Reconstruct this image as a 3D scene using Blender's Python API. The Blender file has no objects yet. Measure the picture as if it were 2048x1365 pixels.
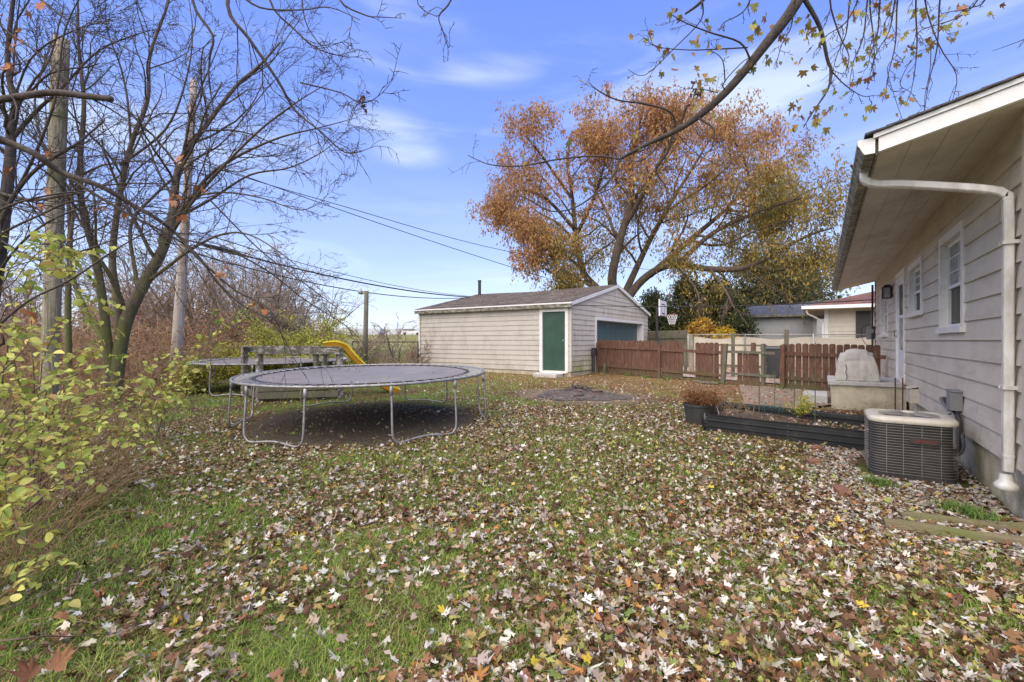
import bpy, bmesh, math, random
import numpy as np
from mathutils import noise as mnoise, Vector
R_ = math.radians
SC = bpy.context.scene
COL = SC.collection
rng = np.random.default_rng(7)
random.seed(7)
YAW = R_(33.7); F = 930.0; CX, CY = 1024.0, 682.0; CAMZ = 1.5
SX = np.array([math.cos(YAW), math.sin(YAW), 0.0]); DX = np.array([-math.sin(YAW), math.cos(YAW), 0.0])

def sd(s, d, z=0.0): return SX*s + DX*d + np.array([0, 0, z])
def P(px, py, d):
    return sd((px-CX)/F*d, d, CAMZ + (CY-py)/F*d)
def sst(a, b, x):
    t = np.clip((x-a)/(b-a), 0, 1); return t*t*(3-2*t)
def G(x, y):
    x = np.asarray(x, float); y = np.asarray(y, float)
    d = x*DX[0]+y*DX[1]; s = x*SX[0]+y*SX[1]
    g = .023*(np.clip(d, 4, 20)-4)
    far = .03*np.clip(d-26, 0, 90)*sst(-2, -14, s - .12*np.clip(d-26, 0, 400))
    return g + far
def PG(px, py):
    d = 5.0
    for _ in range(60):
        p = P(px, py, d); g = float(G(p[0], p[1])); d = (CAMZ-g)*F/max(py-CY, 1)
    p = P(px, py, d); p[2] = float(G(p[0], p[1])); return p
def gp(x, y, dz=0): return np.array([x, y, float(G(x, y))+dz])
def hit(px, A, B):
    r = SX[:2]*(px-CX)/F + DX[:2]; A = np.array(A); B = np.array(B); e = B-A
    # A + t e = k r
    t = (A[1]*r[0]-A[0]*r[1])/(e[0]*r[1]-e[1]*r[0]); return A+t*e, t

# ---------------------------------------------------------------- value noise (numpy)
_tab = rng.random((256, 256))
def vn(x, y, sc=1.0, off=0.0):
    x = np.asarray(x)*sc+off+1000; y = np.asarray(y)*sc+off*1.7+1000
    xi = np.floor(x).astype(int); yi = np.floor(y).astype(int); fx = x-xi; fy = y-yi
    fx = fx*fx*(3-2*fx); fy = fy*fy*(3-2*fy)
    a = _tab[xi % 256, yi % 256]; b = _tab[(xi+1) % 256, yi % 256]; c = _tab[xi % 256, (yi+1) % 256]; d = _tab[(xi+1) % 256, (yi+1) % 256]
    return (a*(1-fx)+b*fx)*(1-fy)+(c*(1-fx)+d*fx)*fy
def fbm(x, y, sc=1.0, off=0.0):
    return (vn(x, y, sc, off)+.5*vn(x, y, sc*2.1, off+9)+.25*vn(x, y, sc*4.3, off+31))/1.75

# ---------------------------------------------------------------- materials
def nt(name):
    m = bpy.data.materials.new(name); m.use_nodes = True
    t = m.node_tree; return m, t, t.nodes['Principled BSDF'], t.nodes, t.links
def lin(c):  # srgb 0-255 -> linear
    return tuple((v/255/12.92 if v/255 <= .04045 else ((v/255+.055)/1.055)**2.4) for v in c)
def mat(name, col, rough=.7, var=.25, scale=6.0, stretch=(1, 1, 1), bump=.0, metal=0.0, col2=None, detail=6, bscale=None, spec=.5, thr=(.35, .65), coat=0, trans=0):
    m, t, b, N, L = nt(name)
    tc = N.new('ShaderNodeTexCoord'); mp = N.new('ShaderNodeMapping'); mp.inputs['Scale'].default_value = stretch
    L.new(tc.outputs['Object'], mp.inputs['Vector'])
    n1 = N.new('ShaderNodeTexNoise'); n1.inputs['Scale'].default_value = scale; n1.inputs['Detail'].default_value = detail; n1.inputs['Roughness'].default_value = .65
    L.new(mp.outputs[0], n1.inputs['Vector'])
    cr = N.new('ShaderNodeValToRGB'); cr.color_ramp.elements[0].position = thr[0]; cr.color_ramp.elements[1].position = thr[1]
    a = tuple(c*(1-var) for c in col); c2 = col2 if col2 else tuple(min(1, c*(1+var)) for c in col)
    cr.color_ramp.elements[0].color = (*a, 1); cr.color_ramp.elements[1].color = (*c2, 1)
    L.new(n1.outputs['Fac'], cr.inputs['Fac']); L.new(cr.outputs['Color'], b.inputs['Base Color'])
    b.inputs['Roughness'].default_value = rough; b.inputs['Metallic'].default_value = metal
    b.inputs['Specular IOR Level'].default_value = spec
    if bump:
        n2 = N.new('ShaderNodeTexNoise'); n2.inputs['Scale'].default_value = bscale or scale*4; n2.inputs['Detail'].default_value = 5
        L.new(mp.outputs[0], n2.inputs['Vector'])
        bp = N.new('ShaderNodeBump'); bp.inputs['Strength'].default_value = min(1, bump); bp.inputs['Distance'].default_value = .02
        L.new(n2.outputs['Fac'], bp.inputs['Height']); L.new(bp.outputs[0], b.inputs['Normal'])
    if trans:
        b.inputs['Transmission Weight'].default_value = trans
    return m
def stain(m, col, scale=2.0, lo=.5, hi=.75, stretch=(1, 1, 1), zlo=None, zhi=None, seed=0.0, k=1.0):
    """blend a second colour (moss, dirt, rust) over the base; optional world-height band"""
    t = m.node_tree; N, L = t.nodes, t.links; b = N['Principled BSDF']
    src = b.inputs['Base Color'].links[0].from_socket
    tc = N.new('ShaderNodeTexCoord'); mp = N.new('ShaderNodeMapping'); mp.inputs['Scale'].default_value = stretch; mp.inputs['Location'].default_value = (seed, seed*2, seed*3)
    L.new(tc.outputs['Object'], mp.inputs['Vector'])
    n = N.new('ShaderNodeTexNoise'); n.inputs['Scale'].default_value = scale; n.inputs['Detail'].default_value = 7; n.inputs['Roughness'].default_value = .7
    L.new(mp.outputs[0], n.inputs['Vector'])
    mr = N.new('ShaderNodeMapRange'); mr.inputs['From Min'].default_value = lo; mr.inputs['From Max'].default_value = hi; mr.inputs['To Max'].default_value = k
    L.new(n.outputs['Fac'], mr.inputs['Value']); fac = mr.outputs[0]
    if zlo is not None:
        ge = N.new('ShaderNodeNewGeometry'); sp = N.new('ShaderNodeSeparateXYZ'); L.new(ge.outputs['Position'], sp.inputs[0])
        m2 = N.new('ShaderNodeMapRange'); m2.inputs['From Min'].default_value = zhi; m2.inputs['From Max'].default_value = zlo
        L.new(sp.outputs['Z'], m2.inputs['Value'])
        mm = N.new('ShaderNodeMath'); mm.operation = 'MULTIPLY'; L.new(fac, mm.inputs[0]); L.new(m2.outputs[0], mm.inputs[1]); fac = mm.outputs[0]
    mx = N.new('ShaderNodeMix'); mx.data_type = 'RGBA'
    L.new(fac, mx.inputs['Factor']); L.new(src, mx.inputs['A']); mx.inputs['B'].default_value = (*col, 1)
    L.new(mx.outputs['Result'], b.inputs['Base Color']); return m
def vmat(name, rough=.6, trans=.25, var=.2, scale=30):
    """colour from the per-leaf attribute, some light passing through"""
    m, t, b, N, L = nt(name)
    at = N.new('ShaderNodeAttribute'); at.attribute_name = 'tint'
    tc = N.new('ShaderNodeTexCoord'); n = N.new('ShaderNodeTexNoise'); n.inputs['Scale'].default_value = scale; L.new(tc.outputs['Object'], n.inputs['Vector'])
    mr = N.new('ShaderNodeMapRange'); mr.inputs['To Min'].default_value = 1-var; mr.inputs['To Max'].default_value = 1+var; L.new(n.outputs['Fac'], mr.inputs['Value'])
    mx = N.new('ShaderNodeVectorMath'); mx.operation = 'SCALE'; L.new(at.outputs['Color'], mx.inputs[0]); L.new(mr.outputs[0], mx.inputs['Scale'])
    L.new(mx.outputs[0], b.inputs['Base Color']); b.inputs['Roughness'].default_value = rough; b.inputs['Specular IOR Level'].default_value = .3
    if trans:
        tr = N.new('ShaderNodeBsdfTranslucent'); L.new(mx.outputs[0], tr.inputs['Color'])
        ms = N.new('ShaderNodeMixShader'); ms.inputs[0].default_value = trans
        L.new(b.outputs[0], ms.inputs[1]); L.new(tr.outputs[0], ms.inputs[2]); L.new(ms.outputs[0], N['Material Output'].inputs['Surface'])
    return m

M = {}
M['siding'] = stain(stain(mat('house_siding', (.585, .53, .435), .65, .07, 1.2, (1, 1, 1), .25, bscale=60), (.40, .35, .28), 2.2, .5, .8, (1, .35, 2)), (.25, .22, .17), 3, .45, .75, (1, 1, 3), .35, .75)
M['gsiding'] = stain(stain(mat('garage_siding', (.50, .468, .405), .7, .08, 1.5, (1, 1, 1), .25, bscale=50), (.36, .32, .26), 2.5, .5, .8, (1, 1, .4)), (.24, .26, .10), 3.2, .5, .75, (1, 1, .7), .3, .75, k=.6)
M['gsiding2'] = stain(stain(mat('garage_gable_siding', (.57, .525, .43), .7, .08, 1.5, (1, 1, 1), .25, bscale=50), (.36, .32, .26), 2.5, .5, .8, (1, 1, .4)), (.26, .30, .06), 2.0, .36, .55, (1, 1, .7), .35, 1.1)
def tabs(m, w=.32, h=.14, k=.35):
    t = m.node_tree; N, L = t.nodes, t.links; b = N['Principled BSDF']; src = b.inputs['Base Color'].links[0].from_socket
    tc = N.new('ShaderNodeTexCoord'); br = N.new('ShaderNodeTexBrick'); br.inputs['Scale'].default_value = 1; br.inputs['Brick Width'].default_value = w; br.inputs['Row Height'].default_value = h; br.inputs['Mortar Size'].default_value = .006; br.inputs['Bias'].default_value = -.2
    br.inputs['Color1'].default_value = (1-k, 1-k, 1-k, 1); br.inputs['Color2'].default_value = (1+k, 1+k*.9, 1+k*.8, 1); br.inputs['Mortar'].default_value = (.45, .45, .45, 1); L.new(tc.outputs['Object'], br.inputs['Vector'])
    mu = N.new('ShaderNodeVectorMath'); mu.operation = 'MULTIPLY'; L.new(src, mu.inputs[0]); L.new(br.outputs['Color'], mu.inputs[1]); L.new(mu.outputs[0], b.inputs['Base Color']); return m
M['white'] = stain(mat('white_paint', (.78, .77, .74), .5, .05, 4, bump=.1), (.45, .42, .36), 5, .55, .8, k=.7)
M['trimwhite'] = stain(mat('trim_white_paint', (.74, .72, .67), .5, .05, 4, bump=.1), (.42, .38, .30), 6, .5, .8, k=.6)
M['soffit'] = stain(mat('soffit_paint', (.62, .57, .47), .7, .08, 3, bump=.15, bscale=80), (.36, .30, .21), 1.6, .5, .8, (1, .5, 1))
M['gutter'] = stain(stain(mat('gutter_metal', (.42, .40, .35), .6, .1, 3), (.09, .09, .055), 7, .34, .56, (1, 1, 2)), (.2, .16, .1), 20, .5, .7)
M['downspout'] = stain(mat('downspout_metal', (.70, .68, .63), .4, .06, 4), (.36, .33, .27), 6, .45, .7, (1, 1, .3), k=.8)
M['shingle'] = stain(mat('asphalt_shingle', (.085, .082, .085), .95, .35, 14, (1, 1, 1), .5, bscale=90), (.16, .10, .06), 3, .5, .75)
M['gshingle'] = stain(mat('garage_shingle', (.135, .12, .11), .95, .35, 9, (1, 2, 1), .5, bscale=60), (.22, .14, .08), 4, .5, .72, k=.7)
M['rshingle'] = mat('red_shingle', (.17, .085, .075), .95, .35, 6, (1, 3, 1), .5, bscale=40)
M['greyroof'] = mat('grey_shingle', (.20, .205, .215), .95, .25, 6, bump=.4, bscale=40)
tabs(M['gshingle']); tabs(M['rshingle'], .5, .3, .25); tabs(M['greyroof'], .5, .3, .2)
M['concrete'] = stain(stain(mat('foundation_concrete', (.58, .52, .39), .9, .15, 5, bump=.5, bscale=50), (.32, .28, .20), 2, .48, .78), (.2, .2, .09), 4, .4, .7, zlo=0, zhi=.5)
M['concrete2'] = stain(mat('slab_concrete', (.50, .49, .46), .9, .12, 8, bump=.4, bscale=60), (.33, .31, .27), 3, .5, .8)
M['glass'] = mat('window_glass', (.012, .013, .013), .25, .1, 2, spec=.08)
M['glass2'] = mat('window_glass_blind_reflection', (.22, .23, .22), .25, .3, 2, (1, 1, 12), spec=.25)
M['greendoor'] = stain(mat('green_door_paint', (.032, .078, .052), .38, .12, 3, bump=.1, bscale=8), (.2, .25, .22), 14, .68, .74)
M['tealdoor'] = mat('teal_door_paint', (.07, .125, .13), .5, .1, 3, bump=.05)
M['picket'] = stain(stain(mat('stained_fence_wood', (.122, .060, .038), .85, .35, 3.5, (8, 8, .6), .5, bscale=14), (.26, .155, .10), 5, .52, .74, (3, 3, .7)), (.12, .12, .05), 3, .35, .6, (1, 1, 1), .2, .75)
M['greywood'] = stain(stain(mat('weathered_wood', (.155, .14, .105), .9, .35, 5, (6, 6, .6), .5, bscale=20), (.10, .085, .06), 4, .45, .7), (.13, .16, .06), 3, .5, .7)
M['polewood'] = stain(mat('pole_wood', (.34, .29, .215), .9, .45, 4, (9, 9, .3), 1, bscale=12), (.15, .17, .07), 2, .46, .66)
M['polepale'] = stain(mat('pale_pole_wood', (.42, .37, .32), .9, .2, 5, (7, 7, .35), .6, bscale=16), (.25, .15, .10), 2.5, .5, .7)
M['playwood'] = stain(stain(mat('playset_wood', (.16, .14, .11), .95, .35, 6, (3, 3, 1), .6, bscale=20), (.50, .47, .43), 7, .52, .60, (1, 1, 2)), (.12, .15, .05), 3, .5, .7)
M['galv'] = stain(mat('galvanised_steel', (.34, .335, .32), .5, .25, 12, metal=.55), (.2, .15, .1), 9, .6, .75)
M['trampmat'] = stain(mat('trampoline_fabric', (.215, .190, .160), .5, .15, 2, bump=.15, bscale=200, spec=.45), (.28, .25, .21), 1.5, .5, .8)
M['trampedge'] = mat('webbing', (.02, .02, .024), .8, .2, 9)
M['wring'] = mat('spring_steel', (.50, .50, .48), .35, .15, 9, metal=.4)
M['yellow'] = stain(mat('yellow_plastic', (.80, .62, .03), .4, .06, 3), (.5, .3, .03), 4, .6, .8, k=.6)
M['ochre'] = mat('slide_underside', (.55, .26, .01), .5, .06, 3)
M['blackmetal'] = stain(mat('black_corrugated_metal', (.026, .027, .029), .32, .2, 3, spec=.6), (.09, .08, .06), 6, .55, .8, k=.7)
M['potplastic'] = mat('pot_plastic', (.045, .045, .045), .55, .25, 5, bump=.1)
M['soil'] = mat('soil', (.085, .058, .04), .95, .5, 14, bump=.9, bscale=40)
M['cover'] = stain(mat('grill_cover_fabric', (.53, .50, .455), .8, .07, 2, bump=.25, bscale=90), (.36, .33, .29), 2.2, .48, .75)
M['cream'] = stain(mat('unit_cream_paint', (.60, .56, .46), .45, .06, 5), (.35, .31, .22), 8, .5, .8, k=.8)
M['coil'] = stain(mat('condenser_coil', (.032, .030, .027), .7, .3, 30, (1, 1, 3), .3, bscale=200), (.10, .085, .06), 3, .5, .75)
M['wire'] = mat('guard_wire', (.34, .33, .30), .4, .15, 10, metal=.4)
M['greypvc'] = mat('grey_electrical_box', (.22, .22, .215), .5, .1, 5)
M['whitepvc'] = mat('white_plastic_pipe', (.75, .74, .68), .4, .06, 6)
M['flex'] = mat('conduit_metal', (.28, .28, .27), .4, .3, 40, metal=.6)
M['insul'] = mat('pipe_insulation', (.05, .047, .045), .7, .3, 20, bump=.3)
M['darkmetal'] = mat('dark_metal', (.035, .033, .032), .5, .2, 8)
M['brick'] = mat('red_brick', (.22, .105, .065), .9, .25, 14, bump=.5, bscale=50)
M['timber'] = stain(mat('mossy_timber', (.16, .125, .075), .95, .3, 5, (1, 5, 5), .7, bscale=24), (.13, .14, .045), 3, .42, .62)
M['bark'] = stain(mat('mossy_bark', (.105, .08, .055), .95, .35, 9, (1, 1, .4), .9, bscale=30), (.12, .135, .035), 2.2, .36, .58, zlo=1.5, zhi=4.2)
M['darkbark'] = mat('dark_bark', (.07, .055, .045), .9, .35, 9, bump=.6, bscale=30)
M['twig'] = mat('brown_twig', (.16, .115, .075), .9, .35, 5)
M['brush'] = mat('brown_brush', (.29, .185, .10), .9, .4, 3)
M['greybrush'] = mat('grey_brush', (.27, .215, .17), .9, .35, 3)
M['locustbark'] = mat('locust_bark', (.115, .085, .06), .95, .35, 7, (1, 1, .4), .8, bscale=25)
M['leaf'] = vmat('fallen_leaf', .6, .12, .35, 40)
M['crownleaf'] = vmat('crown_leaf', .6, .35, .15, 8)
M['blade'] = vmat('grass_blade', .6, .3, .15, 3)
M['charcoal'] = stain(mat('ash_and_charcoal', (.06, .052, .046), .95, .5, 12, bump=1, bscale=50, col2=(.19, .165, .145)), (.13, .06, .045), 6, .5, .65)
M['cable'] = mat('black_cable', (.02, .02, .02), .5, .1, 4)
M['creamsiding'] = mat('cream_siding', (.62, .585, .47), .7, .08, 3)
M['greysiding'] = mat('grey_vinyl_siding', (.42, .43, .435), .7, .08, 3)
M['tarp'] = stain(mat('cream_tarp', (.66, .60, .48), .7, .07, 1.5, bump=.3, bscale=6), (.5, .44, .33), 2, .5, .8)
M['link'] = mat('chain_link_wire', (.38, .38, .34), .5, .15, 6, metal=.5)
M['binplastic'] = mat('bin_plastic', (.06, .065, .07), .5, .15, 6)
M['net'] = mat('net_cord', (.8, .8, .78), .8, .05, 6)
M['board'] = mat('white_backboard', (.82, .82, .82), .4, .04, 5)
M['stake'] = mat('green_stake', (.10, .15, .07), .5, .2, 8)
M['pumpkin'] = mat('orange_gourd', (.45, .17, .04), .6, .25, 8)
M['red'] = mat('red_lettering', (.17, .035, .028), .5, .2, 8)
M['joint'] = mat('siding_joint', (.20, .18, .15), .9, .2, 8)

# ---------------------------------------------------------------- objects
def tag(o, label=None, cat=None, group=None, kind=None):
    if label: o['label'] = label
    if cat: o['category'] = cat
    if group: o['group'] = group
    if kind: o['kind'] = kind
    return o
def thing(name, label, cat, loc=(0, 0, 0), group=None):
    o = bpy.data.objects.new(name, None); COL.objects.link(o); o.location = tuple(map(float, loc)); o.empty_display_size = .2
    return tag(o, label, cat, group)
def wloc(p):
    v = np.zeros(3)
    while p is not None:
        v += np.array(p.location); p = p.parent
    return v
def link(name, me, m, parent, loc=None, smooth=False):
    o = bpy.data.objects.new(name, me); COL.objects.link(o)
    for mm in (m if isinstance(m, (list, tuple)) else [m]): me.materials.append(mm)
    if parent is not None: o.parent = parent
    if smooth: me.polygons.foreach_set('use_smooth', np.ones(len(me.polygons), bool))
    return o
def npmesh(name, V, Fa, m, parent=None, tint=None, smooth=False, base=None):
    """V (n,3) world coords; Fa (k,3|4) or list of such arrays"""
    V = np.asarray(V, np.float32); off = wloc(parent) if parent is not None else np.zeros(3)
    o_loc = np.zeros(3) if base is None else np.asarray(base, float)
    V = V-(off+o_loc).astype(np.float32)
    Fs = Fa if isinstance(Fa, list) else [Fa]
    me = bpy.data.meshes.new(name)
    me.vertices.add(len(V)); me.vertices.foreach_set('co', V.ravel())
    vi = np.concatenate([f.ravel() for f in Fs]).astype(np.int32); cnt = np.concatenate([np.full(len(f), f.shape[1]) for f in Fs]).astype(np.int32)
    me.loops.add(len(vi)); me.loops.foreach_set('vertex_index', vi)
    me.polygons.add(len(cnt)); st = np.concatenate([[0], np.cumsum(cnt)[:-1]]).astype(np.int32)
    me.polygons.foreach_set('loop_start', st); me.polygons.foreach_set('loop_total', cnt)
    me.update(calc_edges=True)
    if tint is not None:
        a = me.attributes.new('tint', 'FLOAT_COLOR', 'POINT'); c = np.ones((len(V), 4), np.float32); c[:, :3] = tint; a.data.foreach_set('color', c.ravel())
    o = link(name, me, m, parent, smooth=smooth)
    if base is not None: o.location = tuple(o_loc)
    return o

class MB:
    def __init__(s): s.v = []; s.f = []; s.mi = []; s.cur = 0
    def add(s, vs, fs):
        n = len(s.v); s.v += [tuple(map(float, p)) for p in vs]
        for f in fs: s.f.append(tuple(i+n for i in f)); s.mi.append(s.cur)
        return s
    def box(s, a, b):
        x0, y0, z0 = a; x1, y1, z1 = b
        return s.add([(x0, y0, z0), (x1, y0, z0), (x1, y1, z0), (x0, y1, z0), (x0, y0, z1), (x1, y0, z1), (x1, y1, z1), (x0, y1, z1)],
                     [(0, 3, 2, 1), (4, 5, 6, 7), (0, 1, 5, 4), (1, 2, 6, 5), (2, 3, 7, 6), (3, 0, 4, 7)])
    def obox(s, fr, u0, u1, v0, v1, n0, n1):
        O, U, V, N = fr; q = []
        for n in (n0, n1):
            for (u, v) in ((u0, v0), (u1, v0), (u1, v1), (u0, v1)): q.append(O+U*u+V*v+N*n)
        return s.add(q, [(0, 3, 2, 1), (4, 5, 6, 7), (0, 1, 5, 4), (1, 2, 6, 5), (2, 3, 7, 6), (3, 0, 4, 7)])
    def beam(s, a, b, w, h, up=(0, 0, 1)):
        a = np.array(a, float); b = np.array(b, float); t = b-a; t /= np.linalg.norm(t); up = np.array(up, float)
        r = np.cross(t, up)
        if np.linalg.norm(r) < 1e-3: r = np.cross(t, (1, 0, 0))
        r /= np.linalg.norm(r); u = np.cross(r, t); q = []
        for p in (a, b):
            for (i, j) in ((-1, -1), (1, -1), (1, 1), (-1, 1)): q.append(p+r*i*w/2+u*j*h/2)
        return s.add(q, [(0, 3, 2, 1), (4, 5, 6, 7), (0, 1, 5, 4), (1, 2, 6, 5), (2, 3, 7, 6), (3, 0, 4, 7)])
    def tube(s, pts, r, n=8, caps=True):
        V, Fq = tube_np(pts, r, n); s.add(V, [tuple(f) for f in Fq])
        if caps:
            k = len(s.v)-len(V); s.f.append(tuple(k+i for i in range(n))[::-1]); s.mi.append(s.cur)
            e = k+len(V)-n; s.f.append(tuple(e+i for i in range(n))); s.mi.append(s.cur)
        return s
    def prism(s, poly, d):
        """poly list of 3d pts, extruded by vector d"""
        n = len(poly); d = np.array(d, float); a = [np.array(p, float) for p in poly]
        return s.add(a+[p+d for p in a], [tuple(range(n))[::-1], tuple(range(n, 2*n))]+[(i, (i+1) % n, n+(i+1) % n, n+i) for i in range(n)])
    def lathe(s, c, prof, n=24, sx=1, sy=1):
        c = np.array(c, float); vs = []
        for (r, z) in prof:
            for k in range(n):
                a = 2*math.pi*k/n; vs.append(c+np.array([math.cos(a)*r*sx, math.sin(a)*r*sy, z]))
        fs = []
        for i in range(len(prof)-1):
            for k in range(n): fs.append((i*n+k, i*n+(k+1) % n, (i+1)*n+(k+1) % n, (i+1)*n+k))
        return s.add(vs, fs)
    def build(s, name, m, parent=None, smooth=False, base=None, bevel=0):
        off = (wloc(parent) if parent is not None else np.zeros(3))
        b = np.zeros(3) if base is None else np.asarray(base, float)
        me = bpy.data.meshes.new(name); V = np.array(s.v)-off-b
        me.from_pydata([tuple(p) for p in V], [], s.f); me.update()
        if any(s.mi) and not isinstance(m, (list, tuple)): m = [m, M['joint']]
        o = link(name, me, m, parent, smooth=smooth); o.location = tuple(b)
        if any(s.mi): me.polygons.foreach_set('material_index', s.mi)
        if bevel:
            md = o.modifiers.new('bevel', 'BEVEL'); md.width = bevel; md.segments = 2; md.limit_method = 'ANGLE'
        return o
def frame(O, U, N): return (np.array(O, float), np.array(U, float), np.array([0, 0, 1.0]), np.array(N, float))

def tube_np(pts, r, n=6):
    pts = np.asarray(pts, float); k = len(pts); r = np.broadcast_to(np.asarray(r, float), (k,))
    T = np.gradient(pts, axis=0); T /= (np.linalg.norm(T, axis=1)[:, None]+1e-9)
    ref = np.array([0.0, 0, 1]) if abs(T[:, 2]).mean() < .8 else np.array([1.0, 0, 0])
    A = np.cross(T, ref); A /= (np.linalg.norm(A, axis=1)[:, None]+1e-9); B = np.cross(T, A)
    a = np.arange(n)*2*math.pi/n
    V = pts[:, None, :]+r[:, None, None]*(np.cos(a)[None, :, None]*A[:, None, :]+np.sin(a)[None, :, None]*B[:, None, :])
    i = np.arange(k-1)[:, None]*n; j = np.arange(n)[None, :]; j2 = (j+1) % n
    Fq = np.stack([i+j, i+j2, i+n+j2, i+n+j], -1).reshape(-1, 4)
    return V.reshape(-1, 3), Fq
def tubes(name, lines, m, parent=None, smooth=True, base=None):
    Vs, Fs, o = [], [], 0
    for pts, r in lines:
        if np.max(r) > .012:
            pts = np.asarray(pts, float); r = np.broadcast_to(np.asarray(r, float), (len(pts),)); e0 = norm(pts[-1]-pts[-2])*r[-1]*.25; e1 = norm(pts[0]-pts[1])*r[0]*.25
            pts = np.concatenate([[pts[0]+e1], pts, [pts[-1]+e0]]); r = np.concatenate([[r[0]*.02], r, [r[-1]*.02]])
        rm = float(np.max(r)); n = 3 if rm < .006 else (4 if rm < .012 else (6 if rm < .04 else (9 if rm < .12 else 14)))
        V, Fq = tube_np(pts, r, n); Vs.append(V); Fs.append(Fq+o); o += len(V)
    return npmesh(name, np.concatenate(Vs), np.concatenate(Fs), m, parent, smooth=smooth, base=base)

# ---------------------------------------------------------------- plants
def norm(v): return v/(np.linalg.norm(v)+1e-9)
def perp(v, r):
    a = r.normal(size=3); a -= v*np.dot(a, v); return norm(a)
def smooth_line(ctrl, seg=6, jit=0.0, r=None):
    c = np.array(ctrl, float); n = len(c); out = []
    for i in range(n-1):
        p0 = c[max(i-1, 0)]; p1 = c[i]; p2 = c[i+1]; p3 = c[min(i+2, n-1)]
        for t in np.linspace(0, 1, seg, endpoint=False):
            out.append(.5*((2*p1)+(-p0+p2)*t+(2*p0-5*p1+4*p2-p3)*t*t+(-p0+3*p1-3*p2+p3)*t**3))
    out.append(c[-1]); out = np.array(out)
    if jit and r is not None: out[1:, :3] += r.normal(size=(len(out)-1, out.shape[1]))[:, :3]*jit
    return out
def grow(r, p, d, L, rad, lev, out, tips, cfg):
    n = max(3, int(L/cfg.get('seg', .25))); n = min(n, 10); pts = [np.array(p, float)]; d = norm(np.array(d, float))
    up = cfg.get('up', [0]*6)[lev]; w = cfg.get('wander', .18)
    for i in range(n):
        d = norm(d+r.normal(size=3)*w+np.array([0, 0, up])/n); pts.append(pts[-1]+d*L/n)
    pts = np.array(pts); rr = np.linspace(rad, rad*cfg.get('taper', .45), n+1)
    out.append((pts, rr))
    if lev >= cfg['levels']:
        tips.append(pts[-1]); tips.append(pts[n//2]); return
    branch(r, pts, rr, lev, out, tips, cfg, L)
def branch(r, pts, rr, lev, out, tips, cfg, L=None, t0=.2, nn=None):
    if L is None: L = np.linalg.norm(np.diff(pts, axis=0), axis=1).sum()
    k = nn or cfg['n'][lev]; k = max(1, int(round(k*r.uniform(.8, 1.2)))); m = len(pts)-1
    for j in range(k):
        t = t0+(1-t0)*(j+r.uniform(0, 1))/k; x = min(t*m, m-.01); i = int(x); f = x-i
        q = pts[i]*(1-f)+pts[i+1]*f; dd = norm(pts[i+1]-pts[i]); a = R_(r.normal(cfg['ang'][lev], 8))
        nd = dd*math.cos(a)+perp(dd, r)*math.sin(a)
        l = (cfg['len'][lev+1] if cfg.get('abs') else L*cfg['ratio'][lev])*r.uniform(.6, 1.15)*(1-.35*t)
        ra = max((rr[i]*(1-f)+rr[i+1]*f)*cfg.get('rr', .55), cfg.get('rmin', .003))
        grow(r, q, nd, l, ra, lev+1, out, tips, cfg)

def quads(C, A, Nn, L, W, tints, fold=.0):
    """diamond leaves: base C, axis A, normal Nn, length L, width W"""
    A = A/(np.linalg.norm(A, axis=1)[:, None]+1e-9); B = np.cross(Nn, A); B /= (np.linalg.norm(B, axis=1)[:, None]+1e-9); Nn = np.cross(A, B)
    L = L[:, None]; W = W[:, None]
    v0 = C; v1 = C+A*L*.45+B*W*.5+Nn*fold*W; v2 = C+A*L; v3 = C+A*L*.45-B*W*.5+Nn*fold*W
    V = np.stack([v0, v1, v2, v3], 1).reshape(-1, 3); n = len(C)
    Fq = np.arange(4*n).reshape(n, 4); return V, Fq, np.repeat(tints, 4, axis=0)
def pick(r, n, pal):
    w = np.array([p[0] for p in pal], float); w /= w.sum(); k = r.choice(len(pal), n, p=w)
    c = np.array([p[1] for p in pal])[k]; return c*r.uniform(.75, 1.25, (n, 1))*r.uniform(.93, 1.07, (n, 3))
LOB = [(90, 1.0), (80, .72), (73, .70), (66, .46), (56, .66), (46, .92), (36, .66), (28, .62), (18, .42), (2, .56), (-14, .60), (-32, .42), (-60, .28), (-90, .14)]
_an = [a for a, _ in LOB]+[180-a for a, _ in LOB[-2:0:-1]]; _ra = [r for _, r in LOB]+[r for _, r in LOB[-2:0:-1]]
TPL = np.array([[0, .05]]+[[math.cos(R_(a))*r, math.sin(R_(a))*r] for a, r in zip(_an, _ra)])
TPL5 = np.array([[0, .05]]+[[math.cos(R_(a))*r, math.sin(R_(a))*r] for a, r in ((90, 1), (66, .4), (40, .9), (10, .35), (-20, .5), (-90, .15), (200, .5), (170, .35), (140, .9), (114, .4))])
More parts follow.
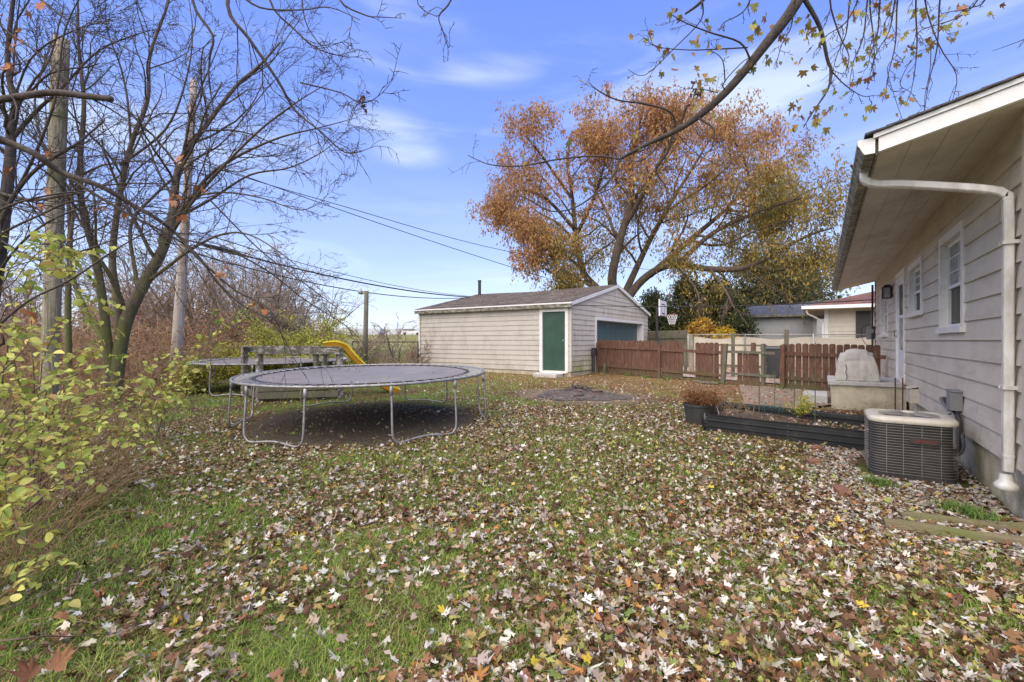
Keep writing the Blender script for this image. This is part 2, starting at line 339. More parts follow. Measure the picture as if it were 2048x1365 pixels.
def lobed(C, yaw, tilt, roll, size, tints, curl, tpl=TPL, twist=None):
    curl = np.clip(curl, -1.0, 1.0); twist = None if twist is None else np.clip(twist, -1, 1)
    n = len(C); m = len(tpl); x = tpl[None, :, 0]*size[:, None]; y = tpl[None, :, 1]*size[:, None]
    rr = (tpl[:, 0]**2+tpl[:, 1]**2)[None, :]
    jr = 1+rng.normal(size=(n, m))*.13; x = x*jr*rng.uniform(.75, 1.1, (n, 1)); y = y*jr
    z = curl[:, None]*size[:, None]*(rr if twist is None else (tpl[None, :, 0]**2*1.3+twist[:, None]*tpl[None, :, 1]**2))
    x = x*(1-.25*np.abs(curl[:, None])*rr)*np.clip(1.1-.45*np.abs(curl[:, None]), .3, 1)
    cr, sr = np.cos(roll)[:, None], np.sin(roll)[:, None]; x, z = x*cr+z*sr, -x*sr+z*cr
    ct, st = np.cos(tilt)[:, None], np.sin(tilt)[:, None]; y, z = y*ct-z*st, y*st+z*ct
    cy, sy = np.cos(yaw)[:, None], np.sin(yaw)[:, None]; x, y = x*cy-y*sy, x*sy+y*cy
    V = np.stack([x, y, z], -1)+C[:, None, :]
    k = np.arange(1, m); k2 = np.roll(k, -1); T = np.stack([np.zeros(m-1, int), k, k2], -1)
    Fq = (T[None]+np.arange(n)[:, None, None]*m).reshape(-1, 3)
    return V.reshape(-1, 3), Fq, np.repeat(tints, m, axis=0)

# ================================================================ SETTING
def axis_lines(c, fine, nf, far, growth=1.22):
    a = list(c+np.arange(-nf, nf+1)*fine); st = fine; lo = a[0]; hi = a[-1]
    while hi < c+far: st *= growth; hi += st; a.append(hi); lo -= st; a.insert(0, lo)
    return np.array(a)
gx = axis_lines(-4, .4, 60, 900); gy = axis_lines(12, .4, 60, 900)
XX, YY = np.meshgrid(gx, gy, indexing='ij'); ZZ = G(XX, YY)
nrm = sst(40, 20, np.hypot(XX, YY-8)); ZZ = ZZ+nrm*(fbm(XX, YY, .9)-.5)*.05
ni, nj = XX.shape; ii, jj = np.meshgrid(np.arange(ni-1), np.arange(nj-1), indexing='ij'); a0 = (ii*nj+jj).ravel()
def ground_mat():
    m, t, b, N, L = nt('lawn_soil')
    g = N.new('ShaderNodeNewGeometry')
    def nz(sc, det=6, ro=.65, off=0):
        mp = N.new('ShaderNodeMapping'); mp.inputs['Location'].default_value = (off, off, 0); L.new(g.outputs['Position'], mp.inputs[0])
        n = N.new('ShaderNodeTexNoise'); n.inputs['Scale'].default_value = sc; n.inputs['Detail'].default_value = det; n.inputs['Roughness'].default_value = ro; L.new(mp.outputs[0], n.inputs['Vector']); return n.outputs['Fac']
    def ramp(f, els):
        r = N.new('ShaderNodeValToRGB'); r.color_ramp.elements[0].position = els[0][0]; r.color_ramp.elements[0].color = (*els[0][1], 1)
        r.color_ramp.elements[1].position = els[-1][0]; r.color_ramp.elements[1].color = (*els[-1][1], 1)
        for p, c in els[1:-1]: e = r.color_ramp.elements.new(p); e.color = (*c, 1)
        L.new(f, r.inputs[0]); return r.outputs[0]
    def mix(f, a, c):
        x = N.new('ShaderNodeMix'); x.data_type = 'RGBA'; L.new(f, x.inputs['Factor']); L.new(a, x.inputs['A']); L.new(c, x.inputs['B']); return x.outputs['Result']
    def mth(op, a, bb):
        x = N.new('ShaderNodeMath'); x.operation = op
        for i, v in enumerate((a, bb)):
            if isinstance(v, (int, float)): x.inputs[i].default_value = v
            else: L.new(v, x.inputs[i])
        return x.outputs[0]
    def band(v, lo, hi):
        x = N.new('ShaderNodeMapRange'); x.interpolation_type = 'SMOOTHSTEP'; x.inputs['From Min'].default_value = lo; x.inputs['From Max'].default_value = hi; L.new(v, x.inputs['Value']); return x.outputs[0]
    def dist(cx, cy, ax=1, ay=1):
        mp = N.new('ShaderNodeMapping'); mp.inputs['Location'].default_value = (-cx*ax, -cy*ay, 0); mp.inputs['Scale'].default_value = (ax, ay, 0); L.new(g.outputs['Position'], mp.inputs[0])
        v = N.new('ShaderNodeVectorMath'); v.operation = 'LENGTH'; L.new(mp.outputs[0], v.inputs[0]); return v.outputs['Value']
    grass = ramp(nz(14, 8, .75), [(.3, (.045, .065, .016)), (.5, (.11, .15, .035)), (.7, (.19, .20, .06))])
    soil = ramp(nz(22, 8, .8, 5), [(.3, (.035, .022, .014)), (.5, (.10, .062, .036)), (.68, (.24, .15, .085))])
    c = mix(band(nz(.9, 5, .7, 3), .40, .58), grass, soil)
    litter = ramp(nz(30, 8, .8, 8), [(.3, (.11, .065, .035)), (.5, (.24, .13, .065)), (.66, (.38, .26, .15))])
    sp = N.new('ShaderNodeSeparateXYZ'); L.new(g.outputs['Position'], sp.inputs[0])
    far = mth('MULTIPLY', band(mth('ADD', sp.outputs['Y'], mth('MULTIPLY', nz(.5, 4, .6, 2), 5)), 12.0, 15.5), band(mth('ADD', sp.outputs['X'], mth('MULTIPLY', nz(.6, 3, .6, 7), 3)), -13, -7))
    c = mix(mth('MULTIPLY', far, mth('ADD', mth('MULTIPLY', nz(1.1, 5, .7, 12), 1.2), .0)), c, litter)
    dirt = ramp(nz(9, 8, .75, 4), [(.3, (.13, .10, .07)), (.7, (.27, .21, .15))])
    # bare trodden soil round the fire pit and under the near trampoline, there darkened with its shade painted in
    fp = band(mth('ADD', dist(FPX, FPY, .8, 1), mth('MULTIPLY', nz(1.2, 4), 1.2)), 2.3, 1.5)
    c = mix(fp, c, dirt)
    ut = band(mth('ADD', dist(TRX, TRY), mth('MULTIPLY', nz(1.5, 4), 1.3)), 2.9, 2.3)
    shade_soil = ramp(nz(12, 8, .75, 6), [(.3, (.05, .040, .03)), (.7, (.14, .112, .085))])
    c = mix(ut, c, shade_soil)
    fld = ramp(nz(.35, 8, .75, 4), [(.35, (.16, .17, .055)), (.65, (.27, .25, .10))])
    c = mix(band(sp.outputs['Y'], 26, 30), c, fld)
    L.new(c, b.inputs['Base Color']); b.inputs['Roughness'].default_value = .95; b.inputs['Specular IOR Level'].default_value = .1
    bp = N.new('ShaderNodeBump'); bp.inputs['Strength'].default_value = .8; bp.inputs['Distance'].default_value = .04; L.new(nz(30, 6), bp.inputs['Height']); L.new(bp.outputs[0], b.inputs['Normal'])
    return m
TR = sd(-2.587, 8.31); TRX, TRY = TR[0], TR[1]
FPp = PG(1162, 791); FPX, FPY = FPp[0], FPp[1]
tag(npmesh('ground', np.stack([XX, YY, ZZ], -1).reshape(-1, 3), np.stack([a0, a0+nj, a0+nj+1, a0+1], -1), ground_mat(), smooth=True), kind='structure')

def sheet(name, poly, m, dz, kind='structure', n=10, th=.0):
    """quad patch draped on the ground"""
    p = np.array(poly, float); u = np.linspace(0, 1, n+1); U, V = np.meshgrid(u, u, indexing='ij')
    X = (p[0][None, None]*((1-U)*(1-V))[..., None]+p[1][None, None]*(U*(1-V))[..., None]+p[2][None, None]*(U*V)[..., None]+p[3][None, None]*((1-U)*V)[..., None])
    Z = G(X[..., 0], X[..., 1])+dz+.025*sst(40, 20, 0)*0
    a = (np.arange(n)[:, None]*(n+1)+np.arange(n)[None]).ravel()
    o = npmesh(name, np.concatenate([X, Z[..., None]], -1).reshape(-1, 3), np.stack([a, a+n+1, a+n+2, a+1], -1), m, smooth=True)
    return tag(o, kind=kind)
M['slab'] = stain(stain(mat('old_paving', (.24, .21, .165), .9, .2, 5, bump=.4, bscale=40), (.34, .15, .07), 5, .5, .62), (.10, .075, .05), 9, .55, .7)
sheet('patio_path', [PG(1495, 830)[:2], PG(1668, 812)[:2], (.2, 14.55), (-2.0, 14.75)], M['slab'], .035)
M['drive'] = stain(stain(mat('driveway_concrete', (.42, .39, .35), .9, .12, 3, bump=.3, bscale=40), (.42, .18, .06), 4, .48, .6), (.16, .09, .05), 8, .55, .7)
sheet('driveway', [(-7.0, 16.9), (1.2, 15.2), (1.2, 22.0), (-7.0, 22.6)], M['drive'], .035)

# ================================================================ SIDING HELPERS
def siding(fr, z0, z1, h, lim, openings=(), bot=.026, top=.004, joint=True):
    mb = MB(); O, U, V, N = fr; z = z0; joint = joint and h > .15
    while z < z1-1e-6:
        ze = min(z+h, z1); br = sorted({z, ze, *[o for op in openings for o in op[2:4] if z+1e-4 < o < ze-1e-4]})
        for k in range(len(br)-1):
            va, vb = br[k], br[k+1]; vm = (va+vb)/2
            oa = bot+(top-bot)*(va-z)/h; ob = bot+(top-bot)*(vb-z)/h
            la, lb = lim(va), lim(vb); la_u0, la_u1 = max(la[0], lb[0]), min(la[1], lb[1]); segs = [(la[0], la[1], lb[0], lb[1])]
            for (a, b, c, d) in sorted([op for op in openings if op[2] < vm < op[3]]):
                s = segs.pop(); segs += [(s[0], a, s[2], a), (b, s[1], b, s[3])]
            for (a0_, a1_, b0_, b1_) in segs:
                if a1_ <= a0_: continue
                q = [O+U*a0_+V*va+N*oa, O+U*a1_+V*va+N*oa, O+U*b1_+V*vb+N*ob, O+U*b0_+V*vb+N*ob]
                mb.add(q, [(0, 1, 2, 3)])
                if k == 0: mb.add([q[0], q[1], O+U*a1_+V*va-N*.004, O+U*a0_+V*va-N*.004], [(0, 3, 2, 1)])
        if joint:
            u = la_u0+random.uniform(.3, 3.4)
            while u < la_u1-.2:
                if not any(op[0]-.05 < u < op[1]+.05 and op[2] < ze and op[3] > z for op in openings):
                    mb.cur = 1; q = [O+U*(u-.003)+V*(z+.004)+N*(bot+.001), O+U*(u+.003)+V*(z+.004)+N*(bot+.001), O+U*(u+.003)+V*(ze-.004)+N*(top+.002), O+U*(u-.003)+V*(ze-.004)+N*(top+.002)]
                    mb.add(q, [(0, 1, 2, 3)]); mb.cur = 0
                u += random.uniform(2.2, 3.8)
        z = ze
    return mb
def window(parent, fr, u0, u1, v0, v1, grid=True, cas=.10, lite='glass'):
    mb = MB()
    for (a, b, c, d) in ((u0, u0+cas, v0, v1), (u1-cas, u1, v0, v1), (u0+cas, u1-cas, v1-cas, v1)): mb.obox(fr, a, b, c, d, -.075, .036)
    w = mb.build('window', M['trimwhite'], parent)
    MB().obox(fr, u0-.03, u1+.03, v0-.02, v0+.05, -.07, .065).build('sill', M['trimwhite'], w)
    a, b, c, d = u0+cas, u1-cas, v0+.05, v1-cas; mid = (c+d)/2-.02
    MB().obox(fr, a+.04, b-.04, mid, d-.04, -.066, -.06).build('upper_pane', M['glass2'], w)
    MB().obox(fr, a+.04, b-.04, c+.04, mid, -.076, -.07).build('lower_pane', M['glass'], w)
    fb = MB()
    for (x0, x1, y0, y1) in ((a, a+.045, c, d), (b-.045, b, c, d), (a+.045, b-.045, d-.045, d), (a+.045, b-.045, c, c+.045), (a+.045, b-.045, mid-.02, mid+.02)): fb.obox(fr, x0, x1, y0, y1, -.074, -.04)
    if grid:
        um = (a+b)/2; fb.obox(fr, um-.008, um+.008, mid+.02, d-.045, -.059, -.05)
        for k in (1, 2): vv = mid+(d-mid)*k/3; fb.obox(fr, a+.045, b-.045, vv-.008, vv+.008, -.058, -.051)
    fb.build('sash', M['white'], w)
    return w

# ================================================================ HOUSE
WX = 1.35; HY0, HY1 = 5.25, 17.75; RX = 5.4
zb = lambda x: 3.10+.24*(min(x, 2*RX-x)-.38)
house = thing('house', 'single storey house clad in taupe lap siding with a deep eave and white downspout', 'house', (WX, HY0, 0))
hf = frame((WX, 0, 0), (0, 1, 0), (-1, 0, 0))
W1 = (7.17, 8.47, 1.62, 2.87); W2 = (9.80, 11.17, 1.94, 2.87); W3 = (14.48, 15.99, 1.62, 2.87); DR = (11.71, 12.90, .69, 2.92)
siding(hf, .455, 3.36, .211, lambda v: (HY0, HY1), [W1, W2, DR, W3]).build('wall', M['siding'], house)
ng = frame((0, HY0, 0), (1, 0, 0), (0, -1, 0)); fg = frame((0, HY1, 0), (1, 0, 0), (0, 1, 0))
gl = lambda v: (WX+max(0, (v-3.33)/.24), 2*RX-WX-max(0, (v-3.33)/.24))
siding(ng, .455, 4.2, .211, gl).build('gable_wall', M['siding'], house)
siding(fg, .455, 4.2, .211, gl).build('gable_wall', M['siding'], house)
siding(frame((2*RX-WX, 0, 0), (0, 1, 0), (1, 0, 0)), .455, 3.36, .211, lambda v: (HY0, HY1)).build('rear_wall', M['siding'], house)
mb = MB(); mb.box((WX+.10, HY0+.1, .4), (WX+.13, HY1-.1, 3.3)); mb.build('inner_wall', M['darkmetal'], house)
MB().box((WX+.035, HY0+.03, -.6), (2*RX-WX-.035, HY1-.03, .50)).build('foundation', M['concrete'], house)
MB().box((WX-.034, HY0-.034, .45), (WX+.06, HY0+.06, 3.30)).build('corner_board', M['siding'], house)
MB().box((WX-.03, HY1-.06, .45), (WX+.06, HY1+.03, 3.33)).build('corner_board', M['darkmetal'], house)
# soffit boards with narrow joints
sb = MB(); xs = [.395, .62, .86, 1.11, WX+.0]; ys = [4.98, 7.4, 9.85, 12.3, 14.75, 17.2, 18.0]
for i in range(4):
    for j in range(6):
        x0, x1, y0, y1 = xs[i]+.0018, xs[i+1]-.0018, ys[j]+.0015, ys[j+1]-.0015
        sb.add([(x0, y0, zb(x0)), (x1, y0, zb(x1)), (x1, y1, zb(x1)), (x0, y1, zb(x0)), (x0, y0, zb(x0)+.01), (x1, y0, zb(x1)+.01), (x1, y1, zb(x1)+.01), (x0, y1, zb(x0)+.01)],
               [(0, 3, 2, 1), (4, 5, 6, 7), (0, 1, 5, 4), (1, 2, 6, 5), (2, 3, 7, 6), (3, 0, 4, 7)])
for (y0, y1) in ((4.98, HY0+.03), (HY1-.03, 18.0)):
    for (x0, x1) in ((WX, RX), (RX, 2*RX-.4)):
        sb.add([(x0, y0, zb(x0)), (x1, y0, zb(x1)), (x1, y1, zb(x1)), (x0, y1, zb(x0))], [(0, 3, 2, 1)])
sb.build('soffit', M['soffit'], house)
rb = MB()   # roof deck
def slab(mb, pts, y0, y1, t0, t1):
    lo = [(x, z+t0) for x, z in pts]; hi = [(x, z+t1) for x, z in pts]; n = len(pts)
    for i in range(n-1):
        q = [(lo[i][0], lo[i][1]), (lo[i+1][0], lo[i+1][1]), (hi[i+1][0], hi[i+1][1]), (hi[i][0], hi[i][1])]
        v = [(a, y0, b) for a, b in q]+[(a, y1, b) for a, b in q]
        mb.add(v, [(0, 1, 2, 3), (7, 6, 5, 4), (0, 4, 5, 1), (1, 5, 6, 2), (2, 6, 7, 3), (3, 7, 4, 0)])
rp = [(.40, zb(.40)), (RX, zb(RX)), (2*RX-.40, zb(.40))]
slab(rb, rp, 5.0, 17.98, .012, .15); rb.build('roof', M['soffit'], house)
rk = MB(); slab(rk, [(.395, zb(.395)-.012), (RX, zb(RX)-.012), (2*RX-.395, zb(.395)-.012)], 4.955, 4.998, 0, .118); slab(rk, [(.36, zb(.36)-.012), (RX, zb(RX)-.012), (2*RX-.36, zb(.36)-.012)], 4.935, 4.998, .122, .158)
rk.build('rake_board', M['white'], house)
rk = MB(); slab(rk, [(.395, zb(.395)-.012), (RX, zb(RX)-.012), (2*RX-.395, zb(.395)-.012)], 17.982, 18.02, 0, .158); rk.build('rake_board', M['white'], house)
# shingles: overlapping courses stepped along the slope
sh = MB(); x = .30; k = 0
while x < RX:
    x1 = min(x+.14, RX+.02); jit = random.uniform(-.006, .006)
    a = (x, zb(x)+.155+.013); b = (x1+.05, zb(min(x1+.05, RX))+.155+.004)
    sh.add([(a[0], 4.905+jit, a[1]-.014), (a[0], 18.06, a[1]-.014), (a[0], 18.06, a[1]), (a[0], 4.905+jit, a[1]), (b[0], 18.06, b[1]), (b[0], 4.905+jit, b[1]), (b[0], 18.06, b[1]-.012), (b[0], 4.905+jit, b[1]-.012)],
           [(0, 1, 2, 3), (3, 2, 4, 5), (0, 3, 5, 7), (1, 6, 4, 2), (0, 7, 6, 1)]); x += .14
slab(sh, [(RX, zb(RX)), (2*RX-.3, zb(.3))], 4.905, 18.06, .155, .17)
sh.build('shingles', M['shingle'], house)
MB().box((.378, 5.0, zb(.378)-.02), (.397, 17.98, zb(.378)+.13)).build('fascia', M['gutter'], house)
# K-style gutter profile (x, z), open top
gpf = [(.372, 3.215), (.372, 3.085), (.30, 3.085), (.285, 3.11), (.268, 3.15), (.252, 3.17), (.252, 3.215), (.262, 3.215), (.262, 3.176), (.278, 3.155), (.294, 3.118), (.306, 3.094), (.364, 3.094), (.364, 3.215)]
g1 = MB(); g1.prism([(a, 4.965, b) for a, b in gpf], (0, 13.05, 0)); g1.build('gutter', M['gutter'], house)
for y in (4.957, 18.016): MB().prism([(a, y, b) for a, b in gpf[:7]], (0, .007, 0)).build('gutter_end_cap', M['white'], house)
g3 = MB()
for i in range(26):
    yy = 5.3+i*.49+random.uniform(-.2, .2); g3.beam((.30+random.uniform(-.03, .04), yy, 3.19), (.28+random.uniform(-.07, .05), yy+random.uniform(-.05, .05), 3.235+random.uniform(0, .03)), .02, .012)
tag(g3.build('gutter_debris', M['twig'], house), kind='stuff')
# downspout, rectangular section swept by hand
def rect_sweep(mb, pts, w, h, side):
    pts = np.array(pts, float); T = np.gradient(pts, axis=0); T /= np.linalg.norm(T, axis=1)[:, None]; side = norm(np.array(side, float)); vs = []
    for p, t in zip(pts, T):
        u = norm(np.cross(side, t))
        for i, j in ((-1, -.7), (-.7, -1), (.7, -1), (1, -.7), (1, .7), (.7, 1), (-.7, 1), (-1, .7)): vs.append(p+side*i*w/2+u*j*h/2)
    n = len(pts); fs = [(8*i+k, 8*i+(k+1) % 8, 8*i+8+(k+1) % 8, 8*i+8+k) for i in range(n-1) for k in range(8)]
    mb.add(vs, fs+[tuple(range(8))[::-1], tuple(8*n-8+k for k in range(8))])
ds = MB(); path = smooth_line([(.33, 5.50, 3.10), (.335, 5.50, 3.02), (.42, 5.50, 2.965), (.60, 5.50, 2.93), (.95, 5.50, 2.84), (1.17, 5.50, 2.775), (1.262, 5.50, 2.72), (1.285, 5.50, 2.62), (1.285, 5.50, 1.8), (1.285, 5.50, .9), (1.285, 5.50, .42)], 5)
rect_sweep(ds, path, .082, .066, (0, 1, 0))
for (i0, i1) in ((6, 7), (27, 28), (34, 35), (48, 49)):
    if i1 < len(path):
        a_, b_ = path[i0], path[i0]+norm(path[i1]-path[i0])*.022; rect_sweep(ds, [a_, b_], .087, .071, (0, 1, 0))
dso = ds.build('downspout', M['downspout'], house, bevel=.004)
fl = MB(); fl.lathe((1.275, 5.50, 0), [(.042, .40), (.046, .345), (.072, .315), (.078, .30), (.075, .275), (.065, .265), (.03, .262)], 20, 1, 1); fl.build('outlet_boot', M['downspout'], dso, smooth=True)
for z in (2.3, 1.1): br = MB(); br.box((1.24, 5.44, z), (1.35, 5.4595, z+.03)); br.box((1.24, 5.5405, z), (1.35, 5.56, z+.03)); br.box((1.2435, 5.4595, z), (1.2505, 5.5405, z+.03)); br.build('bracket', M['downspout'], dso)
for w in (W1, W2, W3): window(house, hf, *w)
# storm door
d0, d1, dz0, dz1 = DR; dm = MB()
for q in ((d0, d0+.10, dz0, dz1), (d1-.10, d1, dz0, dz1), (d0+.10, d1-.10, dz1-.10, dz1)): dm.obox(hf, *q, -.08, .036)
dfr = dm.build('door', M['white'], house)
a, b = d0+.10, d1-.10; st = MB()
for q in ((a, a+.09, dz0+.03, dz1-.1), (b-.09, b, dz0+.03, dz1-.1), (a+.09, b-.09, 2.66, dz1-.1), (a+.09, b-.09, 1.97, 2.03), (a+.09, b-.09, dz0+.03, 1.31)): st.obox(hf, *q, -.03, .006)
st.build('storm_door_frame', M['white'], dfr)
MB().obox(hf, a+.09, b-.09, 2.03, 2.66, -.02, -.012).build('upper_pane', M['glass'], dfr)
MB().obox(hf, a+.09, b-.09, 1.31, 1.97, -.02, -.012).build('lower_pane', M['glass2'], dfr)  # pale banded colour paints reflections into this glass
MB().tube([(WX-.03, b-.05, 1.72), (WX-.07, b-.05, 1.72), (WX-.07, b-.05, 1.60), (WX-.03, b-.05, 1.60)], .009, 6).build('handle', M['darkmetal'], dfr)
MB().obox(hf, d0-.02, d1+.02, dz0-.04, dz0+.03, -.06, .07).build('threshold', M['trimwhite'], dfr)
# wall lantern
lz = 2.62; ly = 13.62; lf = MB(); lf.box((1.30, ly-.06, lz-.12), (1.335, ly+.06, lz+.12))
lf.add([(1.14, ly-.10, lz+.10), (1.32, ly-.10, lz+.10), (1.32, ly+.10, lz+.10), (1.14, ly+.10, lz+.10), (1.20, ly-.04, lz+.17), (1.29, ly-.04, lz+.17), (1.29, ly+.04, lz+.17), (1.20, ly+.04, lz+.17)], [(0, 3, 2, 1), (4, 5, 6, 7), (0, 1, 5, 4), (1, 2, 6, 5), (2, 3, 7, 6), (3, 0, 4, 7)])
for (x, y) in ((1.155, ly-.085), (1.155, ly+.085), (1.295, ly-.085), (1.295, ly+.085)): lf.box((x-.008, y-.008, lz-.13), (x+.008, y+.008, lz+.10))
lf.box((1.145, ly-.095, lz-.15), (1.305, ly+.095, lz-.13))
lan = lf.build('wall_lamp', M['darkmetal'], house)
MB().box((1.165, ly-.072, lz-.128), (1.285, ly+.072, lz+.095)).build('lamp_glass', mat('lamp_glass', (.35, .34, .31), .2, .1, 4), lan)
# pipes, vents and boxes on the wall
vb = MB(); vb.box((WX-.13, 10.15, .46), (WX-.005, 10.60, .70)); vb.add([(WX-.15, 10.13, .70), (WX, 10.13, .74), (WX, 10.62, .74), (WX-.15, 10.62, .70), (WX-.15, 10.13, .69), (WX-.15, 10.62, .69)], [(0, 1, 2, 3), (0, 3, 5, 4)])
vb.build('vent_hood', M['siding'], house)
MB().tube(smooth_line([(WX+.05, 9.2, .36), (WX-.06, 9.2, .36), (WX-.14, 9.18, .355), (WX-.19, 9.1, .30), (WX-.20, 9.05, .22)], 4), .045, 12).build('vent_pipe', M['whitepvc'], house, smooth=True)
MB().obox(hf, 7.45, 7.70, .24, .42, -.02, .0).build('foundation_vent', M['greypvc'], house)
eb = MB(); eb.box((WX-.13, 7.22, .70), (WX-.02, 7.42, .92)); eb.box((WX-.135, 7.20, .915), (WX-.02, 7.44, .935)); ebo = eb.build('electrical_box', M['greypvc'], house, bevel=.006)
mp_ = MB(); mp_.tube([(WX-.08, HY1+.03, 1.0), (WX-.08, HY1+.03, 3.2)], .028, 8); mp_.build('service_conduit', M['darkmetal'], house)
mt_ = MB(); mt_.box((WX-.22, HY1+.06, 1.55), (WX-.02, HY1+.20, 1.95)); mt_.tube([(WX-.12, HY1+.06, 1.8), (WX-.12, HY1-.02, 1.8)], .075, 14); mt_.build('electric_meter', M['greypvc'], house)
sc = MB()
sc.tube(smooth_line([(WX-.10, HY1+.03, 2.0), (WX-.34, HY1, 1.9), (WX-.30, HY1+.05, 1.5), (WX-.1, HY1+.05, 1.3)], 6), .008, 5); sc.build('loose_wire', M['cable'], house)

# ================================================================ AC UNIT
ac = thing('air_conditioner', 'weathered outdoor air conditioner with cream top and wire guard beside the house wall', 'air conditioner', (.82, 6.83, .0))
AX, AY, AZ = .80, 6.80, 0.03; hw = .365
def rsq(cx, cy, h, r, n=6):
    out = []
    for (sx, sy, a0) in ((1, 1, 0), (-1, 1, 90), (-1, -1, 180), (1, -1, 270)):
        for k in range(n+1):
            a = R_(a0+90*k/n); out.append((cx+sx*(h-r)+math.cos(a)*r, cy+sy*(h-r)+math.sin(a)*r))
    return out
def loft(mb, rings):
    n = len(rings[0]); base = [p for r in rings for p in r]
    mb.add(base, [(i*n+k, i*n+(k+1) % n, (i+1)*n+(k+1) % n, (i+1)*n+k) for i in range(len(rings)-1) for k in range(n)])
bd = MB(); q = rsq(AX, AY, hw-.03, .12); bd.prism([(x, y, AZ+.05) for x, y in q], (0, 0, .56)); bd.build('coil', M['coil'], ac)
bp_ = MB(); q = rsq(AX, AY, hw, .135); bp_.prism([(x, y, AZ) for x, y in q], (0, 0, .045)); bp_.build('base_pan', M['coil'], ac)
pd = MB(); pd.box((AX-.38, AY-.38, -.06), (AX+.38, AY+.38, .028)); pd.build('pad', M['concrete2'], ac, bevel=.01)
ld = MB(); rings = []
for (h, r, z) in ((hw+.002, .135, .585), (hw+.012, .145, .595), (hw+.012, .145, .630), (hw-.008, .14, .650)): rings.append([(x, y, AZ+z) for x, y in rsq(AX, AY, h, r, 8)])
def ring(rad, z):
    out = []
    for (x, y) in rsq(AX, AY, hw, .1, 8):
        a = math.atan2(y-AY, x-AX); out.append((AX+math.cos(a)*rad, AY+math.sin(a)*rad, AZ+z))
    return out
for rad, z in ((.325, .655), (.315, .650), (.308, .640), (.24, .595), (.215, .56)): rings.append(ring(rad, z))
loft(ld, rings); lid = ld.build('top_cover', M['cream'], ac, smooth=True)
fg_ = MB()
for k in range(56):
    a = 2*math.pi*k/56; pts = [(AX+math.cos(a)*r, AY+math.sin(a)*r, AZ+z) for r, z in ((.05, .675), (.16, .668), (.25, .655), (.312, .642))]; fg_.tube(pts, .0022, 3, False)
for rr_ in (.10, .17, .24, .30):
    pts = [(AX+math.cos(a)*rr_, AY+math.sin(a)*rr_, AZ+.676-.10*rr_) for a in np.linspace(0, 2*math.pi, 33)]; fg_.tube(pts, .0025, 3, False)
fg_.build('fan_grille', M['wire'], lid)
MB().lathe((AX, AY, AZ), [(0, .69), (.05, .688), (.062, .675), (.06, .62), (0, .62)], 18).build('motor_cap', M['cream'], lid, smooth=True)
fb_ = MB()
for k in range(3):
    a = k*2.094; u = np.array([math.cos(a), math.sin(a), 0]); v = np.array([-math.sin(a), math.cos(a), 0]); c = np.array([AX, AY, AZ+.575])
    fb_.add([c+u*.05-v*.03, c+u*.20-v*.10+np.array([0, 0, .02]), c+u*.20+v*.08-np.array([0, 0, .02]), c+u*.05+v*.03], [(0, 1, 2, 3)])
fb_.build('fan_blades', M['darkmetal'], lid)
wg = []
for k in range(19):
    z = AZ+.055+k*.0285; pts = [(x, y, z) for x, y in rsq(AX, AY, hw+.004, .14, 6)]; pts.append(pts[0]); wg.append((np.array(pts), .0026))
for s_ in (-1, 1):
    for t in (-.22, -.08, .07, .22):
        for ax in (0, 1):
            x, y = (AX+s_*(hw+.008), AY+t) if ax else (AX+t, AY+s_*(hw+.008))
            wg.append((np.array([(x, y, AZ+.045), (x, y, AZ+.58)]), .0028))
tubes('wire_guard', [(np.array(p), r) for p, r in wg], M['wire'], ac)
bg = MB(); bg.box((AX-.03, AY-hw-.020, AZ+.385), (AX+.215, AY-hw-.011, AZ+.45)); bgo = bg.build('badge', M['darkmetal'], ac)
def text_mesh(name, body, size, m, parent, loc, rot, ext=.002):
    cu = bpy.data.curves.new(name+'_curve', 'FONT'); cu.body = body; cu.size = size; cu.extrude = ext; cu.align_x = 'CENTER'; cu.align_y = 'CENTER'; cu.space_character = 1.05; cu.offset = .0012
    t = bpy.data.objects.new(name+'_tmp', cu); COL.objects.link(t); bpy.context.view_layer.update()
    me = bpy.data.meshes.new_from_object(t.evaluated_get(bpy.context.evaluated_depsgraph_get())); bpy.data.objects.remove(t); bpy.data.curves.remove(cu)
    o = bpy.data.objects.new(name, me); COL.objects.link(o); me.materials.clear(); me.materials.append(m); o.parent = parent
    o.location = tuple(np.array(loc)-wloc(parent)); o.rotation_euler = rot; return o
text_mesh('lettering', 'LENNOX', .046, M['red'], bgo, (AX+.092, AY-hw-.0225, AZ+.4175), (R_(90), 0, 0))
# refrigerant line and whip
tubes('insulated_pipe', [(smooth_line([(AX+.33, AY+.05, .32), (1.24, 6.95, .30), (1.28, 7.1, .40), (1.29, 7.22, .62), (1.27, 7.45, .71), (1.25, 7.72, .76), (1.33, 7.95, .77)], 6), .026)], M['insul'], ac)
wp = smooth_line([(AX+.33, AY-.1, .30), (1.22, 6.78, .29), (1.29, 6.98, .36), (1.30, 7.2, .52), (1.295, 7.3, .71)], 14); tubes('conduit', [(wp, .015+.0022*(np.arange(len(wp)) % 2))], M['flex'], ac)
MB().tube(smooth_line([(1.23, 7.28, .66), (1.22, 7.5, .73), (1.22, 7.72, .78), (1.27, 7.85, .79)], 5), .017, 8).build('copper_pipe', M['flex'], ac, smooth=True)

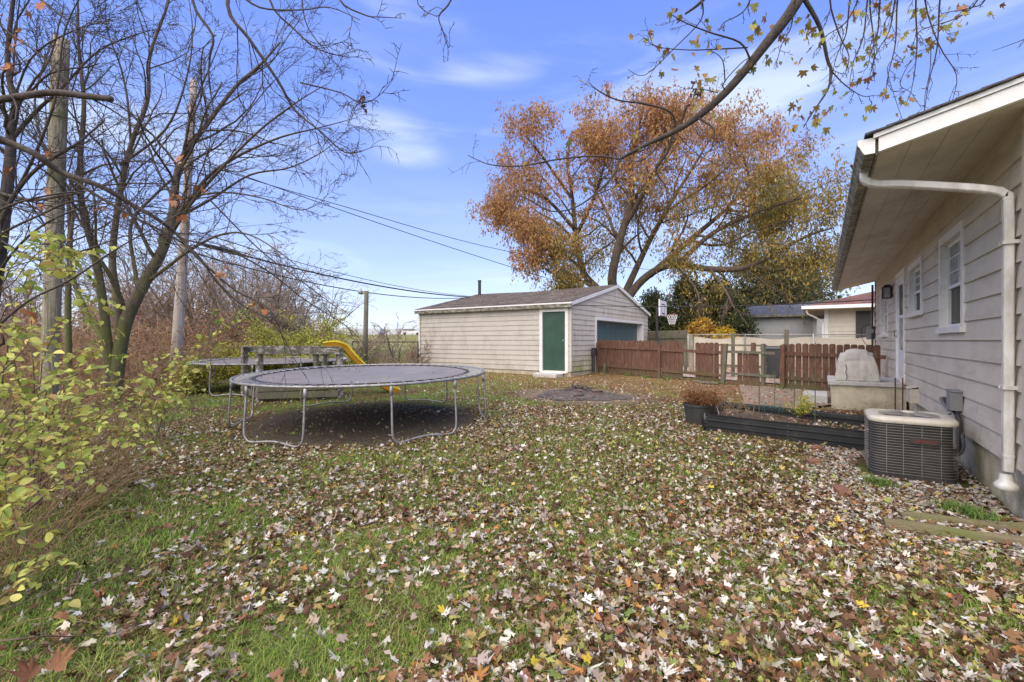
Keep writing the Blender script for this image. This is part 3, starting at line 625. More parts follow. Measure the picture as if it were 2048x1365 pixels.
# ================================================================ STOOP, STEP, GRILL
stoop = thing('porch_stoop', 'raised concrete stoop below the storm door with a mossy side', 'stoop', (.7, 12.5, 0))
MB().box((.16, 11.56, -.3), (1.345, 13.3, .605)).build('base', M['concrete'], stoop, bevel=.012)
MB().box((.10, 11.50, .607), (1.30, 13.36, .685)).build('slab', M['concrete2'], stoop, bevel=.008)
stp = MB().box((-.36, 11.95, -.2), (.098, 13.1, .33)).build('concrete_step', M['concrete2'], None, bevel=.01); tag(stp, 'low pale concrete step at the side of the stoop', 'step')
rl = []
for i, xx in enumerate((1.16, 1.27)): rl.append(tubes('iron_rod', [(np.array([(xx, 11.44, .05), (xx, 11.43, .80)]), .011)], stain(mat('rust%d' % i, (.06, .045, .035), .8, .3, 8), (.16, .06, .03), 6, .45, .6)))
tag(rl[0], 'rusty upright rod before the stoop, the one farther from the wall', 'rod', 'rusty rods beside the stoop'); tag(rl[1], 'rusty upright rod before the stoop, the one closer to the wall', 'rod', 'rusty rods beside the stoop')
def lump(name, m, c, size, fn, cuts=12, parent=None, sub=0):
    bm = bmesh.new(); bmesh.ops.create_cube(bm, size=1.0); bmesh.ops.subdivide_edges(bm, edges=bm.edges[:], cuts=cuts, use_grid_fill=True)
    off = wloc(parent) if parent is not None else np.zeros(3)
    for v in bm.verts: v.co = Vector(fn(v.co.x, v.co.y, v.co.z))
    me = bpy.data.meshes.new(name); bm.to_mesh(me); bm.free(); o = link(name, me, m, parent, smooth=True); o.location = tuple(np.array(c)-off); return o
def grillf(x, y, z):
    t = z+.5; wx = .71*(1-.10*t-.14*t*t); wy = .58*(1-.20*t-.10*t*t)
    top = .60+.05*math.cos(x*2.6)-.09*max(0, -y+.0)*1.6-.05*abs(x)
    if abs(x) > .35 and t > .8: top -= .03
    px_, py_, pz_ = x*wx, y*wy, t*top
    n = mnoise.noise(Vector((px_*7, py_*7+3, pz_*3))); n2 = mnoise.noise(Vector((px_*16+5, py_*16, pz_*5)))
    fold = .016*n+.008*n2+.012*math.sin(px_*34+pz_*9+6*n)*(1-t)**.7-.012*math.exp(-((t-.72)/.05)**2)*(1 if y < -.3 else 0)
    l = math.hypot(x, y)+1e-6; return (px_+x/l*fold, py_+y/l*fold, pz_+.012*n)
gr = lump('covered_grill', M['cover'], (.59, 11.95, .69), 1, grillf, 26); tag(gr, 'barbecue grill hidden under a creased grey fabric cover on the stoop', 'grill')
tubes('drawstring', [(smooth_line([(.40, 11.655, 1.02), (.415, 11.645, .93), (.40, 11.64, .86), (.42, 11.64, .78), (.405, 11.64, .70)], 5), .006)], M['cable'], gr)

# ================================================================ GARAGE
GX0, GX1, GY0, GY1 = -14.25, -7.10, 14.26, 22.6; GR = (GY0+GY1)/2; gs = .232
gar = thing('garage', 'detached beige garage with a grey shingle roof and dark green side door', 'garage', (-10.7, 18.4, .3))
gfr = frame((0, GY0, 0), (1, 0, 0), (0, -1, 0)); gge = frame((GX1, 0, 0), (0, 1, 0), (1, 0, 0))
SD = (-8.32, -7.20, .42, 2.63); OD = (16.26, 21.9, .30, 2.42); gtop = 2.80
siding(gfr, .455, gtop, .18, lambda v: (GX0, GX1), [SD], .024).build('wall', M['gsiding'], gar)
def ggl(v): k = max(0, (v-gtop)/gs); return (GY0+k, GY1-k)
siding(gge, .455, gtop+gs*(GR-GY0)-.01, .18, ggl, [OD], .024).build('gable_wall', M['gsiding2'], gar)
siding(frame((GX0, 0, 0), (0, 1, 0), (-1, 0, 0)), .455, gtop+gs*(GR-GY0)-.01, .18, ggl).build('gable_wall', M['gsiding'], gar)
siding(frame((0, GY1, 0), (1, 0, 0), (0, 1, 0)), .455, gtop, .18, lambda v: (GX0, GX1)).build('rear_wall', M['gsiding'], gar)
fo = MB(); fo.box((GX0+.02, GY0+.02, -.3), (GX1-.02, GY0+.2, .47)); fo.box((GX0+.02, GY0+.2, -.3), (GX0+.2, GY1-.02, .47)); fo.box((GX0+.2, GY1-.2, -.3), (GX1-.02, GY1-.02, .47)); fo.box((GX1-.2, GY0+.2, -.3), (GX1-.02, OD[0]+.05, .47)); fo.build('foundation', M['concrete'], gar)
cb = MB(); cb.box((GX1-.05, GY0-.03, .45), (GX1+.03, GY0+.05, gtop)); cb.build('corner_board', M['gsiding'], gar)
ds2 = MB(); rect_sweep(ds2, [(GX0+.06, GY0-.05, 2.78), (GX0+.06, GY0-.05, 1.6), (GX0+.06, GY0-.05, .40)], .075, .06, (1, 0, 0)); ds2.build('downspout', M['trimwhite'], gar)
def groof(mb, t0, t1, x0, x1, e=.16):
    za = gtop+.02-gs*e; zr = gtop+.02+gs*(GR-GY0); nx = 12
    def sag(x): return -.06*math.sin(math.pi*(x-x0)/(x1-x0))**2
    for (ya, yb_, z1, z2) in ((GY0-e, GR, za, zr), (GR, GY1+e, zr, za)):
        for i in range(nx):
            a = x0+(x1-x0)*i/nx; b = x0+(x1-x0)*(i+1)/nx; sa, sb_ = sag(a), sag(b)
            fa = [(a, ya, z1+t0), (b, ya, z1+t0), (b, yb_, z2+t0+(sb_ if yb_ == GR else 0)), (a, yb_, z2+t0+(sa if yb_ == GR else 0))]
            if ya == GR: fa[0] = (a, ya, z1+t0+sa); fa[1] = (b, ya, z1+t0+sb_)
            fs = [(4, 5, 6, 7), (0, 3, 2, 1), (0, 1, 5, 4), (2, 3, 7, 6)]
            if i == 0: fs.append((3, 0, 4, 7))
            if i == nx-1: fs.append((1, 2, 6, 5))
            mb.add(fa+[(p[0], p[1], p[2]+t1-t0) for p in fa], fs)
r2 = MB(); groof(r2, .0, .05, GX0-.10, GX1+.10); roo = r2.build('roof', M['gshingle'], gar)
sc2 = MB(); y = GY0-.16
while y < GR-.05:     # course edges
    z = gtop+.075+gs*(y-GY0)
    for i in range(24):
        a = GX0-.1+(GX1-GX0+.2)*i/24; b = GX0-.1+(GX1-GX0+.2)*(i+1)/24; sg = lambda x: -.06*math.sin(math.pi*(x-GX0+.1)/(GX1-GX0+.2))**2*(y-GY0+.16)/(GR-GY0+.16)
        jz = random.uniform(-.002, .003)
        sc2.add([(a, y, z+sg(a)-.012), (b, y, z+sg(b)-.012), (b, y, z+sg(b)+.004+jz), (a, y, z+sg(a)+.004+jz), (b, y+.15, z+sg(b)+.03), (a, y+.15, z+sg(a)+.03)], [(0, 1, 2, 3), (3, 2, 4, 5)])
    y += .14
sc2.build('shingles', M['gshingle'], roo)
MB().tube([(GX0+.28, GR-.35, 3.5), (GX0+.28, GR-.35, 4.42)], .075, 12).lathe((GX0+.28, GR-.35, 4.42), [(.075, 0), (.10, .02), (.10, .05), (0, .07)], 12).build('chimney', M['darkmetal'], roo)
fs_ = MB(); fs_.box((GX0-.10, GY0-.185, 2.64), (GX1+.11, GY0-.163, 2.775)); fs_.build('fascia', M['gutter'], gar)
fs2 = MB(); fs2.box((GX0-.10, GY0-.20, 2.765), (GX1+.11, GY0-.186, 2.815)); fs2.build('drip_edge', M['white'], gar)
so = MB(); so.box((GX0-.1, GY0-.163, 2.70), (GX1+.1, GY0+.0, 2.72)); so.build('soffit', M['gutter'], gar)
for sx, X in ((1, GX1+.06), (-1, GX0-.10)):
    rk2 = MB()
    for (ya, yb_) in ((GY0-.17, GR), (GY1+.17, GR)):
        za = gtop+.02-gs*.17; zr = gtop+.02+gs*(GR-GY0); rk2.add([(X, ya, za-.085), (X+.045, ya, za-.085), (X+.045, ya, za+.045), (X, ya, za+.045), (X, yb_, zr-.085), (X+.045, yb_, zr-.085), (X+.045, yb_, zr+.045), (X, yb_, zr+.045)],
                [(0, 1, 2, 3), (7, 6, 5, 4), (0, 4, 5, 1), (1, 5, 6, 2), (2, 6, 7, 3), (3, 7, 4, 0)])
    rk2.build('rake_board', M['white'], gar)
dm = MB()
for q in ((SD[0], SD[0]+.11, SD[2], SD[3]), (SD[1]-.11, SD[1], SD[2], SD[3]), (SD[0]+.11, SD[1]-.11, SD[3]-.11, SD[3])): dm.obox(gfr, *q, -.10, .04)
sdo = dm.build('side_door', M['white'], gar)
MB().obox(gfr, SD[0]+.11, SD[1]-.11, SD[2]+.03, SD[3]-.11, -.07, -.03).build('door_panel', M['greendoor'], sdo)
MB().tube([(SD[1]-.18, GY0+.03, 1.52), (SD[1]-.18, GY0-.045, 1.52)], .025, 10).build('handle', M['galv'], sdo)
MB().obox(gfr, SD[0]+.05, SD[1]-.05, SD[2]-.03, SD[2]+.03, -.09, .06).build('threshold', M['white'], sdo)
dm = MB()
for q in ((OD[0], OD[0]+.10, OD[2], OD[3]), (OD[1]-.10, OD[1], OD[2], OD[3]), (OD[0]+.10, OD[1]-.10, OD[3]-.12, OD[3])): dm.obox(gge, *q, -.32, .04)
odo = dm.build('overhead_door', M['white'], gar)
pn = MB()
for k in range(4):
    z0 = .32+k*.5; pn.obox(gge, OD[0]+.1, OD[1]-.1, z0, z0+.49, -.30, -.26)
    for c in range(8):
        u0 = OD[0]+.16+c*.665; pn.obox(gge, u0, u0+.58, z0+.08, z0+.41, -.259, -.252)
pn.build('door_panel', M['tealdoor'], odo)
MB().box((GX0+.3, GY0+.3, .3), (GX1-.4, GY1-.3, 2.7)).build('interior', M['darkmetal'], gar)
ss = MB().box((-8.30, 13.72, .1), (-7.38, 14.225, .395)).build('door_step', M['concrete2'], None, bevel=.02); tag(ss, 'flat weathered slab step under the green garage door', 'step')
blk = MB(); pA = gp(-6.55, 16.0); blk.beam(pA+np.array([0, 0, -.02]), pA+np.array([.0, .06, .37]), .40, .05, (1, 0, 0)); blk = blk.build('paving_slab', M['greywood']); tag(blk, 'square grey slab leaning on the fence near the garage corner', 'slab')
spg = MB(); spg.tube([(GX1+.10, 15.9, .25), (GX1+.10, 15.9, 1.2)], .05, 8); spg.box((GX1+.05, 15.82, .95), (GX1+.2, 15.98, 1.25)); spg = spg.build('utility_post', M['darkmetal']); tag(spg, 'dark short pipe with a box beside the garage gable', 'pipe')

# ================================================================ PICKET FENCE
FA, FB, FC, FD = (-6.95, 16.15), (-2.42, 14.83), (-.93, 14.42), (1.28, 14.36)
def picket(mb, p, t, nrm_, w, z0, z1, th=.018):
    c = np.array([p[0], p[1], 0]); t = np.array([t[0], t[1], 0]); nn = np.array([nrm_[0], nrm_[1], 0])*th; h = w/2
    pr = [(-h, z0), (h, z0), (h, z1-.055), (h*.93, z1-.025), (h*.62, z1-.005), (0, z1), (-h*.62, z1-.005), (-h*.93, z1-.025), (-h, z1-.055)]
    mb.prism([c+t*a+np.array([0, 0, b]) for a, b in pr], nn)
def panel(parent, A, B, t0, t1, step=.146, w=.138, top=1.24, bot=.06, name='pickets', skip=(), off=.0, mat_='picket'):
    A = np.array(A); B = np.array(B); L = np.linalg.norm(B-A); t = (B-A)/L; nr = np.array([-t[1], t[0]]); mb = MB(); x = t0*L
    while x+w < t1*L:
        p = A+t*(x+w/2); g = float(G(*p)); j = random.uniform(-.012, .012)
        if not any(a < x/L < b for a, b in skip): picket(mb, p+nr*(.02+off), t, nr, w+random.uniform(-.004, .002), g+bot+j*.5, g+top+j)
        x += step+random.choice((0, 0, 0, .004, .008))
    return mb.build(name, M[mat_], parent)
def rail(parent, A, B, t0, t1, z, h=.085, name='rail', m='picket', off=0, z2=None):
    A = np.array(A); B = np.array(B); t = (B-A)/np.linalg.norm(B-A); nr = np.array([-t[1], t[0]]); a = A+(B-A)*t0-nr*(.002-off); b = A+(B-A)*t1-nr*(.002-off)
    return MB().beam((a[0], a[1], float(G(*a))+z), (b[0], b[1], float(G(*b))+(z if z2 is None else z2)), .036, h).build(name, M[m], parent)
def post(parent, A, B, t, h=1.15, w=.095, m='picket', off=-.03, lean=0, name='post'):
    A = np.array(A); B = np.array(B); p = A+(B-A)*t; tt = (B-A)/np.linalg.norm(B-A); nr = np.array([-tt[1], tt[0]]); p = p+nr*off; g = float(G(*p))
    mb = MB(); q = np.array([p[0], p[1], g]); tv = np.array([tt[0], tt[1], 0]); mb.beam(q-np.array([0, 0, .2]), q+np.array([0, 0, h])+tv*lean, w, w, (tt[0], tt[1], 0)); return mb.build(name, M[m], parent, bevel=.006)
f1 = thing('picket_fence', 'reddish brown dog-ear picket fence from the garage to the gate, missing a few boards', 'fence', gp(-4.6, 15.45), 'brown wooden fence sections')
tp = hit(1320, FA, FB)[1]; tg0 = hit(1372, FA, FB)[1]; tg1 = hit(1390, FA, FB)[1]; te = hit(1443, FA, FB)[1]
panel(f1, FA, FB, 0.0, tp); panel(f1, FA, FB, tp+.012, tg0); panel(f1, FA, FB, tg1, te, top=1.22, name='pickets')
for (z, h) in ((.98, .095), (.30, .085)):
    rail(f1, FA, FB, .01, tp, z, h); rail(f1, FA, FB, tp, 1.0, z-.02, h, z2=z-.05)
for t in (.008, tp, 1.0): post(f1, FA, FB, t, 1.12 if t < .9 else 1.20)
post(f1, FA, FB, hit(1446, FA, FB)[1], 1.20, .10, 'greywood', -.03, .10)
gt = thing('broken_gate', 'half bare wooden gate with only a few short pickets hung on two rails', 'gate', gp(-1.6, 14.6))
a_, b_ = hit(1474, FB, FC)[1], hit(1517, FB, FC)[1]
panel(gt, FB, FC, a_, b_, top=.96, bot=.03); panel(gt, FB, FC, hit(1500, FB, FC)[1], hit(1519, FB, FC)[1], top=1.24, bot=.9, off=.025)
rail(gt, FB, FC, .02, hit(1550, FB, FC)[1], .97, .075, m='greywood'); rail(gt, FB, FC, .05, hit(1552, FB, FC)[1], .34, .07, m='greywood')
post(gt, FB, FC, hit(1525, FB, FC)[1], 1.22, .09, 'greywood', .05)
f2 = thing('picket_fence', 'reddish brown dog-ear picket fence between the gate and the house wall', 'fence', gp(.3, 14.4), 'brown wooden fence sections')
panel(f2, FC, FD, .015, 1.0, top=1.24)
for (z, h) in ((.97, .095), (.32, .085)): rail(f2, FC, FD, 0.0, 1.0, z, h, z2=z-.03)
post(f2, FC, FD, .02, 1.20, .11)
lg = tubes('fallen_pole', [(np.array([gp(*hit(1398, FA, FB)[0], .03)-[.12, .22, 0], gp(*hit(1445, FA, FB)[0], .03)-[.1, .24, 0]]), .045)], M['greywood']); tag(lg, 'round grey pole lying on the leaves at the foot of the fence', 'pole')
# ================================================================ BEHIND THE FENCE
def gpd(px, d): p = P(px, CY, d); return gp(p[0], p[1])
def link_fence(name, pts, h, label, m_post='galv', tarp=None, cell=.09, sc_=1.0, cat='fence'):
    o = thing(name, label, cat, pts[0]); L = []
    for i in range(len(pts)-1):
        a, b = np.array(pts[i]), np.array(pts[i+1]); l = np.linalg.norm((b-a)[:2]); n = max(1, int(l/2.4))
        for k in range(n+1):
            p = a+(b-a)*k/n; tubes('post', [(np.array([p, p+[0, 0, h+.03]]), .03*sc_)], M[m_post], o)
        tubes('top_rail', [(np.array([a+[0, 0, h], b+[0, 0, h]]), .02*sc_)], M[m_post], o)
        k = int(l/cell)
        for q in range(-int(h/cell), k):
            for sg in (1, -1):
                x0 = q*cell; x1 = x0+h
                c0, c1 = max(0, x0), min(l, x1)
                if c1 <= c0: continue
                z0, z1 = (c0-x0), (c1-x0)
                if sg < 0: z0, z1 = h-z0, h-z1
                u = (b-a)/l; L.append((np.array([a+u*c0+[0, 0, z0], a+u*c1+[0, 0, z1]]), .0028*sc_))
    tubes('wire_mesh', L, M['link'], o); return o
A = gpd(1376, 19.5); B = gpd(1490, 18.9); C = gpd(1765, 18.6)
cl = link_fence('chain_link_fence', [A, B, C], 1.42, 'chain link fence along the driveway with a cream tarp hung behind it')
tv = []; tf = []; nT = 40
for k in range(nT+1):
    p = A+(B-A)*k/14 if k <= 14 else B+(C-B)*(k-14)/(nT-14)
    bk = np.array([-.02, .12, 0]); w = .05*math.sin(k*1.3)
    for j in range(6): tv.append(p+bk+[0, w*(1-j/5)*.8, .08+(1.20+.05*math.sin(k*.5+1))*j/5])
for k in range(nT):
    for j in range(5): tf.append((k*6+j, k*6+6+j, k*6+7+j, k*6+1+j))
tp_ = MB(); tp_.add(tv, tf); tp_ = tp_.build('tarp', M['tarp'], None, smooth=True); tag(tp_, 'long cream tarp strung behind the chain link fence', 'tarp')
def wpost(px, d, ytop, w, label, m='greywood', dx=0):
    p = gpd(px, d); h = CAMZ+(CY-ytop)/F*d-p[2]; o = MB().beam(p-[0, 0, .2], p+[dx, 0, h], w, w).build('wooden_post', M[m], bevel=.008); return tag(o, label, 'post', 'wooden posts behind the fence')
wpost(1466, 15.6, 667, .10, 'slim grey green post standing just behind the broken gate')
wpost(1573, 17.5, 659, .15, 'thick dark weathered post behind the brown fence, taller than the tarp', 'greywood')
wpost(1383, 17.6, 668, .16, 'square pale greenish post behind the gap in the pickets', 'polewood')
wpost(1371, 17.0, 690, .10, 'short dark post seen through the gap in the pickets')
gf = thing('plank_fence', 'tall weathered grey plank fence beyond the basketball pole', 'fence', gpd(1340, 21))
GA, GB = gpd(1284, 23.0)[:2], gpd(1378, 20.5)[:2]; panel(gf, GA, GB, 0, 1, top=1.62, w=.135, step=.142, mat_='greywood', name='planks'); rail(gf, GA, GB, 0, 1, 1.3, m='greywood')
rr3 = thing('rail_fence', 'two low weathered rails on a leaning frame behind the gate', 'fence', gpd(1480, 15.2)); RA, RB = gpd(1436, 15.6)[:2], gpd(1534, 14.9)[:2]
rail(rr3, RA, RB, 0, 1, 1.10, .06, m='greywood'); rail(rr3, RA, RB, 0, 1, .42, .07, m='greywood'); post(rr3, RA, RB, .96, 1.0, .07, 'greywood')
# wheelie bin
bn = thing('trash_bin', 'dark grey wheeled trash bin standing behind the gate', 'bin', gpd(1543, 15.3)); b0 = gpd(1543, 15.3)
mb = MB(); mb.add([tuple(b0+np.array(v)) for v in ((-.22, -.24, .05), (.22, -.24, .05), (.22, .24, .05), (-.22, .24, .05), (-.29, -.33, .98), (.29, -.33, .98), (.29, .33, .98), (-.29, .33, .98))], [(0, 3, 2, 1), (4, 5, 6, 7), (0, 1, 5, 4), (1, 2, 6, 5), (2, 3, 7, 6), (3, 0, 4, 7)]); mb.build('body', M['binplastic'], bn, bevel=.02)
mb = MB(); mb.add([tuple(b0+np.array(v)) for v in ((-.32, -.37, .985), (.32, -.37, .985), (.32, .40, .985), (-.32, .40, .985), (-.27, -.30, 1.06), (.27, -.30, 1.06), (.27, .36, 1.08), (-.27, .36, 1.08))], [(0, 3, 2, 1), (4, 5, 6, 7), (0, 1, 5, 4), (1, 2, 6, 5), (2, 3, 7, 6), (3, 0, 4, 7)]); mb.build('lid', M['binplastic'], bn, bevel=.02)
for s_ in (-1, 1): MB().tube([b0+[s_*.24, .26, .1], b0+[s_*.29, .26, .1]], .1, 14).build('wheel', M['darkmetal'], bn)
# basketball hoop
hp = gpd(1314, 19.6); bk = thing('basketball_hoop', 'portable basketball hoop with a white backboard above the fence', 'basketball hoop', hp)
def hz(y): return CAMZ+(CY-y)/F*19.6-hp[2]
MB().tube([hp, hp+[0, 0, hz(612)]], .055, 10).build('pole', M['darkmetal'], bk)
bb0 = MB(); bb0.box(tuple(hp+[-.6, -.45, -.05]), tuple(hp+[.3, .45, .14])); bb0.build('base', M['darkmetal'], bk, bevel=.04)
bn_ = norm(SX*.84-DX*.54); bt = norm(np.cross([0, 0, 1], bn_)); bc = P(1325.5, CY, 19.6)*[1, 1, 0]+[0, 0, hp[2]+(hz(600)+hz(633))/2]
bfr = (bc, bt, np.array([0, 0, 1.0]), bn_); bh = (hz(600)-hz(633))/2
bbo = MB().obox(bfr, -.55, .55, -bh, bh, -.02, .02).build('backboard', M['board'], bk)
tm = MB()
for q in ((-.24, .24, -.24, -.20), (-.24, .24, .14, .18), (-.24, -.20, -.20, .14), (.20, .24, -.20, .14), (-.55, .55, bh-.03, bh), (-.55, .55, -bh, -bh+.03)): tm.obox(bfr, *q, .021, .026)
tm.build('target_square', M['darkmetal'], bbo)
MB().beam(hp+[0, 0, hz(622)], bc-bn_*.03, .05, .05).build('bracket', M['darkmetal'], bk)
rc = bc+bn_*.38+np.array([0, 0, -bh+.06]); rim_ = MB(); rim_.tube([rc+[.225*math.cos(a), .225*math.sin(a), 0] for a in np.linspace(0, 2*math.pi, 25)], .012, 6); rim_.beam(bc+bn_*.02+[0, 0, -bh+.06], rc-bn_*.22, .04, .02); ro = rim_.build('rim', mat('rim_orange', (.30, .10, .05), .5), bk)
nl = []
for k in range(12):
    for sg in (-1, 1):
        pts = []
        for j in range(5):
            a = 2*math.pi*(k+sg*j*.5)/12; r = .22-.028*j; pts.append(rc+[r*math.cos(a), r*math.sin(a), -.10*j])
        nl.append((np.array(pts), .010))
tubes('net', nl, M['net'], ro)
# neighbour house
nh = thing('neighbour_house', 'cream sided house next door with a reddish hipped roof and white gutter', 'house', (.1, 24.0, .35)); nfr = frame((0, 24.0, 0), (1, 0, 0), (0, -1, 0))
siding(nfr, .7, 2.86, .2, lambda v: (.12, 9.0), [(1.75, 3.0, 1.35, 2.75)], .022, .002).build('wall', M['creamsiding'], nh)
siding(frame((.12, 0, 0), (0, 1, 0), (-1, 0, 0)), .7, 2.86, .13, lambda v: (24.0, 33.0), [], .014, .002).build('side_wall', M['greysiding'], nh)
MB().box((.08, 23.96, .5), (.22, 24.1, 2.84)).build('corner_board', M['white'], nh)
MB().box((.2, 24.1, .0), (9, 33, .72)).build('foundation', M['concrete'], nh)
e0 = (-.65, 23.25); zz = 2.83
hr = MB(); hr.add([(e0[0], e0[1], zz+.14), (10, e0[1], zz+.14), (10, 33.8, zz+.14), (e0[0], 33.8, zz+.14), (4.6, 28.5, zz+1.62), (8, 28.5, zz+1.62)], [(0, 1, 5, 4), (1, 2, 5), (2, 3, 4, 5), (3, 0, 4)]); hr.build('roof', M['rshingle'], nh)
MB().box((e0[0], e0[1]+.02, zz), (10, 33.8, zz+.02)).build('soffit', M['soffit'], nh)
gg = MB(); gg.box((e0[0]-.08, e0[1]-.10, zz+.01), (10, e0[1], zz+.15)); gg.box((e0[0]-.08, e0[1], zz+.01), (e0[0]+.0, 33.8, zz+.15)); gg.build('gutter', M['white'], nh, bevel=.01)
ds3 = MB(); rect_sweep(ds3, smooth_line([(-.55, 23.35, 2.82), (-.5, 23.4, 2.65), (-.2, 23.7, 2.48), (.0, 23.9, 2.3), (.03, 23.92, 2.1), (.03, 23.92, .6)], 3), .09, .07, (0, 1, 0)); ds3.build('downspout', M['white'], nh)
ww = MB(); ww.obox(nfr, 1.75, 3.0, 1.35, 2.75, -.08, -.05); wo = ww.build('window', M['glass'], nh)
wf = MB()
for q in ((1.68, 1.77, 1.28, 2.82), (2.95, 3.05, 1.28, 2.82), (1.77, 2.95, 2.73, 2.82), (1.77, 2.95, 1.28, 1.37)): wf.obox(nfr, *q, -.06, .04)
wf.build('frame', M['white'], wo)
sh_ = MB(); sh_.obox(nfr, 1.16, 1.66, 1.28, 2.74, .025, .05); sh_.build('shutter', M['darkmetal'], nh)
# grey building behind
gb = thing('grey_outbuilding', 'long grey vinyl sided building with a shallow grey roof behind the driveway', 'building', (-3, 30, .35)); bf = frame((0, 30.0, 0), (1, 0, 0), (0, -1, 0))
GL = hit(1486, (-9, 30), (9, 30))[0][0]; GRt = hit(1632, (-9, 30), (9, 30))[0][0]
siding(bf, .3, 2.95, .12, lambda v: (GL, GRt), [], .014, .002).build('wall', M['greysiding'], gb)
siding(frame((GL, 0, 0), (0, 1, 0), (-1, 0, 0)), .3, 2.95, .12, lambda v: (30, 37), [], .014, .002).build('side_wall', M['greysiding'], gb)
gr_ = MB(); gr_.add([(GL-.3, 29.6, 2.93), (GRt+.1, 29.6, 2.93), (GRt+.1, 33.5, 3.75), (GL-.3, 33.5, 3.75), (GL-.3, 37.4, 2.93), (GRt+.1, 37.4, 2.93)], [(0, 1, 2, 3), (3, 2, 5, 4), (0, 3, 4), (1, 5, 2)]); gr_.build('roof', M['greyroof'], gb)
MB().box((GL-.3, 29.52, 2.84), (GRt+.1, 29.60, 2.95)).build('gutter', M['gutter'], gb)
MB().box((GRt-.14, 29.93, .3), (GRt+.03, 29.985, 2.84)).build('corner_board', M['white'], gb)
g2_ = thing('grey_house', 'small piece of a taller grey roof beyond the grey outbuilding', 'house', (2, 41, .35))
x0_ = hit(1588, (-9, 41), (9, 41))[0][0]; MB().box((x0_+.3, 41.3, .3), (x0_+9, 48, 3.6)).build('wall', M['greysiding'], g2_)
mb = MB(); mb.add([(x0_, 41, 3.55), (x0_+9.5, 41, 3.55), (x0_+9.5, 44.7, 4.75), (x0_, 44.7, 4.75), (x0_, 48.4, 3.55), (x0_+9.5, 48.4, 3.55)], [(0, 1, 2, 3), (3, 2, 5, 4), (0, 3, 4), (1, 5, 2)]); mb.build('roof', M['greyroof'], g2_)

# ================================================================ TRAMPOLINES
def trampoline(label, cs, cd, R, H0, gd, gsl, groupname, rot=0.0, nspr=66, rust=False, only=None):
    def q(s, d, dz=0): return sd(s, d, CAMZ-(H0-gd*(d-cd)-gsl*(s-cs))+dz)
    def circ(r, th, dz=0): return q(cs+r*math.sin(th), cd-r*math.cos(th), dz)
    c = sd(cs, cd); g0 = float(G(c[0], c[1])); o = thing('trampoline', label, 'trampoline', (c[0], c[1], g0), groupname)
    A_ = np.linspace(0, 2*math.pi, 73)
    tubes('frame', [(np.array([circ(R, a) for a in A_]), .021)], M['galv'], o)
    rings = [(0.001, -.035), (R*.25, -.033), (R*.5, -.026), (R*.7, -.016), (R*.845, -.004)]; V = []; 
    for r, dz in rings:
        for a in A_[:-1]: V.append(circ(r, a, dz))
    n = 72; Fq = np.array([(i*n+k, i*n+(k+1) % n, (i+1)*n+(k+1) % n, (i+1)*n+k) for i in range(4) for k in range(n)])
    npmesh('jumping_mat', np.array(V), Fq, M['trampmat'], o, smooth=True)
    V = []
    for r, dz in ((R*.838, .002), (R*.865, .004), (R*.865, -.006), (R*.838, -.008)):
        for a in A_[:-1]: V.append(circ(r, a, dz))
    Fq = np.array([(i*n+k, i*n+(k+1) % n, ((i+1) % 4)*n+(k+1) % n, ((i+1) % 4)*n+k) for i in range(4) for k in range(n)])
    npmesh('mat_hem', np.array(V), Fq, M['trampedge'], o)
    L = []
    for k in range(nspr):
        a = 2*math.pi*k/nspr; p0 = circ(R*.862, a+.006); p1 = circ(R*.985, a-.004, .006); L.append((np.array([p0, p0+(p1-p0)*.12, p0+(p1-p0)*.15, p0+(p1-p0)*.9, p1]), np.array([.003, .003, .0075, .0075, .003])))
        L.append((np.array([circ(R*.842, a-.014), circ(R*.872, a+.006), circ(R*.842, a+.026)]), .004))
    tubes('springs', L, M['wring'], o)
    for k in range(6):
        t0, t1 = R_(-34+60*k+rot), R_(-5+60*k+rot)
        a = circ(R-.0, t0, -.02); b = circ(R-.0, t1, -.02); ga, gb_ = gp(a[0], a[1], .03), gp(b[0], b[1], .03)
        e = (gb_-ga); e[2] = 0; l = np.linalg.norm(e); e = e/l; ex = norm((a+b)/2-np.array([c[0], c[1], (a+b)[2]/2]))*.04
        mid = (ga+gb_)/2+[0, 0, .03]
        pts = [a, a*.6+ga*.4+ex*.5, ga+[0, 0, .14]+ex, ga+e*.035+[0, 0, .045]+ex, ga+e*.13+[0, 0, .0]+ex, mid+ex*.3, gb_-e*.13+ex, gb_-e*.035+[0, 0, .045]+ex, gb_+[0, 0, .14]+ex, b*.6+gb_*.4+ex*.5, b]
        tubes('leg', [(smooth_line(pts, 4), .0165)], M['galv'], o)
        for p in (a, b): tubes('leg_socket', [(np.array([p+[0, 0, .0], p-[0, 0, .13]]), .027)], M['galv'], o)
    return o
TG = 'round trampolines in the yard'
trampoline('large round trampoline in front, no pad, springs showing, over bare soil painted darker with its shade', -2.587, 8.31, 2.09, .57, .0224, .008, TG)
trampoline('farther round trampoline half hidden behind the wooden play frame', -6.75, 13.1, 2.0, .535, .014, .004, TG, rot=20, nspr=64)

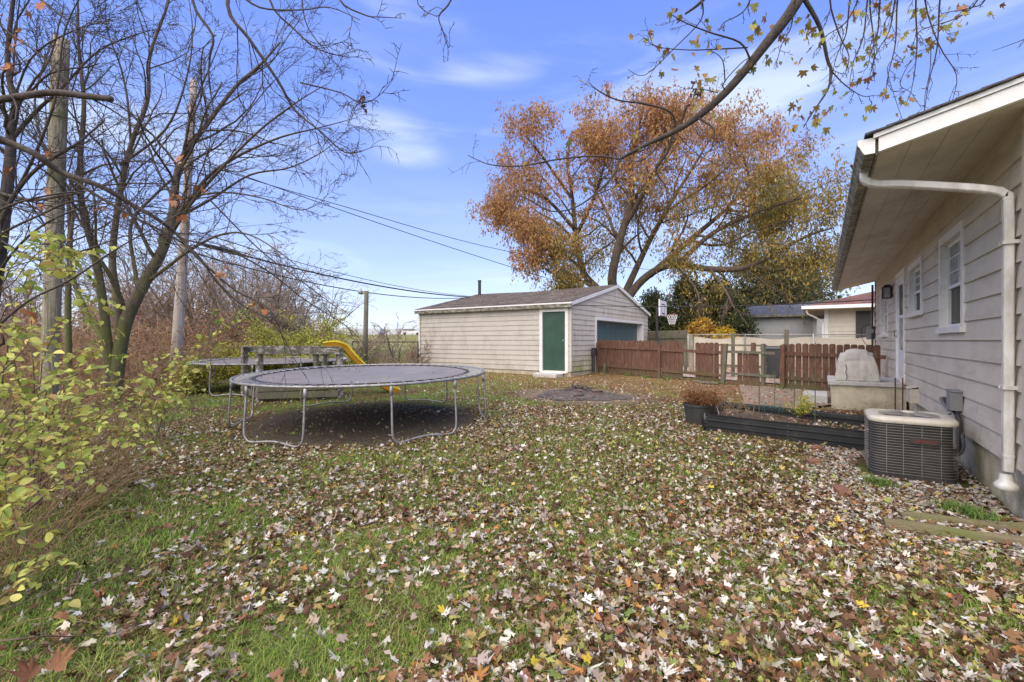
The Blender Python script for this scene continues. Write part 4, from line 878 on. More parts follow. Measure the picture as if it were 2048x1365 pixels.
# ================================================================ PLAYSET + SLIDE
ps = thing('play_frame', 'weathered wooden play frame with peeling top beam beside the slide', 'play structure', gpd(590, 10.9))
pA, pB, pC, pD = gpd(519, 10.35), gpd(679, 10.75), gpd(651, 11.7), gpd(489, 11.2)
zt = 1.37
def up(p, z): q = np.array(p, float); q[2] = z; return q
for nm, p, w in (('post', pA, .12), ('post', pB, .12), ('post', pC, .11), ('post', pD, .12)):
    MB().beam(p-[0, 0, .1], up(p, zt-.02), w, w).build(nm, M['playwood'], ps, bevel=.01)
mA = pA+(pB-pA)*.80; MB().beam(mA+[.0, .0, -.1], up(mA, zt-.17), .10, .09).build('post', M['playwood'], ps, bevel=.01)
mA2 = pA+(pB-pA)*.70; MB().beam(mA2-[0, 0, .1], up(mA2, zt-.1), .09, .10).build('post', M['playwood'], ps, bevel=.01)
uf = np.array([-.555, .832, 0])
MB().beam(up(pA-uf*.08, zt-.09)-(pB-pA)*.02, up(pB-uf*.08, zt-.10)+(pB-pA)*.02, .045, .15).build('beam', M['playwood'], ps, bevel=.008)
MB().beam(up(pD+uf*.07, zt-.07), up(pC+uf*.07, zt-.08), .045, .14).build('beam', M['playwood'], ps, bevel=.008)
MB().beam(up(pA, zt+.002), up(pD, zt+.002), .14, .035).build('cap_board', M['playwood'], ps, bevel=.008)
MB().beam(up(pA-uf*.04, zt+.006), up(pB-uf*.04, zt-.004), .13, .03).build('cap_board', M['playwood'], ps, bevel=.008)
for (a, b) in ((pA, pB), (pD, pC)):
    for z in (.14, .30): MB().beam(a-uf*.08*(1 if a is pA else -1)+[0, 0, z], b-uf*.08*(1 if a is pA else -1)+[0, 0, z+(.02 if z > .2 else 0)], .04, .145).build('side_board', M['greywood'], ps, bevel=.006)
MB().beam(pA+[0, 0, .14], pD+[0, 0, .14], .04, .15, (0, 0, 1)).build('side_board', M['greywood'], ps, bevel=.006)
MB().beam((pA+pD)/2+[0, 0, .36], (pB+pC)/2+[0, 0, .34], .8, .03).build('deck_board', M['greywood'], ps)
sl = thing('slide', 'bright yellow plastic slide curving down beside the play frame', 'slide', gpd(740, 11.6))
spts = smooth_line([P(652, 694, 11.3), P(676, 692, 11.35), P(694, 706, 11.45), P(715, 728, 11.55), P(742, 755, 11.7), P(768, 776, 11.85), P(790, 784, 12.0)], 5)
mb = MB(); vs = []; T = np.gradient(spts, axis=0)
prof = [(-.24, .13), (-.215, .13), (-.19, .02), (0, 0), (.19, .02), (.215, .13), (.24, .13), (.24, .09), (.225, .09), (.20, -.02), (0, -.035), (-.20, -.02), (-.225, .09), (-.24, .09)]
for p, t in zip(spts, T):
    t = norm(t); sdv = norm(np.cross(t, [0, 0, 1])); u = norm(np.cross(sdv, t))
    for a, b in prof: vs.append(p+sdv*a+u*b)
k_ = len(prof); n = len(spts); fs = [(k_*i+k, k_*i+(k+1) % k_, k_*i+k_+(k+1) % k_, k_*i+k_+k) for i in range(n-1) for k in range(k_)]
mb.add(vs, fs); mb.mi = [(1 if 7 <= (i % k_) <= 12 else 0) for i in range(len(fs))]
mb.build('chute', [M['yellow'], M['ochre']], sl)
# ================================================================ RAISED BED
NL, NR, BR, BL = (-1.55, 7.86), (.74, 7.66), (.80, 8.95), (-1.50, 9.35)
bed = thing('garden_bed', 'long low raised bed of black corrugated metal with bare soil and stakes', 'raised bed', gp(-.4, 8.4))
def corr(name, A, B, h=.27):
    A = np.array(A); B = np.array(B); t = (B-A)/np.linalg.norm(B-A); n = np.array([-t[1], t[0]]); V = []; prof = []
    for z, o_ in ((0, 0), (.065, 0), (.080, .022), (.086, .022), (.100, 0), (.155, 0), (.170, .022), (.176, .022), (.190, 0), (.248, 0), (.258, .016), (.27, .016)): prof.append((z, o_))
    prof = prof+[(z, o+.004) for z, o in prof[::-1]]
    vs = []
    for p in (A, B):
        g = float(G(*p))
        for z, o in prof: vs.append((p[0]-n[0]*o, p[1]-n[1]*o, g+z*h/.27))
    k = len(prof); mb = MB(); mb.add(vs, [(i, (i+1) % k, k+(i+1) % k, k+i) for i in range(k)]); return mb.build(name, M['blackmetal'], bed)
for a, b in ((NL, NR), (NR, BR), (BR, BL), (BL, NL)): corr('panel', a, b)
for p in (NL, NR, BR, BL): g = gp(*p); tubes('corner_post', [(np.array([g, g+[0, 0, .275]]), .022)], M['blackmetal'], bed)
bts = MB(); m_ = (np.array(NL)+np.array(NR))/2
for t in (.01, .5, .99):
    p = np.array(NL)+(np.array(NR)-np.array(NL))*t
    for z in (.07, .14, .22): q = gp(*p, z); bts.lathe(q+[0, -.018, 0], [(0, -.007), (.007, 0), (0, .007)], 6)
bts.build('bolts', M['galv'], bed)
sv = []; ns = 24
for i in range(ns+1):
    for j in range(ns+1):
        u, v = .01+.98*i/ns, .02+.96*j/ns; p = np.array(NL)*(1-u)*(1-v)+np.array(NR)*u*(1-v)+np.array(BR)*u*v+np.array(BL)*(1-u)*v
        sv.append(gp(*p, .06+.09*float(sst(.95, .35, u))+.05*(float(fbm(p[0], p[1], 3))-.5)))
so_ = npmesh('bed_soil', np.array(sv), np.array([(i*(ns+1)+j, (i+1)*(ns+1)+j, (i+1)*(ns+1)+j+1, i*(ns+1)+j+1) for i in range(ns) for j in range(ns)]), M['soil'], bed, smooth=True)
for (px, yb, yt, d, lab) in ((1518, 838, 740, 8.05, 'thin green garden stake nearest the gourdless left end of the bed'), (1549, 822, 742, 8.5, 'thin green garden stake, second from the left end of the bed'), (1588, 818, 740, 8.5, 'thin green garden stake rising behind the yellow plant'), (1630, 859, 685, 7.3, 'tallest green garden stake, right of the yellow plant')):
    p = P(px, yb, d); q = P(px+1, yt, d); p[2] = float(G(p[0], p[1]))+.05; o = tubes('garden_stake', [(np.array([p, q]), .007)], M['stake']); tag(o, lab.replace('nearest the gourdless left end', 'nearest the left end'), 'stake', 'green stakes in the raised bed')
r1 = np.random.default_rng(3)
c0 = P(1545, 838, 8.0); c0[2] = float(G(c0[0], c0[1]))+.18; hoops = []
for k in range(4):
    a = R_(k*45); dx = np.array([math.cos(a), math.sin(a), 0])*.16; hoops.append((smooth_line([c0+dx*.9, c0+dx+[0, 0, .16], c0+[0, 0, .07]+dx*.2, c0-dx+[0, 0, .17], c0-dx*.9], 4), .004))
tag(tubes('plant_support', hoops, mat('green_wire', (.05, .22, .16), .5)), 'crumpled green wire plant support lying in the bed', 'plant support')
# yellow feathery plant
yp = thing('feathery_plant', 'yellow feathery plant drooping over the edge of the raised bed', 'plant', (0, 0, 0)); yb = P(1598, 850, 7.75); yb[2] = float(G(yb[0], yb[1]))+.2; yp.location = tuple(yb)
out, tips = [], []
for k in range(7): grow(r1, yb, [r1.normal()*.35, r1.normal()*.3, 1], r1.uniform(.22, .42), .004, 0, out, tips, dict(levels=1, n=[5], ang=[45], ratio=[.5], up=[-.2, -.3], seg=.08, wander=.2, rmin=.002))
tubes('stems', out, M['stake'], yp)
def foliage(name, parent, pts, n, spread, size, asp, pal, r, droop=-.2, m='crownleaf', flat=.0):
    pts = np.asarray(pts); k = r.integers(0, len(pts), n); C = pts[k]+r.normal(size=(n, 3))*spread
    A = r.normal(size=(n, 3)); A[:, 2] += droop; N_ = r.normal(size=(n, 3)); N_[:, 2] += flat; L = size*r.uniform(.6, 1.3, n)
    V, Fq, T = quads(C, A, N_, L, L*asp, pick(r, n, pal)); return npmesh(name, V, Fq, M[m], parent, tint=T)
YG = [(3, (.50, .52, .08)), (2, (.62, .52, .05)), (1, (.30, .38, .08))]
foliage('foliage', yp, [p for l in out for p in l[0]], 900, .035, .035, .35, YG, r1)
pk = lump('gourd', M['pumpkin'], P(1612, 848, 7.62), 1, lambda x, y, z: tuple(np.array([x, y, z*.8])/max(1e-6, math.sqrt(x*x+y*y+z*z))*.065*(1+.05*math.cos(8*math.atan2(y, x)))), 6); tag(pk, 'small shrivelled orange gourd beside the yellow plant', 'gourd')
# pot
pc = PG(1398, 848); pot = thing('planter_pot', 'dark plastic tub planter with a bushy dried brown plant', 'planter', pc)
MB().lathe(pc, [(0, .0), (.19, .0), (.20, .02), (.245, .30), (.262, .31), (.265, .345), (.25, .35), (.245, .32), (.235, .30), (0, .31)], 32).build('tub', M['potplastic'], pot, smooth=False)
MB().tube(smooth_line([pc+[.26, .02, .33], pc+[.31, .0, .22], pc+[.30, -.02, .1]], 4), .008, 6).build('handle', M['galv'], pot)
MB().lathe(pc, [(.24, .29), (.15, .315), (0, .33)], 20).build('potting_soil', M['soil'], pot)
out, tips = [], []
for k in range(110): a = r1.uniform(0, 6.28); s_ = r1.uniform(0, .15); grow(r1, pc+[math.cos(a)*s_, math.sin(a)*s_, .31], [math.cos(a)*.7+.1, math.sin(a)*.7, .9], r1.uniform(.18, .32), .004, 0, out, tips, dict(levels=1, n=[4], ang=[35], ratio=[.45], up=[0, -.1], seg=.07, wander=.2, rmin=.0018))
tubes('stems', out, M['brush'], pot)
DRY = [(3, (.26, .12, .055)), (2, (.38, .2, .09)), (1, (.15, .07, .035))]
foliage('dried_foliage', pot, [p for l in out for p in l[0][1:]], 6500, .025, .032, .4, DRY, r1)
# dry weeds at the bed's left end and below the edge
wd = thing('dry_weed', 'pale dry straggly weed in the left corner of the raised bed', 'weed', gp(-1.25, 9.0)); out, tips = [], []
for k in range(26): p = gp(-1.25+r1.normal()*.16, 8.75+r1.normal()*.25, .15); grow(r1, p, [r1.normal()*.5, r1.normal()*.5, 1], r1.uniform(.15, .38), .003, 0, out, tips, dict(levels=1, n=[4], ang=[40], ratio=[.5], up=[0, 0], seg=.08, wander=.25, rmin=.0015))
tubes('stems', out, mat('straw', (.45, .33, .18), .9), wd); foliage('seed_heads', wd, tips, 300, .02, .02, .4, [(1, (.5, .36, .2))], r1)
# bricks, timbers
b1 = PG(1682, 990); t_ = norm(PG(1699, 1006)-PG(1666, 974)); o = MB().beam(b1-t_*.13+[0, 0, .035], b1+t_*.13+[0, 0, .045], .105, .065).build('brick', M['brick'], bevel=.008); tag(o, 'whole reddish brick lying among the leaves near the air conditioner', 'brick', 'loose bricks')
for (px, py, w, lab) in ((1632, 903, .10, 'broken brick piece touching the black garden bed'), (1626, 930, .11, 'half buried brick piece a little in front of the garden bed')):
    b1 = PG(px, py); o = MB().beam(b1+[-.05, -.02, .03], b1+[.06, .03, .05], w, .06).build('brick', M['brick'], bevel=.01); tag(o, lab, 'brick', 'loose bricks')
for (a, b, w, lab) in (((1800, 1040), (2110, 1072), .085, 'mossy landscape timber edging the gravel, the one nearer the air conditioner'), ((1768, 1056), (2130, 1108), .10, 'mossy landscape timber edging the gravel, the one nearer the leaves')):
    p, q = PG(*a), PG(*b); n_ = 12; L_ = [p+(q-p)*t+[0, 0, .02+.006*math.sin(9*t)] for t in np.linspace(0, 1, n_)]; o = MB().tube(L_, w*.62, 8).build('landscape_timber', M['timber'], smooth=False); tag(o, lab, 'timber', 'timbers edging the gravel')
# fire pit
fv = []; nr, na = 14, 40
for i in range(nr+1):
    for k in range(na):
        a = 2*math.pi*k/na; r = .95*i/nr*(1+.12*math.sin(3*a+1)+.06*math.sin(7*a)); x, y = FPX+r*math.cos(a)*1.15, FPY+r*math.sin(a)
        fv.append(gp(x, y, .015+.13*math.exp(-(r/.45)**2)*(.7+.6*float(fbm(x, y, 4)))+.05*float(fbm(x, y, 7))*(1-i/nr)))
fpo = npmesh('ash_pile', np.array(fv), np.array([(i*na+k, i*na+(k+1) % na, (i+1)*na+(k+1) % na, (i+1)*na+k) for i in range(nr) for k in range(na)]), M['charcoal']); tag(fpo, 'low heap of grey ash and charred wood on a burnt patch', 'ash heap')
L = []
for k in range(46): a = r1.uniform(0, 6.28); r = abs(r1.normal())*.32; p = np.array([FPX+r*math.cos(a)*1.2, FPY+r*math.sin(a), 0]); p[2] = float(G(p[0], p[1]))+.06+.16*math.exp(-(r/.4)**2); dd = norm(np.array([r1.normal(), r1.normal(), r1.normal()*.3]))*r1.uniform(.05, .2); L.append((np.array([p-dd, p+dd]), r1.uniform(.005, .018)))
tag(tubes('charred_sticks', L, M['charcoal'], fpo), kind='stuff')

# ================================================================ POLES AND CABLES
def pole(name, b, t, r0, r1_, m, label, cat='pole', n=18):
    mb = MB(); k = 14; pts = [b+(t-b)*i/k for i in range(k+1)]; mb.tube([b-[0, 0, .3]]+pts, [r0]+list(np.linspace(r0, r1_, k+1)), n)
    o = mb.build(name, M[m], None, smooth=True, base=(b[0], b[1], b[2])); return tag(o, label, cat)
def PB(px, d): p = P(px, CY, d); p[2] = float(G(p[0], p[1])); return p
b0 = PB(96, 8.2); t0 = P(122, 78, 8.2); p1 = pole('utility_pole', b0, t0, .125, .122, 'polewood', 'thick cut-off mossy wooden pole rising among the branches', 'pole')
b2 = PB(349, 12.6); t2 = P(388, 160, 12.6); pole('utility_pole', b2, t2, .145, .08, 'polepale', 'slimmer pale leaning pole with a broken top behind the mossy tree', 'pole')
b3 = PB(729, 15.5); t3 = P(733, 582, 15.5); yl = thing('yard_pole', 'short grey pole with a small lamp on top beyond the trampolines', 'pole', b3)
MB().tube([b3-[0, 0, .2], t3], [.085, .07], 10).build('pole', M['greywood'], yl, smooth=True)
lm = MB(); lm.tube([t3+[0, 0, -.06], t3-SX*.17+[0, 0, -.10]], .025, 6); lm.lathe(t3-SX*.20, [(0, .10), (.025, .09), (.03, .04), (.07, .0), (.075, -.08), (.03, -.11), (0, -.11)], 12); lm.build('lamp_head', M['galv'], yl, smooth=True)
def cable(pts, r, lab, sag=0):
    a = np.array(pts[0]); b = np.array(pts[-1])
    if len(pts) == 2: L = [a+(b-a)*t-np.array([0, 0, sag*4*t*(1-t)]) for t in np.linspace(0, 1, 25)]
    else: L = smooth_line(pts, 8)
    return tag(tubes('overhead_cable', [(np.array(L), r)], M['cable']), lab, 'cable', 'overhead cables')
pt = lambda y: b2+(t2-b2)*((CAMZ+(CY-y)/F*12.6-b2[2])/(t2[2]-b2[2]))
gE = np.array([GX0+.1, GR-.9, 3.62])
c1 = cable([pt(478), gE], .025, 'thick black cable from the pale pole to the garage roof', .28)
a = pt(478); u = gE-a; s0 = [a+u*t-np.array([0, 0, .28*4*t*(1-t)]) for t in (.03, .06, .10, .135)]
tubes('cable_splice', [(np.array(s0), np.array([.03, .065, .065, .03]))], M['cable'], c1)
cable([pt(500), np.array([GX0+.1, GR-1.3, 3.55])], .017, 'lower thin cable from the pale pole to the garage roof', .42)
cable([pt(455), np.array([GX0+.1, GR-.3, 3.68])], .010, 'fine wire just above the thick black cable', .34)
cable([pt(312), P(1245, 600, 25)], .012, 'lower of the two high wires crossing the open sky', .18)
cable([pt(318), P(640, 399, 15.6), P(1062, 511, 22), P(1440, 545, 27), P(1800, 522, 28)], .012, 'upper of the two high wires crossing the sky behind the orange tree')
cable([np.array([GX1+.06, GY0-.06, 2.72]), np.array([WX-.05, HY1+.02, 2.75])], .014, 'thin cable strung low between the garage gable and the house corner', .12)

# ================================================================ TREES
class Tree:
    def __init__(s, name, label, cat, base, seed): s.o = thing(name, label, cat, base); s.r = np.random.default_rng(seed); s.big = []; s.small = []; s.tips = []; s.base = np.array(base, float)
    def limb(s, ctrl, r0, r1_, cfg, lev=0, t0=.25, n=None, seg=5, jit=.0):
        L = smooth_line(ctrl, seg, jit, s.r); rr = np.linspace(r0, r1_, len(L)); s.big.append((L, rr)); o = []
        if cfg is not None: branch(s.r, L, rr, lev, o, s.tips, cfg, None, t0, n)
        for l in o: (s.big if l[1].max() > cfg.get('split', .02) else s.small).append(l)
        return L
    def done(s, m_big, m_small, nb='trunk', ns='crown'):
        if s.big: tubes(nb, s.big, M[m_big], s.o)
        if s.small: tubes(ns, s.small, M[m_small], s.o)

# --- honey locust behind the garage
DL = 27.5
lo = Tree('locust_tree', 'huge spreading tree with thin orange and gold foliage behind the garage', 'tree', gpd(1232, DL), 11)
def L_(pts, d=DL): return [P(x, y, d+dd) for x, y, dd in pts]
cfg = dict(levels=3, n=[11, 6, 5, 3], ang=[48, 44, 42, 40], ratio=[.42, .52, .55, .5], up=[-.05, -.15, -.5, -.9], seg=.7, wander=.16, rr=.42, rmin=.011, taper=.4, split=.03)
bs = lo.base
lo.limb([bs-[0, 0, .2], P(1235, 640, DL), P(1238, 605, DL)], .52, .42, None)
lo.limb(L_([(1232, 612, 0), (1195, 578, .3), (1165, 540, .8), (1152, 470, 1.2), (1145, 400, 1.5), (1135, 320, 1.8), (1145, 262, 2)]), .26, .05, cfg)
lo.limb(L_([(1152, 470, 1), (1180, 415, .2), (1200, 360, -.8), (1215, 300, -1.5), (1222, 240, -2)]), .13, .03, cfg)
lo.limb(L_([(1238, 608, 0), (1224, 560, -.8), (1240, 480, -1.5), (1262, 400, -2), (1262, 330, -2.5), (1272, 275, -2.5), (1285, 225, -2.5)]), .30, .05, cfg)
lo.limb(L_([(1248, 455, -1.5), (1290, 380, -2.8), (1330, 300, -3.6), (1345, 240, -4)]), .16, .03, cfg)
lo.limb(L_([(1240, 610, 0), (1262, 560, .8), (1300, 480, 2), (1345, 400, 3), (1395, 320, 3.5), (1430, 260, 4)]), .24, .04, cfg)
lo.limb(L_([(1245, 612, 0), (1285, 560, 0), (1340, 530, -1), (1420, 538, -2), (1490, 535, -2.5), (1560, 500, -3), (1620, 470, -3.2), (1668, 455, -3.4)]), .26, .03, cfg, n=7)
lo.limb(L_([(1300, 550, 0), (1380, 480, 1), (1450, 420, 1.5), (1510, 360, 2), (1570, 310, 2)]), .2, .03, cfg, n=9)
lo.limb(L_([(1350, 535, -1), (1420, 470, -2), (1500, 430, -3), (1570, 405, -3.5), (1630, 390, -4)]), .15, .03, cfg, n=9)
lo.limb(L_([(1225, 600, -.5), (1170, 565, -1), (1120, 555, -1.8), (1070, 520, -2.5)]), .15, .02, cfg)
lo.limb(L_([(1150, 460, 1), (1095, 400, .2), (1040, 380, -.8), (1005, 400, -1.2)]), .12, .02, cfg)
lo.limb(L_([(1145, 400, 1), (1090, 320, .5), (1055, 275, 0), (1060, 258, 0)]), .10, .02, cfg)
lo.limb(L_([(1158, 500, 1), (1120, 450, 2), (1065, 415, 2.5), (1030, 350, 3)]), .10, .02, cfg)
for pts in ([(1300, 480, 2), (1340, 420, 0), (1400, 380, -2), (1460, 330, -3), (1490, 300, -3)], [(1262, 400, -2), (1310, 350, 1), (1360, 280, 2), (1390, 230, 2)], [(1420, 538, -2), (1450, 580, -4), (1470, 620, -5)], [(1380, 480, 1), (1440, 490, -2), (1540, 450, -3), (1600, 440, -3)], [(1350, 530, -1), (1390, 575, -3), (1400, 610, -4)], [(1450, 420, 1.5), (1520, 420, 0), (1590, 370, -1)], [(1500, 530, -2.5), (1560, 540, -3), (1620, 520, -3.5), (1650, 510, -3.6)], [(1165, 540, .8), (1120, 500, -1), (1080, 470, -2), (1040, 455, -2.5)], [(1500, 360, 2), (1480, 300, 1), (1440, 250, 0)]): lo.limb(L_(pts), .09, .02, cfg, n=8, t0=.1)
lo.done('locustbark', 'locustbark')
tp3 = np.array(lo.tips); r = lo.r
def locust_leaves(parent, tips, n, r, spread=.28):
    K = 14; k = r.integers(0, len(tips), n//K); base = tips[k]+r.normal(size=(n//K, 3))*spread; C = np.repeat(base, K, 0)+r.normal(size=((n//K)*K, 3))*np.array([.13, .13, .22])
    nn = len(C); A = r.normal(size=(nn, 3))*.6; A[:, 2] -= 1.0; N_ = r.normal(size=(nn, 3)); L = r.uniform(.11, .28, nn)
    s = C@SX; z = C[:, 2]; w = np.clip(.5+.10*(z-9.0)-.05*(s-8.5)+r.normal(size=nn)*.16+(fbm(s, z, .35)-.5)*1.1, 0, 1)[:, None]
    ora = pick(r, nn, [(4, (.44, .23, .095)), (2, (.50, .31, .13)), (1, (.32, .15, .07))]); gol = pick(r, nn, [(4, (.40, .28, .075)), (3, (.28, .25, .065)), (2, (.46, .33, .10)), (1, (.18, .18, .06))])
    T = np.where(w > .5, ora, gol); V, Fq, T = quads(C, A, N_, L, L*.30, T); return npmesh('foliage', V, Fq, M['crownleaf'], parent, tint=T)
tp3 = np.concatenate([tp3]+[l[0][2:] for l in lo.small]); zt_ = tp3[:, 2]; pxk = CX+F*(tp3@SX)/(tp3@DX); pyk = CY-F*(zt_-CAMZ)/(tp3@DX); gapn = fbm(pxk, pyk, .022, 3); prob = np.where((pyk > 535) & (pxk > 1330), .22, 1.0)*np.clip((gapn-.34)*5, .22, 1)*np.clip((pxk-935)/70, .05, 1)*np.clip((pyk-150)/50, .08, 1); keep = tp3[(zt_ > 3.2) & (zt_ < 17) & (r.random(len(tp3)) < prob)]; locust_leaves(lo.o, keep, 100000, r, .40)

# --- evergreens and trees behind the driveway
def bushy(name, label, cat, base, H, W, n, pal, seed, shape='cone', lsize=.16, asp=.5, m='crownleaf', droop=.2, dens=1.0, trunk=True, zb0=.05, asym=.25):
    r = np.random.default_rng(seed); base = np.array(base, float); o = thing(name, label, cat, base)
    nc = int(90*dens); out = []; cl = []
    if trunk: out.append((np.array([base-[0, 0, .2], base+[r.normal()*.1, 0, H*.5], base+[0, 0, H*.93]]), np.array([W*.045+.02, W*.03+.015, .01])))
    for i in range(nc):
        t = zb0+(1-zb0)*r.uniform(0, 1)**.9
        if shape == 'cone': rad = W/2*(1-t)**.65*(.75+.5*r.random())
        elif shape == 'spruce': rad = W/2*(1-t)**.9*(.55+.7*r.random())
        else: rad = W/2*math.sqrt(max(.05, 1-(2*t-1.0)**2))*(.65+.5*r.random())
        a = r.uniform(0, 6.283); rad *= 1+asym*math.sin(a*2+seed)*.5; e = base+[math.cos(a)*rad, math.sin(a)*rad, H*t]
        s_ = base+[0, 0, max(.1, H*(t-.12))]; out.append((np.array([s_, (s_+e)/2+[0, 0, .03*H], e]), np.array([.03, .02, .008])*min(1, W/2)))
        for f in (.55, .8, 1.0, 1.05): cl.append(s_+(e-s_)*f)
    tubes('trunk', out, M['locustbark'], o, base=None)
    cl = np.array(cl); k = r.integers(0, len(cl), n); sp = .10*W*.6+.03; C = cl[k]+r.normal(size=(n, 3))*sp*np.array([1, 1, .8])
    A = r.normal(size=(n, 3)); A[:, 2] += droop; N_ = r.normal(size=(n, 3)); L = lsize*r.uniform(.5, 1.3, n); V, Fq, T = quads(C, A, N_, L, L*asp, pick(r, n, pal)); npmesh('foliage', V, Fq, M[m], o, tint=T); return o
EV = [(4, (.06, .085, .035)), (3, (.095, .115, .045)), (1, (.20, .17, .06)), (1, (.03, .045, .02))]
EVG = [(5, (.075, .10, .035)), (3, (.125, .13, .045)), (1.2, (.28, .22, .06)), (.5, (.40, .25, .07))]
bushy('evergreen_tree', 'rounded olive evergreen right behind the basketball hoop', 'tree', gpd(1375, 27), 4.6, 4.2, 17000, EVG, 21)
bushy('evergreen_tree', 'tallest dark arborvitae in the clump beside the orange shrub', 'tree', gpd(1430, 25.5), 4.3, 3.6, 18000, EVG, 22)
bushy('evergreen_tree', 'dark evergreen closest to the grey outbuilding', 'tree', gpd(1465, 24.5), 3.3, 2.8, 12000, EV, 23)
bushy('evergreen_tree', 'dark green evergreen at the garage corner', 'tree', gpd(1305, 27), 3.9, 3.4, 12000, EV, 24)
bushy('orange_shrub', 'glowing yellow orange shrub between the evergreens', 'shrub', gpd(1405, 23.2), 2.2, 1.4, 4500, [(3, (.50, .27, .045)), (2, (.55, .38, .07)), (2, (.30, .17, .04))], 25, 'round')
bushy('orange_shrub', 'low yellow shrub peeking over the tarp beside the dark evergreen', 'shrub', gpd(1450, 22.3), 1.7, 1.1, 2500, [(3, (.55, .42, .05)), (1, (.62, .33, .035))], 26, 'round')
bushy('broadleaf_tree', 'dense olive green tree rising behind the grey outbuilding', 'tree', gpd(1535, 40), 8.2, 8.0, 16000, [(4, (.085, .10, .04)), (3, (.15, .14, .05)), (1, (.28, .19, .06))], 27, 'round', lsize=.30, dens=1.6, zb0=.15)
bushy('spruce_tree', 'dark bluish spruce with drooping tips near the neighbour roof', 'tree', gpd(1612, 44), 8.5, 6.5, 13000, [(4, (.055, .075, .05)), (2, (.08, .10, .065))], 28, 'spruce', lsize=.30, asp=.3, droop=-.3, dens=1.4)
bushy('broadleaf_tree', 'olive tree low behind the orange shrub', 'tree', gpd(1480, 42), 5.5, 6.0, 9000, EVG, 29, 'round', lsize=.3)

# --- overhanging maple; trunk stands behind and beside the camera
mp = Tree('maple_tree', 'maple whose long dark limbs hang into the top of the view with scattered yellow leaves', 'tree', gp(-1.6, -3.2), 31)
cfm = dict(levels=2, n=[6, 4, 3], ang=[45, 48, 45], ratio=[.40, .5, .5], up=[-.15, -.3, -.4], seg=.16, wander=.20, rr=.38, rmin=.0035, taper=.5, split=.012)
mb_ = mp.base; fork = mb_+[.1, .3, 2.6]
mp.limb([mb_-[0, 0, .2], mb_+[0, .05, 1.2], fork], .34, .27, None)
top = P(1640, -90, 5.0)
mp.limb([fork, fork+[.6, 1.6, 2.4], fork+[1.2, 4.6, 3.7], top+[.0, -.8, .35], top], .17, .075, None)
D5 = 5.0
main = mp.limb([top, P(1590, 10, D5), P(1530, 90, D5+.1), P(1460, 175, D5+.2), P(1400, 230, D5+.3), P(1345, 265, D5+.4), P(1290, 290, D5+.5), P(1240, 318, D5+.6)], .066, .017, None, seg=6)
cfs = dict(cfm, levels=2, n=[6, 4, 2], ratio=[.30, .4, .4])
def ml(pts, r0, r1_, c=cfs, n=None, t0=.25, off=0):
    return mp.limb([P(x, y, D5+dd+off) for x, y, dd in pts], r0, r1_, c, lev=0, n=n, t0=t0, seg=4)
ml([(1240, 318, .6), (1190, 312, .7), (1120, 318, .8), (1040, 332, .9), (985, 330, .95), (955, 320, 1.0), (935, 310, 1.0)], .014, .004, n=4)
ml([(1238, 320, .6), (1230, 345, .6), (1200, 380, .5), (1150, 415, .4), (1100, 422, .35), (1060, 400, .3), (1035, 390, .25)], .015, .004, n=4)
ml([(1345, 268, .4), (1335, 305, .5), (1312, 340, .6), (1330, 370, .6), (1335, 400, .6)], .017, .005, n=2)
ml([(1395, 235, .3), (1425, 255, .2), (1428, 275, .2), (1422, 300, .2)], .014, .004, n=2)
ml([(1352, 262, .4), (1342, 225, .3), (1290, 208, .2), (1235, 200, 0), (1195, 180, -.1), (1178, 165, -.1)], .014, .004, n=5)
ml([(1360, 255, .4), (1372, 215, .3), (1380, 210, .3)], .016, .012, n=0 or 1)
ml([(1330, 272, .5), (1290, 318, .6), (1250, 322, .7), (1200, 330, .8)], .009, .003, n=3)
ml([(1352, 265, .45), (1390, 305, .6), (1440, 332, .7)], .006, .003, n=1)
ml([(1450, 180, .2), (1448, 165, .1), (1490, 120, 0), (1530, 105, -.1)], .008, .003, n=2)
ml([(1500, 118, .1), (1480, 85, 0), (1420, 65, -.1), (1370, 45, -.2), (1345, 30, -.2)], .012, .004, n=4)
ml([(1495, 95, .1), (1440, 98, 0), (1380, 100, -.1), (1320, 95, -.2), (1295, 85, -.2)], .009, .003, n=4)
ml([(1450, 165, .2), (1445, 120, 0), (1420, 100, -.1)], .007, .004, n=2)
ml([(1435, 185, .2), (1400, 178, .1), (1368, 178, 0)], .007, .003, n=2)
ml([(1450, -60, -.4), (1406, 0, -.3), (1370, 28, -.2)], .022, .010, n=1)
ml([(1404, 0, -.3), (1402, 40, -.2), (1350, 95, -.1), (1290, 150, 0), (1255, 138, 0)], .008, .003, n=3)
ml([(1610, 0, 0), (1640, 55, .1), (1655, 120, .2), (1663, 142, .2), (1655, 180, .2), (1625, 225, .3), (1607, 255, .3)], .026, .004, n=6, t0=.3)
ml([(1663, 142, .2), (1690, 170, .2), (1725, 192, .3), (1750, 190, .3)], .010, .003, n=5)
cfh = dict(cfm, levels=2, n=[10, 4, 2], ratio=[.20, .4, .4], ang=[42, 42, 40], up=[-.3, -.4, -.4])
for (x0, x1, y1, dd) in ((1700, 1665, 150, .2), (1735, 1700, 160, 0), (1740, 1740, 150, .3), (1760, 1735, 135, -.2), (1795, 1770, 190, .1), (1832, 1822, 185, .0), (1880, 1850, 215, .1), (1955, 1835, 80, -.1), (1970, 1880, 35, .2), (1590, 1555, 120, -.2), (1715, 1640, 100, .3), (1500, 1440, 60, -.3), (1790, 1745, 140, .4), (1660, 1690, 150, -.3), (1850, 1905, 200, .5)):
    ml([(x0+15, -70, dd-.2), (x0, 0, dd), ((x0*.6+x1*.4)+6, y1*.45, dd+.1), (x1+8, y1*.75, dd+.1), (x1, y1, dd+.1)], .010, .003, cfh, n=9, t0=.2)
